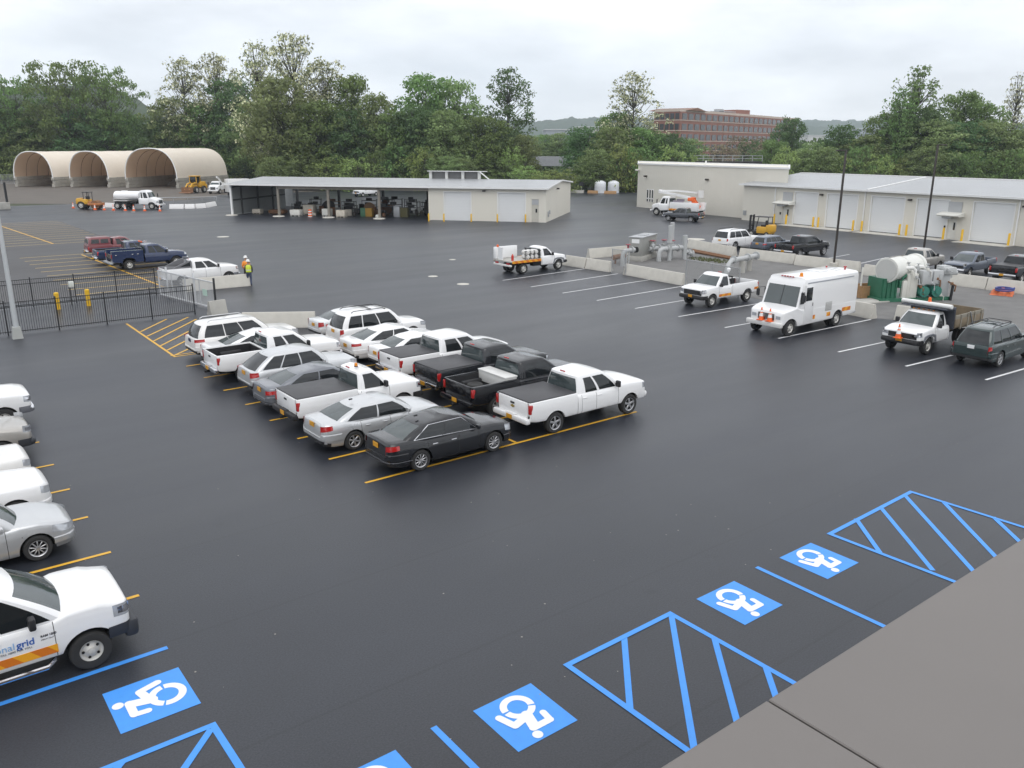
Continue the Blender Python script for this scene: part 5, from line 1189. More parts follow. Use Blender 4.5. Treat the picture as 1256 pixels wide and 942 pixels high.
# ---- rail overpass and railings
def overpass(name, label, pxa, pxb, d, ytop, ybot, rail, dark):
    a = far(pxa, d); b_ = far(pxb, d); t = thing(name, label, 'bridge', (a+b_)/2, math.atan2((b_-a).y, (b_-a).x)); Lb = (b_-a).length; zt, zb = zat(ytop, d), zat(ybot, d)
    b = MB(); b.box((0, 0, (zt+zb)/2), (Lb, 5, zt-zb)); b.build('deck_girder', mat('girder_grey', (.30, .31, .33), .7, noise_amt=.2) if not dark else mat('girder_dark', (.03, .028, .03), .8, noise_amt=.3), t)
    if rail:
        b = MB(); n = int(Lb/2.2)
        for k in range(n+1): b.box((-Lb/2+Lb*k/n, -2.4, zt+.65), (.14, .14, 1.3))
        for q in (.65, 1.3): b.box((0, -2.4, zt+q), (Lb, .12, .12))
        b.build('railing', GALV, t)
    for s in (-1, 1):
        b = MB(); b.box((s*(Lb/2-1.2), 0, zb/2-.5), (2.4, 5.6, zb+1)); b.build('abutment', CONC2, t)
    return t
overpass('rail_bridge', 'grey girder bridge crossing behind the gap in the trees', 622, 704, 262, 191.5, 202.5, False, False)
overpass('rail_bridge', 'dark girder bridge with a pale railing above the tall building roof', 848, 932, 205, 196.5, 214, True, True)
def flat_block(label, pxa, pxb, d, ytop, mtl, mast=False):
    a = far(pxa, d); b_ = far(pxb, d); t = thing('warehouse', label, 'building', (a+b_)/2, math.atan2((b_-a).y, (b_-a).x), 'distant flat roofed buildings'); Lb = (b_-a).length; zt = zat(ytop, d)
    b = MB(); b.box((0, 20, zt/2-2), (Lb, 40, zt+4)); b.build('wall', mtl, t)
    b = MB(); b.box((0, 20, zt+.15), (Lb+1, 41, .6)); b.build('roof', mat('pale_roof', (.55, .56, .57), .5), t)
    return t
PW = mat('pale_panel', (.60, .60, .60), .6); GW = mat('grey_panel', (.33, .36, .40), .6)
flat_block('grey warehouse roof glimpsed left of the tall tree gap', 668, 724, 560, 160, GW)
flat_block('white warehouse glimpsed beside the pale bare tree', 706, 752, 700, 156.5, PW)
flat_block('pale warehouse beyond the trees near the hilltop fog', 1040, 1084, 900, 158, GW)
flat_block('small pale building between the middle trees', 462, 500, 520, 161.5, PW)
flat_block('low pale building beside the brick office', 990, 1010, 700, 166, PW)
# ------------------------------------------------------------------ ground
def asphalt(name, col, r0, r1, tint=1.0):
    a = bpy.data.materials.new(name); a.use_nodes = True; nt = a.node_tree; p = nt.nodes['Principled BSDF']; N = nt.nodes.new; K = nt.links.new
    tc = N('ShaderNodeTexCoord')
    def nz(sc, vec, det=5, rough=.55):
        m = N('ShaderNodeMapping'); m.inputs['Scale'].default_value = vec; K(tc.outputs['Object'], m.inputs[0])
        n = N('ShaderNodeTexNoise'); n.inputs['Scale'].default_value = sc; n.inputs['Detail'].default_value = det; n.inputs['Roughness'].default_value = rough; K(m.outputs[0], n.inputs['Vector']); return n.outputs['Fac']
    def mr(s, a0, a1, b0, b1):
        r = N('ShaderNodeMapRange'); r.inputs[1].default_value = a0; r.inputs[2].default_value = a1; r.inputs[3].default_value = b0; r.inputs[4].default_value = b1; K(s, r.inputs[0]); return r.outputs[0]
    def mul(x, y):
        m = N('ShaderNodeMath'); m.operation = 'MULTIPLY'; K(x, m.inputs[0]); K(y, m.inputs[1]); return m.outputs[0]
    m2 = N('ShaderNodeMapping'); m2.inputs['Rotation'].default_value = (0, 0, .75); m2.inputs['Scale'].default_value = (.12, 1.3, 1); K(tc.outputs['Object'], m2.inputs[0])
    n2 = N('ShaderNodeTexNoise'); n2.inputs['Scale'].default_value = .16; n2.inputs['Detail'].default_value = 7; n2.inputs['Distortion'].default_value = .6; K(m2.outputs[0], n2.inputs['Vector']); track = n2.outputs['Fac']
    sp_ = N('ShaderNodeTexNoise'); sp_.inputs['Scale'].default_value = .9; sp_.inputs['Detail'].default_value = 2; K(tc.outputs['Object'], sp_.inputs['Vector']); blot = sp_.outputs['Fac']
    big = nz(.045, (1, 1, 1), 6); streak = nz(.10, (.22, 1.0, 1), 6, .6); mid = nz(.5, (.6, 1, 1), 6); grain = nz(28, (1, 1, 1), 3, .7)
    f = mul(mul(mr(big, .3, .7, .80, 1.22), mr(streak, .3, .7, .84, 1.18)), mul(mr(mid, .25, .75, .92, 1.08), mr(grain, .3, .7, .55, 1.45)))
    f = mul(f, mul(mr(track, .35, .68, .88, 1.14), mr(blot, .70, .80, 1.0, .72)))
    # paving joints: faint lines where the passes of the paver met
    w = N('ShaderNodeTexWave'); w.bands_direction = 'Y'; w.inputs['Scale'].default_value = .0785; w.inputs['Distortion'].default_value = .25; w.inputs['Detail Scale'].default_value = .4; K(tc.outputs['Object'], w.inputs['Vector'])
    f = mul(f, mr(w.outputs['Fac'], 0, .0012, .80, 1.0))
    s = N('ShaderNodeVectorMath'); s.operation = 'SCALE'; s.inputs[0].default_value = col; K(f, s.inputs['Scale']); K(s.outputs[0], p.inputs['Base Color'])
    rr = N('ShaderNodeMath'); rr.operation = 'ADD'; K(mr(streak, .32, .68, r0, r1), rr.inputs[0]); K(mr(track, .3, .7, -.04, .04), rr.inputs[1]); K(rr.outputs[0], p.inputs['Roughness'])
    p.inputs['Specular IOR Level'].default_value = .5
    b = N('ShaderNodeBump'); b.inputs['Strength'].default_value = .35; b.inputs['Distance'].default_value = .01; K(grain, b.inputs['Height']); K(b.outputs[0], p.inputs['Normal'])
    return a
ASPH = asphalt('damp_asphalt', (.026, .029, .037), .35, .48); OLDASPH = asphalt('old_asphalt', (.055, .054, .056), .5, .7)
GRAVEL = mat('grey_gravel', (.155, .152, .148), .9, noise_amt=.35, nscale=.9, bump=.8, bscale=9)
DIRT = mat('packed_dirt', (.12, .105, .09), .9, noise_amt=.3, nscale=.25, bump=.4, bscale=2); EARTH = mat('rough_grassland', (.045, .055, .022), .95, noise_amt=.4, nscale=.08)
def sheet(name, pts, z, m):
    b = MB(); b.add([(p[0], p[1], z) for p in pts], [tuple(range(len(pts)))]); o = b.build(name, m, None, 0); structure(o); return o
b = MB(); n = 40
b.v = [(0, 0, -.03)]+[(9000*math.cos(2*PI*i/n), 9000*math.sin(2*PI*i/n), -.03) for i in range(n)]; b.f = [(0, i+1, (i+1) % n+1) for i in range(n)]; b.mi = [0]*n
structure(b.build('ground', EARTH, None, 0))
sheet('asphalt_yard', [(-80, -20), (140, -20), (150, 60), (136, 125), (128, 138), (118, 172), (60, 176), (28, 160), (-60, 168), (-80, 120)], 0, ASPH)
sheet('dirt_yard', [(-80, 140), (-20, 160), (14, 166), (19, 168.5), (30, 158.5), (37, 156), (48, 160), (58, 172), (110, 174), (120, 200), (100, 270), (-80, 290)], .004, DIRT)
sheet('old_asphalt_strip', [(3, 60.5), (20.8, 61.2), (20.8, 124), (10, 126), (-6, 124)], .004, OLDASPH)
GP = [G(721, 317), G(750, 334), G(768, 337), G(839, 350.5), G(1041, 387), G(1100, 393), (46.5, 8, 0), (63, 8, 0), G(1256, 361), G(1161, 349), G(1076, 339), G(1054, 335), G(976, 325), G(902, 315), G(843, 304), G(771, 311)]
sheet('gravel_yard', GP, .004, GRAVEL)
def lines(name, segs, wd, m, z=.006, ext=0):
    """painted lines; each later one lies 1 mm above the earlier where they may cross"""
    b = MB()
    for i, (p, q) in enumerate(segs):
        p = Vector((p[0], p[1], 0)); q = Vector((q[0], q[1], 0)); d = (q-p).normalized(); p = p-d*wd*ext; q = q+d*wd*ext; nr = Vector((-d.y, d.x, 0))*wd/2; zz = z+.0007*(i % 9)
        n = max(1, int((q-p).length/.8)); L_ = []
        for k in range(n+1): 
            c = p+(q-p)*k/n; j = R.uniform(-.004, .004); L_.append((c+nr*(1+j*4), c-nr*(1+j*4)))
        for k in range(n): b.quad(*[(v.x, v.y, zz) for v in (L_[k][0], L_[k][1], L_[k+1][1], L_[k+1][0])])
    o = b.build(name, m, None, 0); return structure(o)
def road_paint(name, col, wear=.35):
    a = mat(name, col, .5, noise_amt=.12, nscale=6); nt = a.node_tree; p = nt.nodes['Principled BSDF']
    src = p.inputs['Base Color'].links[0].from_socket
    tc = nt.nodes.new('ShaderNodeTexCoord'); n = nt.nodes.new('ShaderNodeTexNoise'); n.inputs['Scale'].default_value = 22; n.inputs['Detail'].default_value = 8; n.inputs['Roughness'].default_value = .75; nt.links.new(tc.outputs['Object'], n.inputs['Vector'])
    r = nt.nodes.new('ShaderNodeMapRange'); r.inputs[1].default_value = .60; r.inputs[2].default_value = .75; r.inputs[3].default_value = 0; r.inputs[4].default_value = wear; nt.links.new(n.outputs['Fac'], r.inputs[0])
    mx = nt.nodes.new('ShaderNodeMix'); mx.data_type = 'RGBA'; mx.inputs['B'].default_value = (.05, .05, .052, 1); nt.links.new(r.outputs[0], mx.inputs['Factor']); nt.links.new(src, mx.inputs['A']); nt.links.new(mx.outputs['Result'], p.inputs['Base Color'])
    return a
YP = road_paint('yellow_road_paint', (.68, .38, .03)); YP2 = road_paint('worn_yellow_road_paint', (.62, .42, .10), .3); WP = road_paint('white_road_paint', (.70, .70, .70)); BP = road_paint('blue_road_paint', (.055, .285, .78), .3); WS = road_paint('white_symbol_paint', (.80, .80, .80), .15)
seg = [((10.65, 21.03), (22.15, 21.03))]+[((10.65, 21.03+2.45*k), (22.0, 21.03+2.45*k)) for k in range(1, 9)]+[((16.4, 21.1), (16.4, 40.6))]
lines('yellow_bay_lines', seg, .11, YP)
lines('yellow_edge_bay_lines', [((-3.5, y), (3.55, y)) for y in (18.3, 20.9, 23.45, 25.85, 28.3, 30.9, 33.4, 36.0, 38.5)], .11, YP)
lines('yellow_hatching', [(G(155, 397), G(215, 438)), (G(215, 437.5), G(252, 432.5))]+[(G(*p), G(*q)) for p, q in (((172.4, 407), (204.5, 391.5)), ((180, 412.8), (231, 389)), ((188.3, 418.6), (241, 391.5)), ((196.3, 424.7), (250, 397)), ((204.7, 430), (240, 412)), ((214, 436), (245, 422)))], .11, YP)
lines('worn_bay_lines', [((10.4, y), (20.6, y)) for y in [96.2+2.6*k for k in range(12)]]+[((10.6, y), (20.6, y)) for y in [61.8+2.62*k for k in range(10)]], .14, YP2)
lines('yellow_strip_line', [((15.1, 96), (13.4, 124)), ((15.5, 84.8), (16.25, 61.6))], .16, YP, .016)
lines('white_bay_lines', [(G(*p), G(*q)) for p, q in (((616.3, 344), (720.4, 329.2)), ((651, 352), (758, 335.8)), ((690, 359.6), (798, 343)), ((732, 368.7), (838, 351)), ((779, 378.5), (880, 361.5)), ((832, 388.5), (930, 372.5)), ((889, 402), (990, 384)), ((954.5, 415.3), (1068, 392)), ((1028, 432), (1130, 410)), ((1111, 449.3), (1215, 424.5)), ((1209, 466), (1310, 437)))]+[(G(1010, 318), G(1042, 312)), (G(1052, 324), G(1087, 316)), (G(1245, 300), G(1320, 290))], .12, WP)
BL = [((-3.4, 15.82), (3.4, 15.82)), ((6.42, 10.5), (6.42, 4.5)), ((15.65, 10.65), (15.65, 4.5)), ((-3, 12.93), (3.4, 12.93)), ((3.4, 12.93), (3.42, 7.0)), ((3.3, 12.8), (.5, 9.9)), ((1.9, 12.9), (-.9, 10.1)),
      ((9.45, 10.5), (12.45, 10.55)), ((9.45, 10.5), (9.5, 4.5)), ((12.45, 10.55), (12.5, 4.5)), ((11.0, 10.5), (9.5, 8.85)), ((12.42, 10.5), (9.6, 7.45)), ((12.4, 9.3), (9.6, 6.2)), ((12.45, 8.1), (9.6, 5.0)),
      ((18.65, 10.65), (23.02, 10.78)), ((18.65, 10.65), (18.8, 4.5)), ((23.02, 10.78), (23.2, 4.5)), ((20.0, 10.7), (18.75, 9.35)), ((21.25, 10.7), (18.9, 8.1)), ((22.6, 10.72), (18.9, 6.7)), ((23.05, 9.85), (19.2, 5.8)), ((23.1, 8.5), (20, 5.2))]
lines('blue_bay_lines', BL, .125, BP, ext=.48)
# accessible-parking symbols
def symbol(label, c, up, sz=1.32):
    """blue square with the white wheelchair mark; up = direction of the figure's head"""
    up = Vector((*up, 0)); rt = Vector((up.y, -up.x, 0)); c = Vector((*c, 0)); b = MB()
    T = lambda u, v, z: tuple(c+rt*(u-.5)*sz+up*(v-.5)*sz+Vector((0, 0, z)))
    b.add([T(0, 0, .006), T(1, 0, .006), T(1, 1, .006), T(0, 1, .006)], [(0, 1, 2, 3)]); zz = [.009]
    def stroke(pts, w):
        for (p, q) in zip(pts, pts[1:]):
            d = Vector((q[0]-p[0], q[1]-p[1])).normalized(); n = Vector((-d.y, d.x))*w/2; L_ = []
            for k in range(9):
                a = -PI/2+PI*k/8; L_.append((q[0]+d.x*math.cos(a)*w/2+n.x*math.sin(a), q[1]+d.y*math.cos(a)*w/2+n.y*math.sin(a)))
            for k in range(9):
                a = PI/2+PI*k/8; L_.append((p[0]+d.x*math.cos(a)*w/2+n.x*math.sin(a), p[1]+d.y*math.cos(a)*w/2+n.y*math.sin(a)))
            b.add([T(x, y, zz[0]) for x, y in L_], [tuple(range(18))], 1); zz[0] += .0006
    def arc(a0, a1, r0, r1, cx_, cy_):
        n = 22; L_ = [(cx_+r1*math.cos(math.radians(a0+(a1-a0)*k/n)), cy_+r1*math.sin(math.radians(a0+(a1-a0)*k/n))) for k in range(n+1)]; I = [(cx_+r0*math.cos(math.radians(a0+(a1-a0)*k/n)), cy_+r0*math.sin(math.radians(a0+(a1-a0)*k/n))) for k in range(n+1)]
        for k in range(n): b.add([T(*L_[k], zz[0]), T(*L_[k+1], zz[0]), T(*I[k+1], zz[0]), T(*I[k], zz[0])], [(0, 1, 2, 3)], 1)
        zz[0] += .0006
    arc(160, 358, .145, .245, .47, .30); arc(7, 152, .145, .245, .47, .30)
    b.add([T(.60+.073*math.cos(2*PI*k/20), .895+.073*math.sin(2*PI*k/20), zz[0]) for k in range(20)], [tuple(range(20))], 1); zz[0] += .001
    stroke([(.47, .50), (.535, .735)], .155); stroke([(.57, .765), (.285, .765)], .11); stroke([(.285, .765), (.265, .60)], .10); stroke([(.50, .53), (.73, .585)], .12); stroke([(.735, .59), (.81, .34)], .11)
    o = b.build('parking_symbol', [BP, WS], None, 0); o['label'] = label; return structure(o)
symbol('blue wheelchair symbol beside the lettered pickup', (2.75, 14.33), (-1, 0), 1.36)
symbol('blue wheelchair symbol cut by the bottom edge of the picture', (4.95, 9.8), (0, -1))
symbol('blue wheelchair symbol nearest the camera in the row along the building', (7.87, 9.83), (0, -1))
symbol('blue wheelchair symbol just past the first hatched bay', (14.02, 9.95), (0, -1))
symbol('blue wheelchair symbol before the far hatched bay', (17.15, 10.0), (0, -1))
# concrete covers in the asphalt
for label, px, py, w_ in (('pale concrete cover set in the asphalt in front of the open shed', 273.5, 290.5, 1.3), ('pale round cover in the asphalt behind the pipework', 852, 293.5, 2.2), ('small pale cover far out on the asphalt', 163, 260, .6), ('round cover with a pale rim in the middle of the asphalt', 531, 339, .75), ('cream cover beside the round cover in the middle of the asphalt', 568, 348.5, .9), ('small pale cover near the open end of the white-lined bays', 555, 318.5, .6)):
    b = MB(); b.lathe([(w_/2, -.02), (w_/2, .012), (w_/2-.06, .016), (.02, .018)], n=20); o = b.build('manhole_cover', CONC); tag(o, label, 'manhole cover'); p = G(px, py); o.location = (p.x, p.y, 0)
# small litter of grit and leaf scraps that speckles the asphalt
b = MB(); rg = random.Random(3)
for i in range(900):
    x = rg.uniform(-2, 60); y = rg.uniform(9, 75); s = rg.uniform(.008, .028); z = .006; a = rg.uniform(0, 6.3)
    b.add([(x+s*math.cos(a+q), y+s*math.sin(a+q), z+(.004 if q == 0 else 0)) for q in (0, 1.7, 3.1, 4.6)], [(0, 1, 2, 3)])
o = b.build('grit', mat('pale_grit', (.30, .28, .25), .9), None, 0); o['kind'] = 'stuff'
b = MB(); rg = random.Random(5); c = G(872, 319.5)
for i in range(420):
    a = rg.uniform(0, 6.3); rr = rg.random()**.7; x = c.x+(math.cos(a)*1.1)*rr; y = c.y+math.sin(a)*2.6*rr; h = rg.uniform(.06, .22); d = rg.uniform(0, 6.3); q = .05
    b.add([(x-q*math.cos(d), y-q*math.sin(d), 0), (x+q*math.cos(d), y+q*math.sin(d), 0), (x+rg.uniform(-.06, .06), y+rg.uniform(-.06, .06), h)], [(0, 1, 2)])
o = b.build('grass', mat('weedy_grass', (.10, .115, .04), .8), None, 0, False); o['kind'] = 'stuff'
# the roof edge in front of the camera
t = thing('roof_parapet', 'grey-brown metal roof edge with one dark panel seam in the near corner', 'roof edge', (0, 0, 8.5))
COP = mat('grey_brown_coping', (.172, .158, .148), .5, .2, noise_amt=.06, nscale=2.5)
for x0, x1 in ((-2.5, 1.452), (1.458, 7.9), (7.906, 14)):
    b = MB(); b.bbox(((x0+x1)/2, .935-.8, -.03), (x1-x0, 1.6, .06), .003, 0, 1); b.build('coping_panel', COP, t)
b = MB(); b.box((5.75, .80, -4.4), (16.4, .2, 8.7)); b.box((5.75, -.62, -.6), (16.4, .2, 1.1)); b.box((5.75, .1, -.075), (16.4, 1.3, .02)); b.build('wall', mat('parapet_wall', (.20, .17, .15), .8, noise_amt=.1), t)
# ------------------------------------------------------------------ yard props
def barrier(p, q, label, group='concrete barriers round the gravel yard', m=None, h=.84):
    p = Vector((p[0], p[1], 0)); q = Vector((q[0], q[1], 0)); d = q-p; Lb = d.length
    prof = [(-.30, 0), (.30, 0), (.30, .09), (.20, .30), (.09, h-.03), (.07, h), (-.07, h), (-.09, h-.03), (-.20, .30), (-.30, .09)]
    b = MB(); b.prism(prof, -Lb/2, Lb/2, axis='x')
    o = b.build('concrete_barrier', m or CONC, None, 30); tag(o, label, 'barrier', group); o.location = (p+q)/2; o.rotation_euler = (0, 0, math.atan2(d.y, d.x)); return o
BR_ = [((691, 324.5), (719.5, 329), 'concrete barrier at the nose of the flatbed truck'), ((720.5, 329.2), (749, 333.4), 'concrete barrier between the flatbed truck and the wire mesh panel'), ((767.3, 336.5), (839, 349.8), 'long concrete barrier in front of the grey metal cabinet'),
       ((1000, 376), (1071.3, 391), 'concrete barrier poking out behind the step van'), ((1099, 391.5), (1140, 398), 'concrete barrier half hidden by the dump truck cab'),
       ((721.4, 316.8), (768, 312.5), 'concrete barrier at the back left of the metal cabinet'), ((845, 303.5), (901.5, 314.3), 'concrete barrier with rusty pipes lying along its foot'), ((907.8, 315.5), (974.8, 323.7), 'concrete barrier below the slate crossover and black pickup'),
       ((976, 324.6), (1054, 334), 'concrete barrier between the step van roof and the near light pole'), ((1060, 337), (1082, 340.5), 'short concrete barrier piece left of the white drum'), ((1161, 348.2), (1210, 354.5), 'concrete barrier to the right of the green machine'), ((1211, 354.8), (1290, 365), 'concrete barrier behind the orange tarpaulin')]
for a, c, l in BR_: barrier(G(*a), G(*c), l)
barrier(G(226, 357.5), G(306, 350), 'concrete barrier along the flank of the white sport truck', 'concrete barriers near the gate')
barrier((15.8, 44.9), (19.1, 42.75), 'concrete barrier between the large white SUV and the pale silver sedan', 'concrete barriers near the gate')
barrier(G(257, 387), G(277, 384), 'stained concrete block at the foot of the sliding gate', 'concrete barriers near the gate', CONC2)
# water filled barriers and rail far left
for i, (a, c) in enumerate((((130, 254.2), (141, 254.8)), ((142, 254.8), (152, 255.2)), ((208.5, 256), (226, 256)), ((227.2, 256), (239, 255.8)), ((240, 255.8), (251.5, 255)), ((252.3, 254.8), (264, 252.4)))):
    o = barrier(G(*a), G(*c), ['white plastic barrier just behind the yellow roller', 'white plastic barrier between the roller and the tanker', 'white plastic barrier with red smudges right of the tanker', 'second white plastic barrier right of the tanker', 'white plastic barrier between the red-smudged pair and the end one', 'white plastic barrier at the end of the row nearest the open shed'][i], 'white plastic barriers by the tanker', mat('white_plastic', (.76, .75, .74), .5, noise_amt=.06), .72); o.name = 'plastic_barrier'
a, c = G(140, 250), G(266, 248); t = thing('pipe_rail', 'long pale pipe rail running behind the white plastic barriers', 'rail', (a+c)/2, math.atan2((c-a).y, (c-a).x)); Lr = (c-a).length
b = MB(); b.tube([(-Lr/2, 0, .9), (Lr/2, 0, .9)], .07, 6); b.build('rail', GALV, t)
b = MB()
for k in range(8): b.cyl((-Lr/2+Lr*k/7, 0, 0), (-Lr/2+Lr*k/7, 0, .9), .05, n=6)
b.build('rail_post', GALV, t)
for i, (px, py) in enumerate(((90, 255.3), (101, 256.3), (116.6, 257.2), (128, 257.6), (139.3, 258), (153.8, 258.4), (164.2, 258.6), (177.6, 258.8), (196.3, 259))):
    p = G(px, py); cone(['orange cone standing alone left of the yellow roller', 'orange cone at the back wheel of the yellow roller', 'orange cone in front of the roller drum', 'orange cone just right of the roller drum', 'orange cone midway between roller and tanker', 'orange cone at the back wheels of the tanker', 'orange cone under the middle of the tanker', 'orange cone at the front wheel of the tanker', 'orange cone in front of the tanker nose'][i], (p.x, p.y, 0), 'orange cones in front of the tanker', .95)
# picket fences, gate, bollards
def picket(name, label, p, q, h=1.75, step=2.45):
    p = Vector((p[0], p[1], 0)); q = Vector((q[0], q[1], 0)); d = q-p; Lf = d.length; t = thing(name, label, 'fence', p, math.atan2(d.y, d.x), 'black picket fences')
    b = MB(); n = int(Lf/.115)
    for k in range(n+1): b.box((Lf*k/n, 0, h/2+.04), (.019, .019, h-.08))
    b.box((Lf/2, 0, .18), (Lf, .035, .04)); b.box((Lf/2, 0, h-.28), (Lf, .035, .04)); b.box((Lf/2, 0, h-.02), (Lf, .035, .035)); b.build('picket_panel', BLKMET, t, 0)
    n = max(1, round(Lf/step))
    for k in range(n+1):
        b = MB(); b.bbox((Lf*k/n, 0, (h+.1)/2), (.065, .065, h+.1), .008, 0, 1); b.build('post', BLKMET, t)
picket('picket_fence', 'near black picket fence running from the pale pole to the gate', (-4.5, 50.4), (14.85, 50.25))
picket('picket_fence', 'far black picket fence behind the two yellow bollards', (-4.5, 58.9), (14.9, 58.5))
a, c = G(197, 363.3), G(265.5, 381.3); d = c-a; Lg = d.length
t = thing('sliding_gate', 'pale galvanised sliding gate between the two black fences', 'gate', a, math.atan2(d.y, d.x)); GW2 = mat('pale_galvanised', (.60, .61, .62), .45, .3, noise_amt=.08)
b = MB()
for z in (.15, 1.72): b.box((Lg/2, 0, z), (Lg, .07, .07))
for k in range(5): b.box((Lg*k/4, 0, .93), (.06, .06, 1.6))
b.build('gate_frame', GW2, t, 0)
b = MB(); n = int(Lg/.12)
for k in range(n+1): b.box((Lg*k/n, 0, .93), (.018, .018, 1.56))
b.build('gate_pickets', GW2, t, 0)
for k, x in enumerate((.9, Lg*.62, Lg)):
    b = MB(); b.bbox((x, .14 if k < 2 else 0, 1.0), (.10, .10, 2.0), .01); b.build('gate_post', GW2 if k < 2 else BLKMET, t)
b = MB(); b.box((Lg*.85, -.06, 1.0), (.55, .02, .4)); b.build('gate_sign', mat('pale_green_sign', (.45, .60, .52), .5), t)
bollard(G(71.5, 379.3), 'yellow bollard left of the keypad post between the fences', 'bollards between the fences', 1.05, .14); bollard(G(109, 375), 'yellow bollard right of the keypad post between the fences', 'bollards between the fences', 1.05, .14)
p = G(88.5, 374.2); t = thing('keypad_post', 'thin dark post with a pale keypad box between two bollards', 'keypad', p, .2); b = MB(); b.cyl((0, 0, 0), (0, 0, 1.25), .035, n=8); b.tube([(0, 0, 1.2), (.08, -.12, 1.3)], .03, 6); b.build('post', BLKMET, t); b = MB(); b.bbox((.06, -.12, 1.32), (.30, .18, .36), .03); b.build('keypad_box', mat('pale_box', (.62, .64, .60), .5), t)
# light poles
p = G(22, 415); t = thing('light_pole', 'pale tapered steel light pole in front of the black fence', 'light pole', p); b = MB(); b.lathe([(.13, .35), (.12, 2), (.075, 9.5)], n=16); b.build('pole', mat('pale_pole', (.50, .52, .53), .45, .2, noise_amt=.06), t)
b = MB(); b.prism([(-.24, 0), (.24, 0), (.17, .62), (-.17, .62)], -.2, .2); b.build('base_cover', mat('pole_base', (.42, .43, .41), .7, noise_amt=.1), t); b = MB(); b.bbox((-.6, .3, 9.45), (.9, .35, .14), .04); b.build('lamp_head', BRONZE, t)
for px, py, hh_, l, hx in ((1022, 331, 9.45, 'dark bronze light pole beside the step van roof', -1), (1132, 313, 9.9, 'dark bronze light pole rising behind the white drum', 1)):
    p = G(px, py); t = thing('light_pole', l, 'light pole', p, -.65); b = MB(); b.bbox((0, 0, hh_/2), (.15, .15, hh_), .02); b.build('pole', BRONZE, t); b = MB(); b.lathe([(.3, 0), (.3, .55), (.26, .6)], n=16); b.build('pole_footing', CONC, t)
    b = MB(); b.bbox((hx*.42, 0, hh_-.05), (.66, .36, .10), .03); b.box((hx*.1, 0, hh_-.05), (.2, .08, .08)); b.build('lamp_head', BRONZE, t)
# metal cabinet on a plinth
a, k, c = G(770.5, 314.3), G(786, 321.3), G(804.5, 315.2); u = (c-k); v = (a-k); W_, D_ = u.length, 2.0
pv = Vector((-u.y, u.x, 0)).normalized(); D_ = next((q*.05 for q in range(10, 120) if PX(k+pv*q*.05)[0] < 771), 2.0); t = thing('metal_cabinet', 'large grey metal cabinet standing on a stained concrete plinth', 'cabinet', k, math.atan2(u.y, u.x))
CABM = mat('cabinet_metal', (.34, .34, .32), .5, .4, noise_amt=.15, nscale=.8)
b = MB(); b.bbox((W_/2, D_/2, .22), (W_+.15, D_+.2, .44), .02); b.build('plinth', CONC2, t)
b = MB(); b.bbox((W_/2, D_/2, 1.24), (W_-.1, D_, 1.6), .02, 0); b.build('body', CABM, t)
b = MB(); b.bbox((W_/2, D_/2, 2.08), (W_+.05, D_+.15, .08), .02); b.box((W_/2, D_/2, 2.14), (.9, .7, .06)); b.build('lid', GALV, t)
b = MB(); b.box((.04, D_/2, 1.75), (.03, .7, .35)); b.build('notice_plate', REFLECT, t); b = MB(); b.bbox((W_*.8, -.06, .75), (.3, .12, .5), .02); b.build('side_box', WHT, t)
# pipework
PIPE = mat('grey_pipe_paint', (.42, .43, .43), .5, .1, noise_amt=.12); REDH = mat('red_handle', (.30, .03, .05), .5)
def flange(b, p, ax, r): p = Vector(p); ax = Vector(ax).normalized(); b.cyl(p-ax*.04, p+ax*.04, r, n=14)
o = G(808, 320.5); dr_ = (G(838, 318)-o).normalized(); t = thing('pipe_manifold', 'grey pipe manifold with two tall stacks and red valve handles', 'pipework', o, math.atan2(dr_.y, dr_.x)); Lm = (G(838, 318)-o).length
b = MB(); b.tube([(0, 0, -.1), (0, 0, .75), (.12, 0, .95), (.35, 0, 1.05), (Lm, 0, 1.05)], .21, 12); flange(b, (.9, 0, 1.05), (1, 0, 0), .32); flange(b, (Lm*.75, 0, 1.05), (1, 0, 0), .32); b.build('main_pipe', PIPE, t)
for x, y, h_ in ((Lm*.40, -.05, 3.05), (Lm*.42+.95, .9, 3.2)):
    b = MB(); b.cyl((x, y, 0), (x, y, h_), .19, n=12); flange(b, (x, y, 1.6), (0, 0, 1), .28); b.build('stack_pipe', PIPE, t)
b = MB(); b.cyl((Lm, -.1, 0), (Lm, -.1, 2.1), .22, n=12); flange(b, (Lm, -.1, 2.1), (0, 0, 1), .12); b.build('stack_pipe', PIPE, t)
b = MB(); b.tube([(-.1, 1.3, .95), (Lm+.3, 1.3, .95)], .2, 12)
for x in (.2, 1.0, Lm*.8): flange(b, (x, 1.3, .95), (1, 0, 0), .34)
b.build('rear_pipe', PIPE, t)
for x, y in ((.3, 1.3), (1.6, 1.3), (Lm*.7, .6)):
    b = MB(); b.cyl((x, y, 1.2), (x, y, 1.6), .16, .12, 10); b.bbox((x, y, 1.2), (.4, .4, .3), .08); v_ = b.build('valve', PIPE, t); b = MB(); b.lathe([(.24, 1.62), (.27, 1.65), (.24, 1.68)], (x, y, 0), n=14); b.build('valve_handle', REDH, v_)
b = MB(); b.cyl((Lm+.9, -.1, .45), (Lm+.2, .1, .7), .18, n=12); flange(b, (Lm+.9, -.1, .45), (1, -.2, -.3), .32); flange(b, (Lm+.55, 0, .58), (1, -.2, -.3), .3); b.build('drain_pipe', PIPE, t)
o = G(763.5, 326.5); t = thing('pipe_elbow', 'short grey pipe elbow with a dark open end by the wire mesh panel', 'pipework', o, -.15)
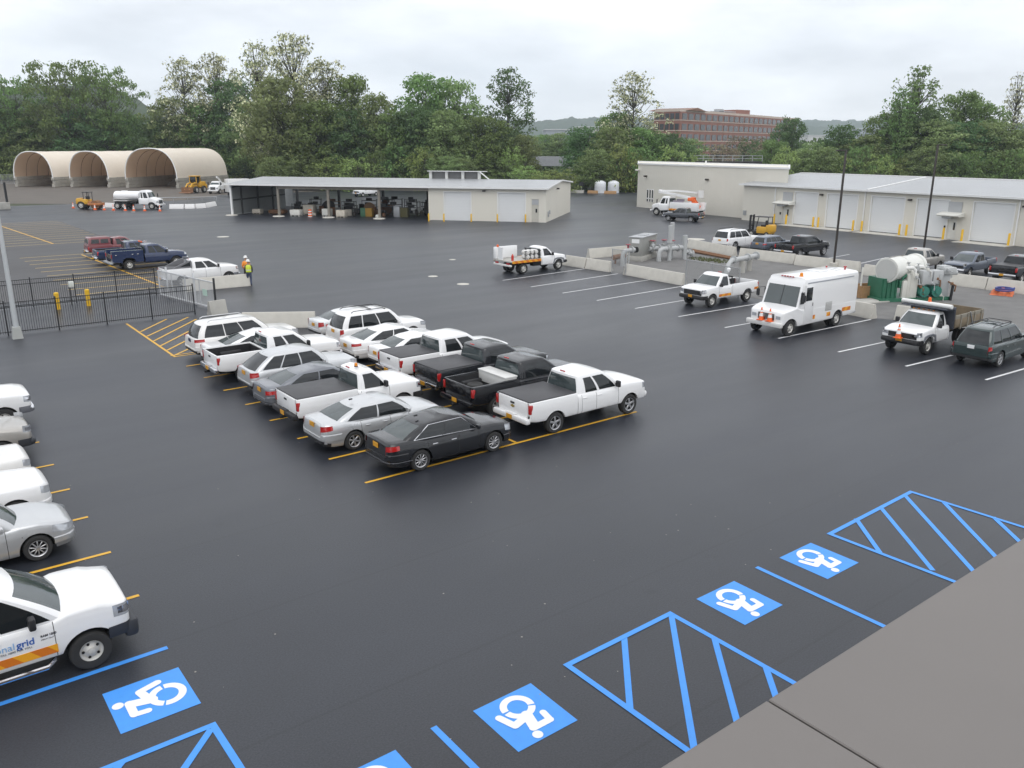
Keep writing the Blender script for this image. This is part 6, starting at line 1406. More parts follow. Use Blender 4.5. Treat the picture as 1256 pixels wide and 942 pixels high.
b = MB(); b.tube([(0, 0, -.1), (0, 0, .95), (.12, 0, 1.2), (.4, 0, 1.3), (1.2, 0, 1.3)], .19, 12); flange(b, (.9, 0, 1.3), (1, 0, 0), .3); b.build('pipe', PIPE, t); b = MB(); b.cyl((1.2, 0, 1.3), (1.45, 0, 1.3), .24, n=12); b.build('open_end', UNDER, t); b = MB(); b.cyl((.5, 0, 1.3), (.5, 0, 1.75), .07, n=8); b.lathe([(.2, 1.75), (.22, 1.78), (.2, 1.8)], (.5, 0, 0), n=12); b.build('valve_handle', REDH, t)
b = MB(); b.cyl((.55, -.1, 0), (.55, -.1, 1.2), .06, n=8); b.build('pipe_support', PIPE, t)
o = G(890, 338); t = thing('slanted_pipe', 'thick grey pipe slanting out of the gravel behind the pickup cab', 'pipework', o, math.atan2((G(926, 331)-o).y, (G(926, 331)-o).x)); e_ = (G(926, 331)-o).length
b = MB(); b.tube([(0, 0, -.1), (.12, 0, .45), (.35, 0, .85), (.7, 0, 1.1), (e_, 0, 1.15)], .19, 12); flange(b, (1.0, 0, 1.12), (1, 0, 0), .33); flange(b, (e_, 0, 1.15), (1, 0, 0), .34); flange(b, (e_*.7, 0, 1.13), (1, 0, 0), .33); b.build('pipe', PIPE, t)
b = MB(); b.cyl((e_*.5, -.1, 0), (e_*.5, -.1, .9), .26, n=12); b.build('concrete_pier', CONC2, t); b = MB(); b.cyl((e_*.82, .1, 0), (e_*.82, .1, .9), .22, n=12); b.build('concrete_pier', CONC2, t)
for i, dy in enumerate((0, .28)):
    a, c = G(850, 308.5+i*1.6), G(901, 318.5+i*1.3); b = MB(); b.cyl((a.x, a.y, .14), (c.x, c.y, .14), .11, n=8); o = b.build('rusty_pipe', RUST); tag(o, 'long rusty pipe lying %s the concrete barrier' % ('close against' if i == 0 else 'a little out from'), 'pipe', 'rusty pipes lying by the barrier')
a = G(752, 324); b = MB(); b.tube([(0, 0, .55), (1.6, .25, .6)], .22, 10); b.cyl((.3, .05, 0), (.3, .05, .45), .08, n=6); b.cyl((1.3, .2, 0), (1.3, .2, .45), .08, n=6); o = b.build('rusty_pipe', RUST); tag(o, 'short fat rusty pipe on stubs behind the wire mesh panel', 'pipe'); o.location = a
# wire mesh panels
def mesh_mat(name, dens):
    a = bpy.data.materials.new(name); a.use_nodes = True; nt = a.node_tree; p = nt.nodes['Principled BSDF']; p.inputs['Base Color'].default_value = (.35, .36, .36, 1); p.inputs['Metallic'].default_value = .5; p.inputs['Roughness'].default_value = .5
    tc = nt.nodes.new('ShaderNodeTexCoord'); s = nt.nodes.new('ShaderNodeSeparateXYZ'); nt.links.new(tc.outputs['Object'], s.inputs[0]); mm = []
    for sg in (1, -1):
        u = nt.nodes.new('ShaderNodeMath'); u.operation = 'MULTIPLY_ADD'; u.inputs[1].default_value = sg; nt.links.new(s.outputs['Z'], u.inputs[0]); nt.links.new(s.outputs['X'], u.inputs[2])
        k = nt.nodes.new('ShaderNodeMath'); k.operation = 'PINGPONG'; k.inputs[1].default_value = .045; nt.links.new(u.outputs[0], k.inputs[0])
        l = nt.nodes.new('ShaderNodeMath'); l.operation = 'LESS_THAN'; l.inputs[1].default_value = .045*dens; nt.links.new(k.outputs[0], l.inputs[0]); mm.append(l)
    x = nt.nodes.new('ShaderNodeMath'); x.operation = 'MAXIMUM'; nt.links.new(mm[0].outputs[0], x.inputs[0]); nt.links.new(mm[1].outputs[0], x.inputs[1]); nt.links.new(x.outputs[0], p.inputs['Alpha']); return a
CHAIN = mesh_mat('chain_link', .16)
def chain(label, p, q, h, step=3.0):
    p = Vector((p[0], p[1], 0)); q = Vector((q[0], q[1], 0)); d = q-p; Lf = d.length; t = thing('chain_link_fence', label, 'fence', p, math.atan2(d.y, d.x))
    b = MB(); b.quad((0, 0, .05), (Lf, 0, .05), (Lf, 0, h), (0, 0, h)); b.build('mesh', CHAIN, t, 0)
    n = max(1, round(Lf/step))
    for k in range(n+1): b = MB(); b.cyl((Lf*k/n, .03, 0), (Lf*k/n, .03, h+.05), .035, n=8); b.build('post', GALV, t)
    b = MB(); b.tube([(0, 0, h), (Lf, 0, h)], .025, 6); b.build('top_rail', GALV, t)
chain('chain link panel closing the gap between two concrete barriers by the pipe elbow', G(750, 335), G(767, 337.5), 1.9); chain('chain link panel between the long barrier and the parked pickup', G(840, 351), G(905, 364), 1.9)
chain('tall chain link fence behind the two white tanks', G(694, 234.5), G(786, 234.5), 2.7); chain('chain link fence beyond the yard seen at the far left of the shelters', G(-60, 226), G(18, 226), 2.4)
# tanks
for px, l in ((736, 'white plastic water tank, the one nearer the shed'), (752.2, 'white plastic water tank, the one nearer the tall building')):
    p = G(px, 236.5); t = thing('water_tank', l, 'tank', p, 0, 'white water tanks'); b = MB(); b.lathe([(1.22, 0), (1.24, .1), (1.2, .5), (1.24, .6), (1.2, 1.1), (1.24, 1.2), (1.2, 1.7), (1.22, 2.0), (1.1, 2.25), (.6, 2.5), (.25, 2.58)], n=28); b.build('body', mat('white_tank', (.72, .74, .76), .4, noise_amt=.05), t); b = MB(); b.lathe([(.25, 2.56), (.25, 2.68), (.05, 2.7)], n=16); b.build('lid', PLASTIC, t)
for a, c, l in (((701, 236.5), (716, 236.8), 'low weathered block lying left of the white tanks'), ((721, 237), (733, 237.4), 'low tan block with orange tops beside the first tank'), ((741, 237.6), (756, 237.8), 'low timber block in front of the tanks')):
    o = barrier(G(*a), G(*c), l, 'blocks in front of the white tanks', CONC2 if a[0] < 720 else WOOD, .6)
p = G(713, 236.2); t = thing('sign_board', 'small dark notice board on a post by the chain link fence', 'sign', p, -.6); b = MB(); b.cyl((0, 0, 0), (0, 0, 2.2), .05, n=8); b.build('post', GALV, t); b = MB(); b.box((0, -.05, 1.8), (.8, .04, .9)); b.build('board', PLASTIC, t)
# the machine: white drum on a green skid
o = G(1079, 370.5); q = G(1160, 367.5); t = thing('pumping_unit', 'green skid machine carrying a big pale drum and grey cabinets', 'machine', o, math.atan2((q-o).y, (q-o).x)); Ls = (q-o).length
GRE = mat('machine_green', (.022, .125, .070), .5, noise_amt=.3); DRUM = mat('pale_drum_paint', (.66, .66, .62), .45, noise_amt=.06); CABG = mat('cabinet_grey', (.44, .45, .45), .5, .1, noise_amt=.08); PALEG = mat('panel_pale', (.58, .57, .52), .6, noise_amt=.08)
b = MB(); b.box((Ls/2, .9, .10), (Ls, 2.2, .18)); b.box((Ls/2, -.15, .12), (Ls+.3, .12, .22)); b.build('skid', GRE, t)
b = MB(); b.box((.72, .95, .82), (1.15, 1.5, 1.3))
for k in range(4): b.box((.25+k*.31, .18, .82), (.06, .08, 1.25))
b.build('drum_stand', GRE, t)
dx = Matrix.Rotation(math.radians(13), 4, 'Z'); b = MB(); b.lathe([(.80, 0), (.82, .04), (.76, .07), (.76, 1.5), (.80, 1.53), (.80, 1.6), (.76, 1.63), (.76, 3.2), (.84, 3.25), (.84, 3.5), (.6, 3.6)], n=36, axis='x'); b.xf(Matrix.Translation((.45, .35, 2.0)) @ Matrix.Rotation(math.radians(25), 4, 'Z')); b.build('drum', DRUM, t)
b = MB(); b.lathe([(.70, -.02), (.70, .01), (.02, .015)], n=32, axis='x'); b.xf(Matrix.Translation((.43, .34, 2.0)) @ Matrix.Rotation(math.radians(25), 4, 'Z')); b.build('drum_cover', mat('drum_end_grey', (.52, .52, .50), .5, .2, noise_amt=.08), t)
b = MB(); b.bbox((1.75, -.0, .75), (.55, .18, 1.2), .02); b.bbox((2.15, .0, 1.0), (.75, .22, 1.6), .02); b.box((2.0, -.12, 1.1), (.06, .04, 1.3)); b.build('side_panel', PALEG, t)
for x in (3.05, 3.85): 
    b = MB(); b.bbox((x, .05, 1.55), (.72, .7, .85), .03); b.box((x+.15, -.31, 1.6), (.2, .02, .25)); b.build('control_cabinet', CABG, t)
for x in (2.95, 3.85):
    b = MB(); b.lathe([(.12, -.35), (.36, -.33), (.38, .0), (.38, .6), (.3, .7)], (x, .0, .62), axis='y', n=18); b.cyl((x, -.42, .62), (x, -.3, .62), .16, n=12); b.build('pump_body', mat('pump_teal', (.03, .17, .13), .45, noise_amt=.15), t)
for y, x in ((.35, 1.3), (.75, 2.3)):
    b = MB(); b.tube([(x, y, 1.7), (x, y, 2.0), (x+.15, y-.05, 2.12), (x+.9, y-.2, 2.14), (x+1.05, y-.25, 2.0), (x+1.1, y-.25, 1.5)], .13, 10); b.build('transfer_pipe', mat('white_pipe', (.70, .70, .68), .45), t)
b = MB(); b.tube([(1.55, .1, .3), (1.55, .1, 1.5), (1.9, .1, 1.75)], .09, 8); b.bbox((1.5, .2, 1.1), (.35, .3, .5), .05); b.build('valve_gear', GRE, t)
for k_ in range(9):
    b = MB(); x_ = 1.6+k_*.38; z_ = (1.95, 1.6, .95, 2.05, 1.2, 1.45, .4, 2.0, 1.1)[k_]; b.tube([(x_, .5, z_), (x_+.3, .15, z_+.08), (x_+.45, -.30-.02*k_, z_-.12), (x_+.5, -.34, z_-.5)], .028+.012*(k_ % 3), 6); b.bbox((x_+.3, -.25, z_), (.16, .14, .18), .03); b.build('small_pipe', (PALEG, CABG, RUST)[k_ % 3], t)
for x_, z_ in ((2.0, 2.3), (2.7, 2.2), (3.4, 2.15)):
    b = MB(); b.lathe([(.10, z_-.3), (.10, z_), (.05, z_+.05), (.04, z_+.15), (.12, z_+.17), (.12, z_+.2)], (x_, .3, 0), n=12); b.build('vent_cap', CABG, t)
b = MB(); b.bbox((4.75, .45, 1.15), (.65, .7, 2.1), .04); b.bbox((4.85, .2, 1.9), (.9, .6, .45), .06); b.cyl((5.1, .2, 1.75), (5.5, .1, 1.75), .14, n=10); b.build('end_cabinet', CABG, t)
b = MB(); b.cyl((4.95, -.3, 0), (5.0, -.3, 1.0), .09, n=10); b.build('support_post', BLKMET, t)
o = G(1057, 366.5); t = thing('timber_crate', 'open raw timber crate beside the green machine', 'crate', o, -.35); b = MB(); b.box((.7, .04, .42), (1.5, .06, .8)); b.box((.7, 1.16, .42), (1.5, .06, .8)); b.box((-.02, .6, .42), (.06, 1.06, .8)); b.box((1.42, .6, .42), (.06, 1.06, .8)); b.build('side_panel', WOOD, t); b = MB(); b.box((.7, .6, .12), (1.3, 1.0, .1)); b.build('floor', WOOD, t)
b = MB(); b.box((.05, .3, 1.1), (.07, .07, 1.9)); b.build('white_stake', WHT, t)
o = G(1052, 371.5); b = MB(); b.bbox((1.6, 0, .05), (3.6, 1.3, .10), .02); k = b.build('concrete_pad', CONC2); k.location = o; k.rotation_euler = (0, 0, -.25); structure(k)
p = G(1229, 360.5); t = thing('tarpaulin_heap', 'crumpled orange tarpaulin with blue hose on the gravel', 'tarpaulin', p, .3)
def crumple(r, h, seed, sx=1, sy=1):
    rg = random.Random(seed); b = MB(); n = 14
    for i in range(n):
        for j in range(n):
            x, y = (i/(n-1)*2-1), (j/(n-1)*2-1); d = max(abs(x), abs(y)); b.v.append((x*r*sx+rg.uniform(-.06, .06), y*r*sy+rg.uniform(-.06, .06), max(.02, h*(1-d**2.5)+rg.uniform(-.12, .12)*(1 if d < .95 else 0)) if d < .97 else .02))
    for i in range(n-1):
        for j in range(n-1): b.f.append((i*n+j, (i+1)*n+j, (i+1)*n+j+1, i*n+j+1)); b.mi.append(0)
    return b
crumple(.8, .3, 4, 1.3, .85).build('tarpaulin', mat('orange_tarp', (.62, .16, .06), .65, noise_amt=.25), t, 20)
b = MB(); b.tube([(.85*math.cos(a)*(1-.012*k)-.3, .55*math.sin(a)-.15, .30+.008*k) for k, a in enumerate([q*.45 for q in range(26)])], .06, 6); b.build('hose', mat('blue_hose', (.03, .05, .22), .5), t)
# left edge block and post
p = G(3, 257); t = thing('concrete_block', 'grey concrete block with a dark post at the far left of the yard', 'block', p, .2); b = MB(); b.bbox((-.4, 0, .55), (2.8, 1.2, 1.1), .05); b.build('block', CONC2, t); b = MB(); b.bbox((-1.2, .2, 1.9), (1.6, 1.0, 1.6), .05); b.build('upper_box', WHT, t); b = MB(); b.box((.75, -.2, 2.3), (.28, .28, 3.6)); b.build('post', BLKMET, t)
# forklift
p = (G(926, 291)+G(948, 290.5))/2; t = thing('forklift', 'yellow and black forklift standing behind the large white SUV', 'forklift', (p.x+.2, p.y+.6, 0), PI/2+.18)
b = MB(); b.bbox((-.55, 0, .75), (1.7, 1.25, .75), .10); b.bbox((-1.15, 0, .95), (.75, 1.3, .85), .15); b.build('body', MACHY, t); b = MB(); b.bbox((.2, 0, .45), (1.9, 1.2, .4), .05); b.bbox((-.35, 0, 1.22), (.6, .6, .2), .05); b.bbox((-.62, 0, 1.5), (.15, .55, .6), .05); b.build('chassis', PLASTIC, t)
b = MB()
for x in (-1.0, .62):
    for y in (-.55, .55): b.tube([(x+(.25 if x > 0 else 0), y, .9), (x, y*.95, 2.15)], .045, 6)
b.box((-.2, 0, 2.18), (1.75, 1.2, .06)); b.build('overhead_guard', PLASTIC, t)
b = MB()
for y in (-.38, .38): b.box((1.12, y, 1.2), (.12, .10, 2.3)); b.box((1.25, y, 1.2), (.08, .08, 2.2))
for z in (.4, 1.2, 2.2): b.box((1.15, 0, z), (.10, .8, .10))
b.box((1.33, 0, .5), (.06, 1.1, .5)); b.box((1.33, 0, 1.1), (.06, 1.1, .06)); b.build('mast', PLASTIC, t)
b = MB(); b.box((1.85, .3, .12), (1.0, .12, .05)); b.box((1.85, -.3, .12), (1.0, .12, .05)); b.build('fork', BLKMET, t)
for x, r_ in ((.85, .36), (-.95, .30)):
    for s in (1, -1): put_wheel(t, x, .55, r_, .24, 'steel', s)
# roller
p = (G(104, 256.5)+G(122, 257.5))/2; t = thing('road_roller', 'small yellow road roller with a rusty orange drum behind the cones', 'roller', (p.x+.1, p.y+1.0, 0), -.72)
b = MB(); b.bbox((-1.0, 0, 1.15), (1.9, 1.5, .75), .12); b.bbox((-1.6, 0, 1.25), (.6, 1.4, .9), .15); b.build('body', MACHY, t); b = MB(); b.bbox((.85, .72, .8), (1.9, .16, .35), .04); b.bbox((.85, -.72, .8), (1.9, .16, .35), .04); b.bbox((1.8, 0, .8), (.2, 1.5, .35), .04); b.bbox((.2, 0, .95), (.6, 1.1, .6), .08); b.build('drum_frame', MACHO, t)
b = MB(); b.lathe([(.62, -.62), (.68, -.6), (.68, .6), (.62, .62)], (.95, 0, .68), axis='y', n=28); b.build('drum', RUST, t)
b = MB()
for x in (-.75, .1):
    for y in (-.5, .5): b.tube([(x, y, 1.3), (x, y, 2.55)], .045, 6)
b.box((-.32, 0, 2.58), (1.1, 1.2, .08)); b.bbox((-.35, 0, 1.75), (.45, .5, .5), .06); b.build('canopy_frame', PLASTIC, t)
for s in (1, -1): put_wheel(t, -1.15, .62, .62, .42, 'truck', s)
# loader
p = G(238, 237.3); t = thing('wheel_loader', 'yellow wheel loader parked against the largest arched shelter', 'loader', (p.x+.8, p.y+1.5, 0), PI+.7)
b = MB(); b.bbox((-1.6, 0, 1.75), (2.3, 1.8, 1.1), .12); b.bbox((-2.7, 0, 1.3), (.5, 2.1, .9), .1); b.bbox((.9, 0, 1.3), (1.8, 1.0, .7), .1); b.build('body', MACHY, t); b = MB(); b.bbox((-.2, 0, 2.7), (1.4, 1.5, 1.3), .08); b.build('cab_glass', GLASS, t)
b = MB()
for x in (-.9, .5):
    for y in (-.75, .75): b.box((x, y, 2.7), (.12, .12, 1.5))
b.bbox((-.2, 0, 3.45), (1.8, 1.8, .16), .05); b.build('cab_frame', MACHY, t); b = MB(); b.tube([(.6, .55, 2.1), (1.9, .55, 1.9), (2.9, .55, .8)], .16, 6); b.tube([(.6, -.55, 2.1), (1.9, -.55, 1.9), (2.9, -.55, .8)], .16, 6); b.build('lift_arm', MACHY, t)
b = MB(); b.prism([(2.8, .2), (4.0, .15), (3.9, .3), (3.0, .35), (2.9, 1.3), (2.75, 1.3)], -1.3, 1.3); b.build('bucket', RUST, t); b = MB(); b.cyl((-1.5, .5, 2.3), (-1.5, .5, 3.0), .09, n=8); b.build('exhaust', BLKMET, t)
for x in (1.25, -1.6):
    for s in (1, -1): put_wheel(t, x, 1.0, .72, .5, 'truck', s)
# people
SKIN = mat('skin', (.38, .22, .15), .6); DENIM = mat('denim', (.045, .06, .11), .85, noise_amt=.2); DARKCL = mat('dark_clothes', (.03, .03, .035), .85); HIVIS = mat('hi_vis_yellow', (.62, .72, .06), .6); HIOR = mat('hi_vis_orange', (.85, .28, .03), .6); HELM = mat('white_helmet', (.8, .8, .78), .3)
def person(label, loc, rz, vest, trousers, sleeve, H=1.80, stride=.12):
    t = thing('person', label, 'person', loc, rz, 'workers in high visibility vests'); k = H/1.80
    V = [(0, 0, .95), (0, 0, 1.12), (0, 0, 1.30), (0, 0, 1.44), (.01, 0, 1.53), (.03, 0, 1.63), (.03, 0, 1.74),
         (0, .10, .90), (.06+stride*.3, .11, .50), (stride*.8, .11, .10), (stride*.8+.13, .12, .04), (0, -.10, .90), (.04, -.11, .50), (-stride, -.11, .10), (-stride+.13, -.12, .04),
         (0, .19, 1.42), (-.03, .25, 1.15), (.12, .20, .98), (.18, .16, .95), (0, -.19, 1.42), (-.03, -.25, 1.15), (.10, -.22, .96), (.16, -.20, .92)]
    E_ = [(0, 1), (1, 2), (2, 3), (3, 4), (4, 5), (5, 6), (0, 7), (7, 8), (8, 9), (9, 10), (0, 11), (11, 12), (12, 13), (13, 14), (3, 15), (15, 16), (16, 17), (17, 18), (3, 19), (19, 20), (20, 21), (21, 22)]
    RR = [.15, .145, .16, .13, .06, .095, .075, .10, .075, .055, .05, .10, .075, .055, .05, .075, .055, .042, .04, .075, .055, .042, .04]
    me = bpy.data.meshes.new('body'); me.from_pydata([tuple(c*k for c in v) for v in V], E_, []); o = bpy.data.objects.new('body', me); C.objects.link(o)
    md = o.modifiers.new('skin', 'SKIN'); sd_ = me.skin_vertices[0].data
    for i, r_ in enumerate(RR): sd_[i].radius = (r_*k, r_*k*(.8 if i in (1, 2, 3) else 1)); sd_[i].use_root = (i == 0)
    s2 = o.modifiers.new('sub', 'SUBSURF'); s2.levels = 2; s2.render_levels = 2
    bpy.context.view_layer.update(); m2 = bpy.data.meshes.new_from_object(o.evaluated_get(bpy.context.evaluated_depsgraph_get())); bpy.data.objects.remove(o); m2.name = 'body'
    for m_ in (SKIN, trousers, sleeve, DARKCL): m2.materials.append(m_)
    for p_ in m2.polygons:
        c = p_.center; z = c.z/k; p_.use_smooth = True
        p_.material_index = 0 if z > 1.50 or (z < 1.02 and abs(c.y)/k > .15 and c.x/k > .09) else 3 if z < .09 else 1 if z < .98 and abs(c.y)/k < .22 else 2
    body = link_mesh('body', m2, t)
    b = MB(); n = 16; rows = [(.16, .125, .98), (.165, .13, 1.12), (.18, .14, 1.28), (.17, .13, 1.42), (.11, .09, 1.49)]
    for rx, ry, z in rows: b.v += [(math.cos(2*PI*i/n)*ry*1.18*k, math.sin(2*PI*i/n)*rx*1.18*k, z*k) for i in range(n)]
    for r_ in range(4):
        for i in range(n): b.f.append((r_*n+i, r_*n+(i+1) % n, (r_+1)*n+(i+1) % n, (r_+1)*n+i)); b.mi.append(0)
    v_ = b.build('vest', vest, t, 60); b = MB(); b.lathe([(.152*k, 1.10*k), (.155*k, 1.15*k)], n=16, caps=False)
    b.v = [(x*1.02, y*1.32, z) for x, y, z in b.v]; b.build('reflective_band', REFLECT, v_)
    b = MB(); b.lathe([(.155, 1.72), (.16, 1.735), (.125, 1.74), (.122, 1.80), (.09, 1.86), (.02, 1.885)], (.03, 0, 0), n=18); b.v = [(x*k, y*k, z*k) for x, y, z in b.v]; b.build('hard_hat', HELM, t)
    b = MB(); b.bbox((.115*k, 0, 1.655*k), (.03*k, .025*k, .05*k), .01); b.build('nose', SKIN, body)
    return t
p = G(306.5, 350.5); person('person in yellow vest, white hard hat and jeans walking beside the barrier', p, 1.2, HIVIS, DENIM, DARKCL, 1.82)
p = G(303.5, 345.5); person('person in orange vest and white hard hat half hidden behind the other worker', p, 1.3, HIOR, DARKCL, HIOR, 1.84, .05)
# ------------------------------------------------------------------ trees
def leafmat(name, col, var=.24, pale=None, trans=.42):
    a = bpy.data.materials.new(name); a.use_nodes = True; nt = a.node_tree; N = nt.nodes.new; K = nt.links.new; p = nt.nodes['Principled BSDF']; out = nt.nodes['Material Output']
    g = N('ShaderNodeNewGeometry'); oi = N('ShaderNodeObjectInfo'); tc = N('ShaderNodeTexCoord')
    n = N('ShaderNodeTexNoise'); n.inputs['Scale'].default_value = .35; n.inputs['Detail'].default_value = 3; K(tc.outputs['Object'], n.inputs['Vector'])
    def mr(s, a0, a1, b0, b1):
        r = N('ShaderNodeMapRange'); r.inputs[1].default_value = a0; r.inputs[2].default_value = a1; r.inputs[3].default_value = b0; r.inputs[4].default_value = b1; K(s, r.inputs[0]); return r.outputs[0]
    def mul(x, y):
        m = N('ShaderNodeMath'); m.operation = 'MULTIPLY'; K(x, m.inputs[0]); K(y, m.inputs[1]); return m.outputs[0]
    f = mul(mul(mr(g.outputs['Random Per Island'], 0, 1, 1-var, 1+var), mr(n.outputs['Fac'], .3, .7, .72, 1.35)), mr(oi.outputs['Random'], 0, 1, 1.5, 2.2))
    src = None
    h = N('ShaderNodeHueSaturation'); h.inputs['Color'].default_value = (*col, 1); K(mr(oi.outputs['Random'], 0, 1, .475, .52), h.inputs['Hue']); h.inputs['Saturation'].default_value = .84; src = h.outputs['Color']
    if pale:
        mx = N('ShaderNodeMix'); mx.data_type = 'RGBA'; K(src, mx.inputs['A']); mx.inputs['B'].default_value = (*pale, 1); K(mr(g.outputs['Random Per Island'], .35, 1.0, 0, .8), mx.inputs['Factor']); src = mx.outputs['Result']
    s = N('ShaderNodeVectorMath'); s.operation = 'SCALE'; K(src, s.inputs[0]); K(f, s.inputs['Scale']); K(s.outputs[0], p.inputs['Base Color']); p.inputs['Roughness'].default_value = .6; p.inputs['Specular IOR Level'].default_value = .25
    t = N('ShaderNodeBsdfTranslucent'); K(s.outputs[0], t.inputs['Color']); m = N('ShaderNodeMixShader'); m.inputs[0].default_value = trans; K(p.outputs[0], m.inputs[1]); K(t.outputs[0], m.inputs[2]); K(m.outputs[0], out.inputs['Surface'])
    return a
BARK = mat('grey_brown_bark', (.085, .080, .065), .9, noise_amt=.3, nscale=3)
LF = dict(green=leafmat('leaf_green', (.080, .135, .030)), dark=leafmat('leaf_dark_green', (.055, .100, .030)), olive=leafmat('leaf_olive', (.108, .150, .044)), light=leafmat('leaf_light_green', (.135, .190, .040)),
          locust=leafmat('leaf_grey_green', (.125, .145, .065), .4, (.40, .39, .27)), brown=leafmat('leaf_brownish', (.135, .115, .065)), pale=leafmat('leaf_pale_grey', (.22, .24, .14), .4, (.40, .39, .29)))
def tree_mesh(seed, H, W, base, nclump, leaf, per, shape='round', rc=(1.2, 2.3), flat=.7, fill=.5):
    """returns (crown MB, trunk MB): leaf faces in many clumps on real limbs. base = height where the crown starts (fraction)"""
    rg = random.Random(seed); cr = MB(); tr = MB(); cz0 = H*base; ch = H-cz0; cl = []
    tries = 0
    while len(cl) < nclump and tries < nclump*40:
        tries += 1; u = rg.random(); z = cz0+ch*u
        if shape == 'round': prof = math.sqrt(max(.02, 1-((u-.45)/.58)**2))
        elif shape == 'spread': prof = (.35+.65*min(1, u*1.6)) if u < .8 else 1-(u-.8)*1.7
        elif shape == 'column': prof = .75*math.sin(PI*min(1, .12+u*.86))**.6+.15
        elif shape == 'spiky': prof = max(.12, 1-u*.85)
        else: prof = 1-abs(u-.3)*.9
        prof *= .78+.44*rg.random()
        rr = W/2*prof*(rg.random()**.38 if rg.random() > fill else rg.random()**.8); a = rg.uniform(0, 2*PI); r_ = rg.uniform(*rc)*(1-.3*u)
        c = Vector((rr*math.cos(a), rr*math.sin(a), z))
        if any((c-q).length < (r_+s_)*.42 for q, s_ in cl): continue
        cl.append((c, r_))
    if shape == 'spiky':
        for k in range(9):
            a = rg.uniform(0, 2*PI); rr = W/2*rg.uniform(.1, .62); top = H*rg.uniform(.80, 1.0); z = cz0+ch*.45
            while z < top: cl.append((Vector((rr*math.cos(a), rr*math.sin(a), z)), .85*(1-.5*(z-cz0)/ch)+.25)); z += .95
    lean = Vector((rg.uniform(-.4, .4), rg.uniform(-.4, .4), 0)); r0 = .012*H+.06
    tp = [Vector((0, 0, -.3)), Vector((0, 0, H*.12))+lean*.3, Vector((0, 0, H*.3))+lean, Vector((0, 0, H*.55))+lean*.5, Vector((0, 0, H*.86))]
    tr.tube(tp, [r0*1.25, r0, r0*.8, r0*.5, r0*.12], 7)
    for c, r_ in cl:
        zb = max(H*.12, min(H*.7, c.z-.55*math.hypot(c.x, c.y)-rg.uniform(.3, 1.5))); k = zb/H; b0 = Vector((lean.x*min(1, k*3), lean.y*min(1, k*3), zb)); md = (b0+c)/2+Vector((rg.uniform(-.4, .4), rg.uniform(-.4, .4), -.25))
        tr.tube([b0, md, c], [r0*.32*(1-k*.6), r0*.2*(1-k*.5), .03], 4, caps=False)
        nl = int(per*(r_/1.7)**2)
        for i in range(nl):
            d = Vector((rg.gauss(0, 1), rg.gauss(0, 1), rg.gauss(.15, .8))).normalized(); q = rg.random()**.45
            p = c+Vector((d.x*r_*q, d.y*r_*q, d.z*r_*q*flat)); s = leaf*rg.uniform(.55, 1.25)
            n = (d+Vector((rg.gauss(0, .6), rg.gauss(0, .6), rg.gauss(.35, .5)))).normalized(); u = n.orthogonal().normalized(); v = n.cross(u); ph = rg.uniform(0, 6.3); u, v = u*math.cos(ph)+v*math.sin(ph), v*math.cos(ph)-u*math.sin(ph)
            o = len(cr.v); cr.v += [tuple(p-u*s*.5), tuple(p+v*s*.32), tuple(p+u*s*.5+n*s*.08), tuple(p-v*s*.32)]; cr.f.append((o, o+1, o+2, o+3)); cr.mi.append(0)
    return cr, tr
PROTO = {}
def proto(key, leafkey, *a, **k):
    cr, tr = tree_mesh(*a, **k); PROTO[key] = (cr.mesh('crown', LF[leafkey], 0, False), tr.mesh('trunk', BARK, 40, False), a[1], a[2])
proto('broad', 'green', 11, 16, 13, .16, 150, .54, 82); proto('broad2', 'olive', 12, 16, 12, .14, 140, .54, 80); proto('dense', 'dark', 13, 15, 11, .10, 150, .50, 86)
proto('locust', 'locust', 14, 22, 11, .20, 170, .50, 54, rc=(.9, 1.8), fill=.4); proto('locust2', 'locust', 15, 22, 12, .18, 170, .50, 56, rc=(1.0, 1.9), fill=.4)
proto('spread', 'green', 16, 16, 19, .34, 140, .50, 66, shape='spread', rc=(1.1, 2.2), flat=.5); proto('column', 'dark', 17, 22, 11, .10, 150, .50, 78, shape='column', rc=(1.0, 1.9))
proto('spiky', 'green', 18, 20, 15, .10, 120, .46, 72, shape='spiky', rc=(1.0, 1.9)); proto('thin', 'pale', 19, 20, 10, .18, 90, .46, 32, shape='spiky', rc=(.6, 1.2), flat=.45, fill=.2); proto('bare', 'pale', 20, 22, 12, .26, 120, .44, 36, rc=(.8, 1.6), fill=.3)
proto('bush', 'light', 21, 7, 9, .04, 70, .50, 62, rc=(.9, 1.7)); proto('bush2', 'green', 22, 7, 10, .03, 75, .50, 62, rc=(.9, 1.8)); proto('brown', 'brown', 23, 12, 11, .08, 85, .5, 48, rc=(.9, 1.8))
TG = {}
def tree(kind, px, ytop, wpx, d, label, group='trees behind the yard', name='tree', zb=0.0):
    cme, tme, H0, W0 = PROTO[kind]; H = zat(ytop, d)-zb; p = far(px, d, zb+H*.62); W = wpx*d/1023
    t = thing(name, label, 'tree' if name == 'tree' else 'shrub', (p.x, p.y, zb), R.uniform(0, 6.28), group); t.scale = (W/W0, W/W0, H/H0)
    link_mesh('crown', cme, t); link_mesh('trunk', tme, t); return t
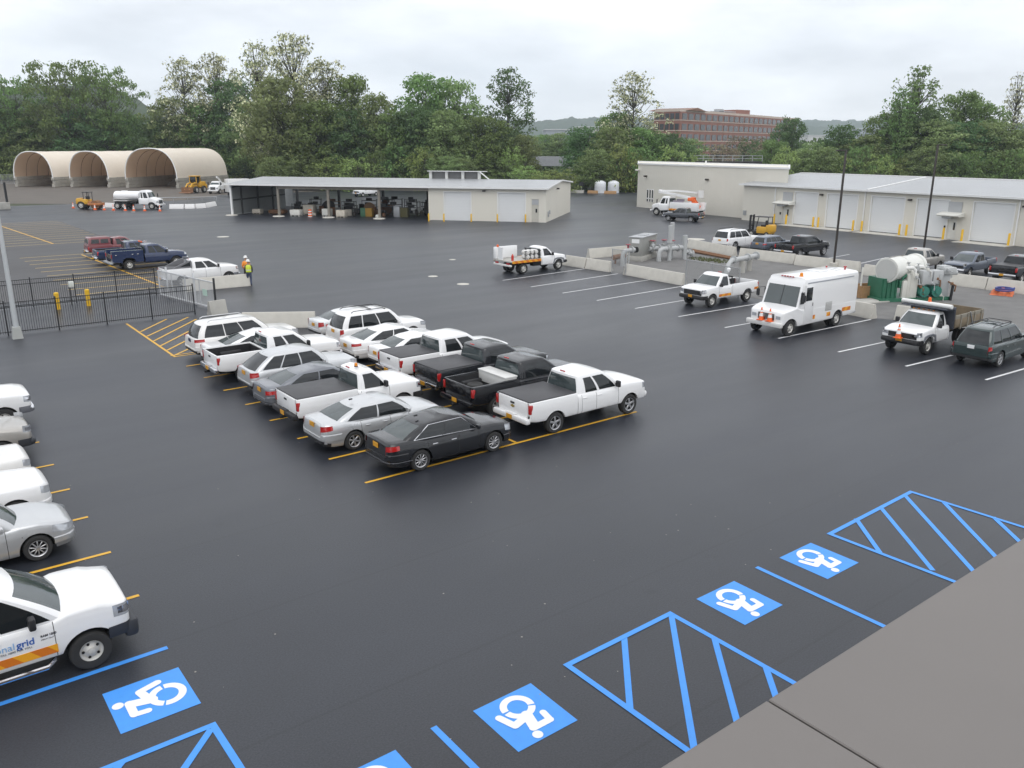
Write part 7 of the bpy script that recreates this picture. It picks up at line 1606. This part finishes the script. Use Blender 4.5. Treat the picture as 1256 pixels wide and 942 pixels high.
T_ = [('spread', 22, 103, 88, 244, 'flat-topped tree at the far left above the smallest arched shelter'), ('spread', 82, 86, 112, 241, 'broad flat-topped tree behind the smallest and middle arched shelters, the highest on the left'), ('spread', 132, 92, 84, 240, 'flat-topped tree with open branches reaching over the hill behind the arched shelters'),
 ('broad', -30, 98, 80, 243, 'dense green tree cut by the left edge of the picture'),
 ('locust', 226, 80, 62, 244, 'pale blossoming tree, leftmost of the tall group behind the largest arched shelter'), ('locust2', 268, 76, 62, 246, 'pale blossoming tree second from the left in the tall middle group'), ('locust', 318, 62, 66, 212, 'tall pale blossoming tree with bare gaps behind the open bays'), ('locust2', 362, 53, 78, 208, 'tallest pale blossoming tree above the open shed'), ('locust', 398, 82, 74, 206, 'blossoming tree on the right shoulder of the tall middle group'),
 ('broad', 432, 100, 72, 205, 'rounded green tree closing the tall middle group on its right'), ('broad2', 345, 104, 92, 198, 'broad olive tree in front of the tallest blossoming tree'), ('dense', 290, 104, 84, 244, 'dark tree under the blossoming group behind the left end of the open shed'),
 ('broad', 522, 98, 92, 206, 'wide green tree rising behind the roof monitor of the shed'), ('broad2', 560, 108, 70, 203, 'olive tree to the right of the roof monitor'), ('column', 622, 88, 66, 212, 'tall dark narrow tree standing clear against the sky behind the white garage doors'),
 ('dense', 716, 157, 56, 200, 'dark round tree behind the white tanks'), ('locust', 776, 95, 70, 202, 'tall pale half-bare tree to the left of the brick office'),
 ('dense', 968, 146, 42, 230, 'dark green tree in front of the right end of the brick office'), ('brown', 912, 168, 80, 232, 'brownish thin tree in front of the middle of the brick office'), ('dense', 1030, 154, 50, 205, 'round dark green tree behind the light pole beside the step van'),
 ('spiky', 1122, 88, 108, 205, 'tall tree with several pointed tops behind the right garages'), ('spiky', 1100, 112, 70, 198, 'smaller pointed tree on the left flank of the tall pointed one'), ('broad', 1178, 116, 70, 210, 'rounded tree on the right of the tall pointed tree'), ('thin', 1243, 90, 58, 214, 'slender pale see-through tree near the right edge of the picture')]
for a in T_: tree(*a)
FILL = 'leafy green tree standing in the lower part of the tree belt around the yard'
rt = random.Random(42)
for kind, px, yt, w_, d in (('broad', 8, 138, 76, 244), ('broad2', 58, 134, 80, 246), ('dense', 108, 138, 76, 241), ('broad', 150, 142, 70, 245), ('dense', 190, 150, 56, 242), ('broad2', 212, 126, 66, 243), ('broad', 248, 130, 70, 246), ('broad2', 312, 132, 74, 236), ('broad', 388, 128, 80, 196), ('dense', 425, 138, 66, 198), ('broad2', 462, 122, 60, 200), ('broad', 486, 140, 62, 197), ('dense', 512, 134, 66, 196), ('broad2', 546, 140, 70, 195), ('broad', 592, 146, 72, 196), ('dense', 612, 158, 56, 198), ('broad2', 640, 168, 46, 197),
  ('broad2', 748, 158, 58, 196), ('broad', 786, 158, 60, 197), ('dense', 816, 164, 60, 199), ('broad2', 846, 172, 50, 214), ('broad', 756, 140, 56, 204), ('broad2', 1000, 176, 54, 206), ('broad2', 1064, 168, 76, 200), ('broad', 1086, 140, 60, 202), ('broad2', 1140, 150, 90, 196), ('dense', 1176, 150, 76, 198), ('broad2', 1212, 152, 76, 196), ('broad', 1246, 160, 80, 198), ('broad', 1200, 128, 66, 206), ('dense', 1128, 132, 70, 200), ('broad2', 1270, 150, 60, 204), ('brown', 880, 178, 60, 225), ('broad', 945, 172, 46, 212)):
    tree(kind, px, yt, w_, d, FILL, 'filler trees of the belt')
for i in range(62):
    px = -20+1300*(i+rt.uniform(-.3, .3))/62
    if 842 < px < 945: continue
    d = rt.uniform(186, 194) if px > 330 else rt.uniform(238, 244)
    gap = 636 < px < 706
    tree(rt.choice(['bush', 'bush2', 'bush', 'broad2'] if not gap else ['bush', 'bush2']), px, rt.uniform(178, 196) if not gap else rt.uniform(204, 211), rt.uniform(38, 56), d-(6 if gap else 0), 'low leafy shrub along the foot of the tree belt', 'shrubs at the foot of the trees', 'shrub')
# wooded ground beyond, one mass
b = MB(); rg = random.Random(9)
for i in range(26000):
    px = rg.uniform(-60, 1320)
    if 640 < px < 712 or 815 < px < 905: zmax = 4
    else: zmax = 12
    d = rg.uniform(262, 330); p = far(px, d); h = zmax*(.6+.4*math.sin(px*.05+d*.1)); z = rg.random()**.6*h; s = rg.uniform(.6, 1.3); n = Vector((rg.gauss(0, 1), rg.gauss(0, 1), rg.gauss(.4, .7))).normalized(); u = n.orthogonal().normalized()*s; v = n.cross(u)
    b.add([p+Vector((0, 0, z))-u, p+Vector((0, 0, z))+v*.7, p+Vector((0, 0, z))+u, p+Vector((0, 0, z))-v*.7], [(0, 1, 2, 3)])
o = b.build('distant_woods', LF['dark'], None, 0, False); o['kind'] = 'stuff'
# ------------------------------------------------------------------ hills
HILL = mat('wooded_hill', (.036, .058, .026), .95, noise_amt=.6, nscale=.09, bump=1, bscale=.12)
def hill(name, pts, d, depth, bump, seed):
    rg = random.Random(seed); b = MB(); n = 280; m = 22; x0, x1 = pts[0][0], pts[-1][0]
    for i in range(n+1):
        px = x0+(x1-x0)*i/n; hz = zat(interp(pts, px), d)
        for j in range(m+1):
            t = j/m; p = far(px, d-depth*.5+depth*t); k = math.sin(PI*min(1, .02+t*.98)) if t < .5 else math.sin(PI*max(0, min(1, .02+t*.98)))
            z = -2+(hz+2)*k**.7; nz_ = noise.noise(Vector((p.x*.02, p.y*.02, seed)))*bump+noise.noise(Vector((p.x*.07, p.y*.07, seed)))*bump*.5+noise.noise(Vector((p.x*.16, p.y*.16, seed)))*bump*.35
            b.v.append((p.x, p.y, max(-2, z+nz_*(k))))
    for i in range(n):
        for j in range(m): b.f.append((i*(m+1)+j, (i+1)*(m+1)+j, (i+1)*(m+1)+j+1, i*(m+1)+j+1)); b.mi.append(0)
    o = b.build(name, HILL, None, 60); structure(o); return o
for px_, yt_, d_ in ((650, 168, 300), (668, 166, 310), (686, 165, 305), (704, 166, 300), (726, 164, 310), (742, 162, 300), (632, 165, 300), (470, 160, 300), (494, 158, 300)): tree('broad2' if px_ % 4 else 'broad', px_, yt_, 40, d_, 'distant leafy tree standing between the girder bridge and the warehouses', 'distant trees beyond the bridge')
hill('near_hill', [(-260, 138), (-100, 118), (60, 112), (120, 115), (150, 120), (180, 130), (208, 142), (240, 158), (300, 172)], 620, 320, 7, 1)
hill('far_hill', [(250, 172), (380, 156), (470, 146), (560, 146), (640, 151), (700, 149), (760, 146), (900, 150), (1010, 158), (1080, 168)], 2600, 900, 12, 2)
hill('far_hill', [(860, 170), (940, 154), (985, 148), (1020, 150), (1060, 149), (1100, 146), (1180, 150), (1280, 152), (1420, 160), (1500, 176)], 3400, 1100, 12, 3)
# ------------------------------------------------------------------ air
hz = MB(); hz.box((0, 1500, 299), (8800, 8800, 602)); hz_o = hz.build('haze', None, None, 0) if False else None
me = hz.mesh('haze', [], 0); hz_o = bpy.data.objects.new('haze', me); C.objects.link(hz_o); hz_o['kind'] = 'stuff'
a = bpy.data.materials.new('pale_air'); a.use_nodes = True; nt = a.node_tree; nt.nodes.remove(nt.nodes['Principled BSDF']); v = nt.nodes.new('ShaderNodeVolumePrincipled'); v.inputs['Color'].default_value = (.80, .89, 1, 1); v.inputs['Density'].default_value = .00017; v.inputs['Anisotropy'].default_value = .2
nt.links.new(v.outputs[0], nt.nodes['Material Output'].inputs['Volume']); me.materials.append(a)
# ------------------------------------------------------------------ light
w = bpy.data.worlds.new('World'); SC.world = w; w.use_nodes = True; nt = w.node_tree; bg = nt.nodes['Background']
sky = nt.nodes.new('ShaderNodeTexSky'); sky.sky_type = 'NISHITA'; sky.sun_disc = False
SE, SA = math.radians(52), math.radians(200)
sky.sun_elevation = SE; sky.sun_rotation = SA
tc = nt.nodes.new('ShaderNodeTexCoord')
mp = nt.nodes.new('ShaderNodeMapping'); mp.inputs['Scale'].default_value = (1, 1, 3.2); nt.links.new(tc.outputs['Generated'], mp.inputs[0])
n = nt.nodes.new('ShaderNodeTexNoise'); n.inputs['Scale'].default_value = 3.0; n.inputs['Detail'].default_value = 7; n.inputs['Roughness'].default_value = .55; nt.links.new(mp.outputs[0], n.inputs['Vector'])
ramp = nt.nodes.new('ShaderNodeValToRGB'); e = ramp.color_ramp.elements
e[0].position = .36; e[0].color = (6.3, 6.35, 6.55, 1); e[1].position = .58; e[1].color = (9.4, 9.45, 9.6, 1)
nt.links.new(n.outputs['Fac'], ramp.inputs[0])
mx = nt.nodes.new('ShaderNodeMix'); mx.data_type = 'RGBA'; mx.inputs['Factor'].default_value = .93
nt.links.new(sky.outputs[0], mx.inputs['A']); nt.links.new(ramp.outputs[0], mx.inputs['B'])
nt.links.new(mx.outputs['Result'], bg.inputs['Color']); bg.inputs['Strength'].default_value = .1
sd = bpy.data.lights.new('sun', 'SUN'); sd.energy = .6; sd.angle = math.radians(40); sd.color = (1, .98, .95)
so = bpy.data.objects.new('sun', sd); C.objects.link(so)
D = Vector((math.cos(SE)*math.sin(SA), math.cos(SE)*math.cos(SA), math.sin(SE)))
so.rotation_euler = D.to_track_quat('Z', 'Y').to_euler(); so.location = D*60
SC.view_settings.view_transform = 'Standard'; SC.view_settings.look = 'None'; SC.view_settings.exposure = 0.74; SC.view_settings.gamma = 1; SC.view_settings.use_curve_mapping = False
SC.render.engine = 'CYCLES'; SC.cycles.max_bounces = 6; SC.cycles.volume_bounces = 2; SC.cycles.use_denoising = True
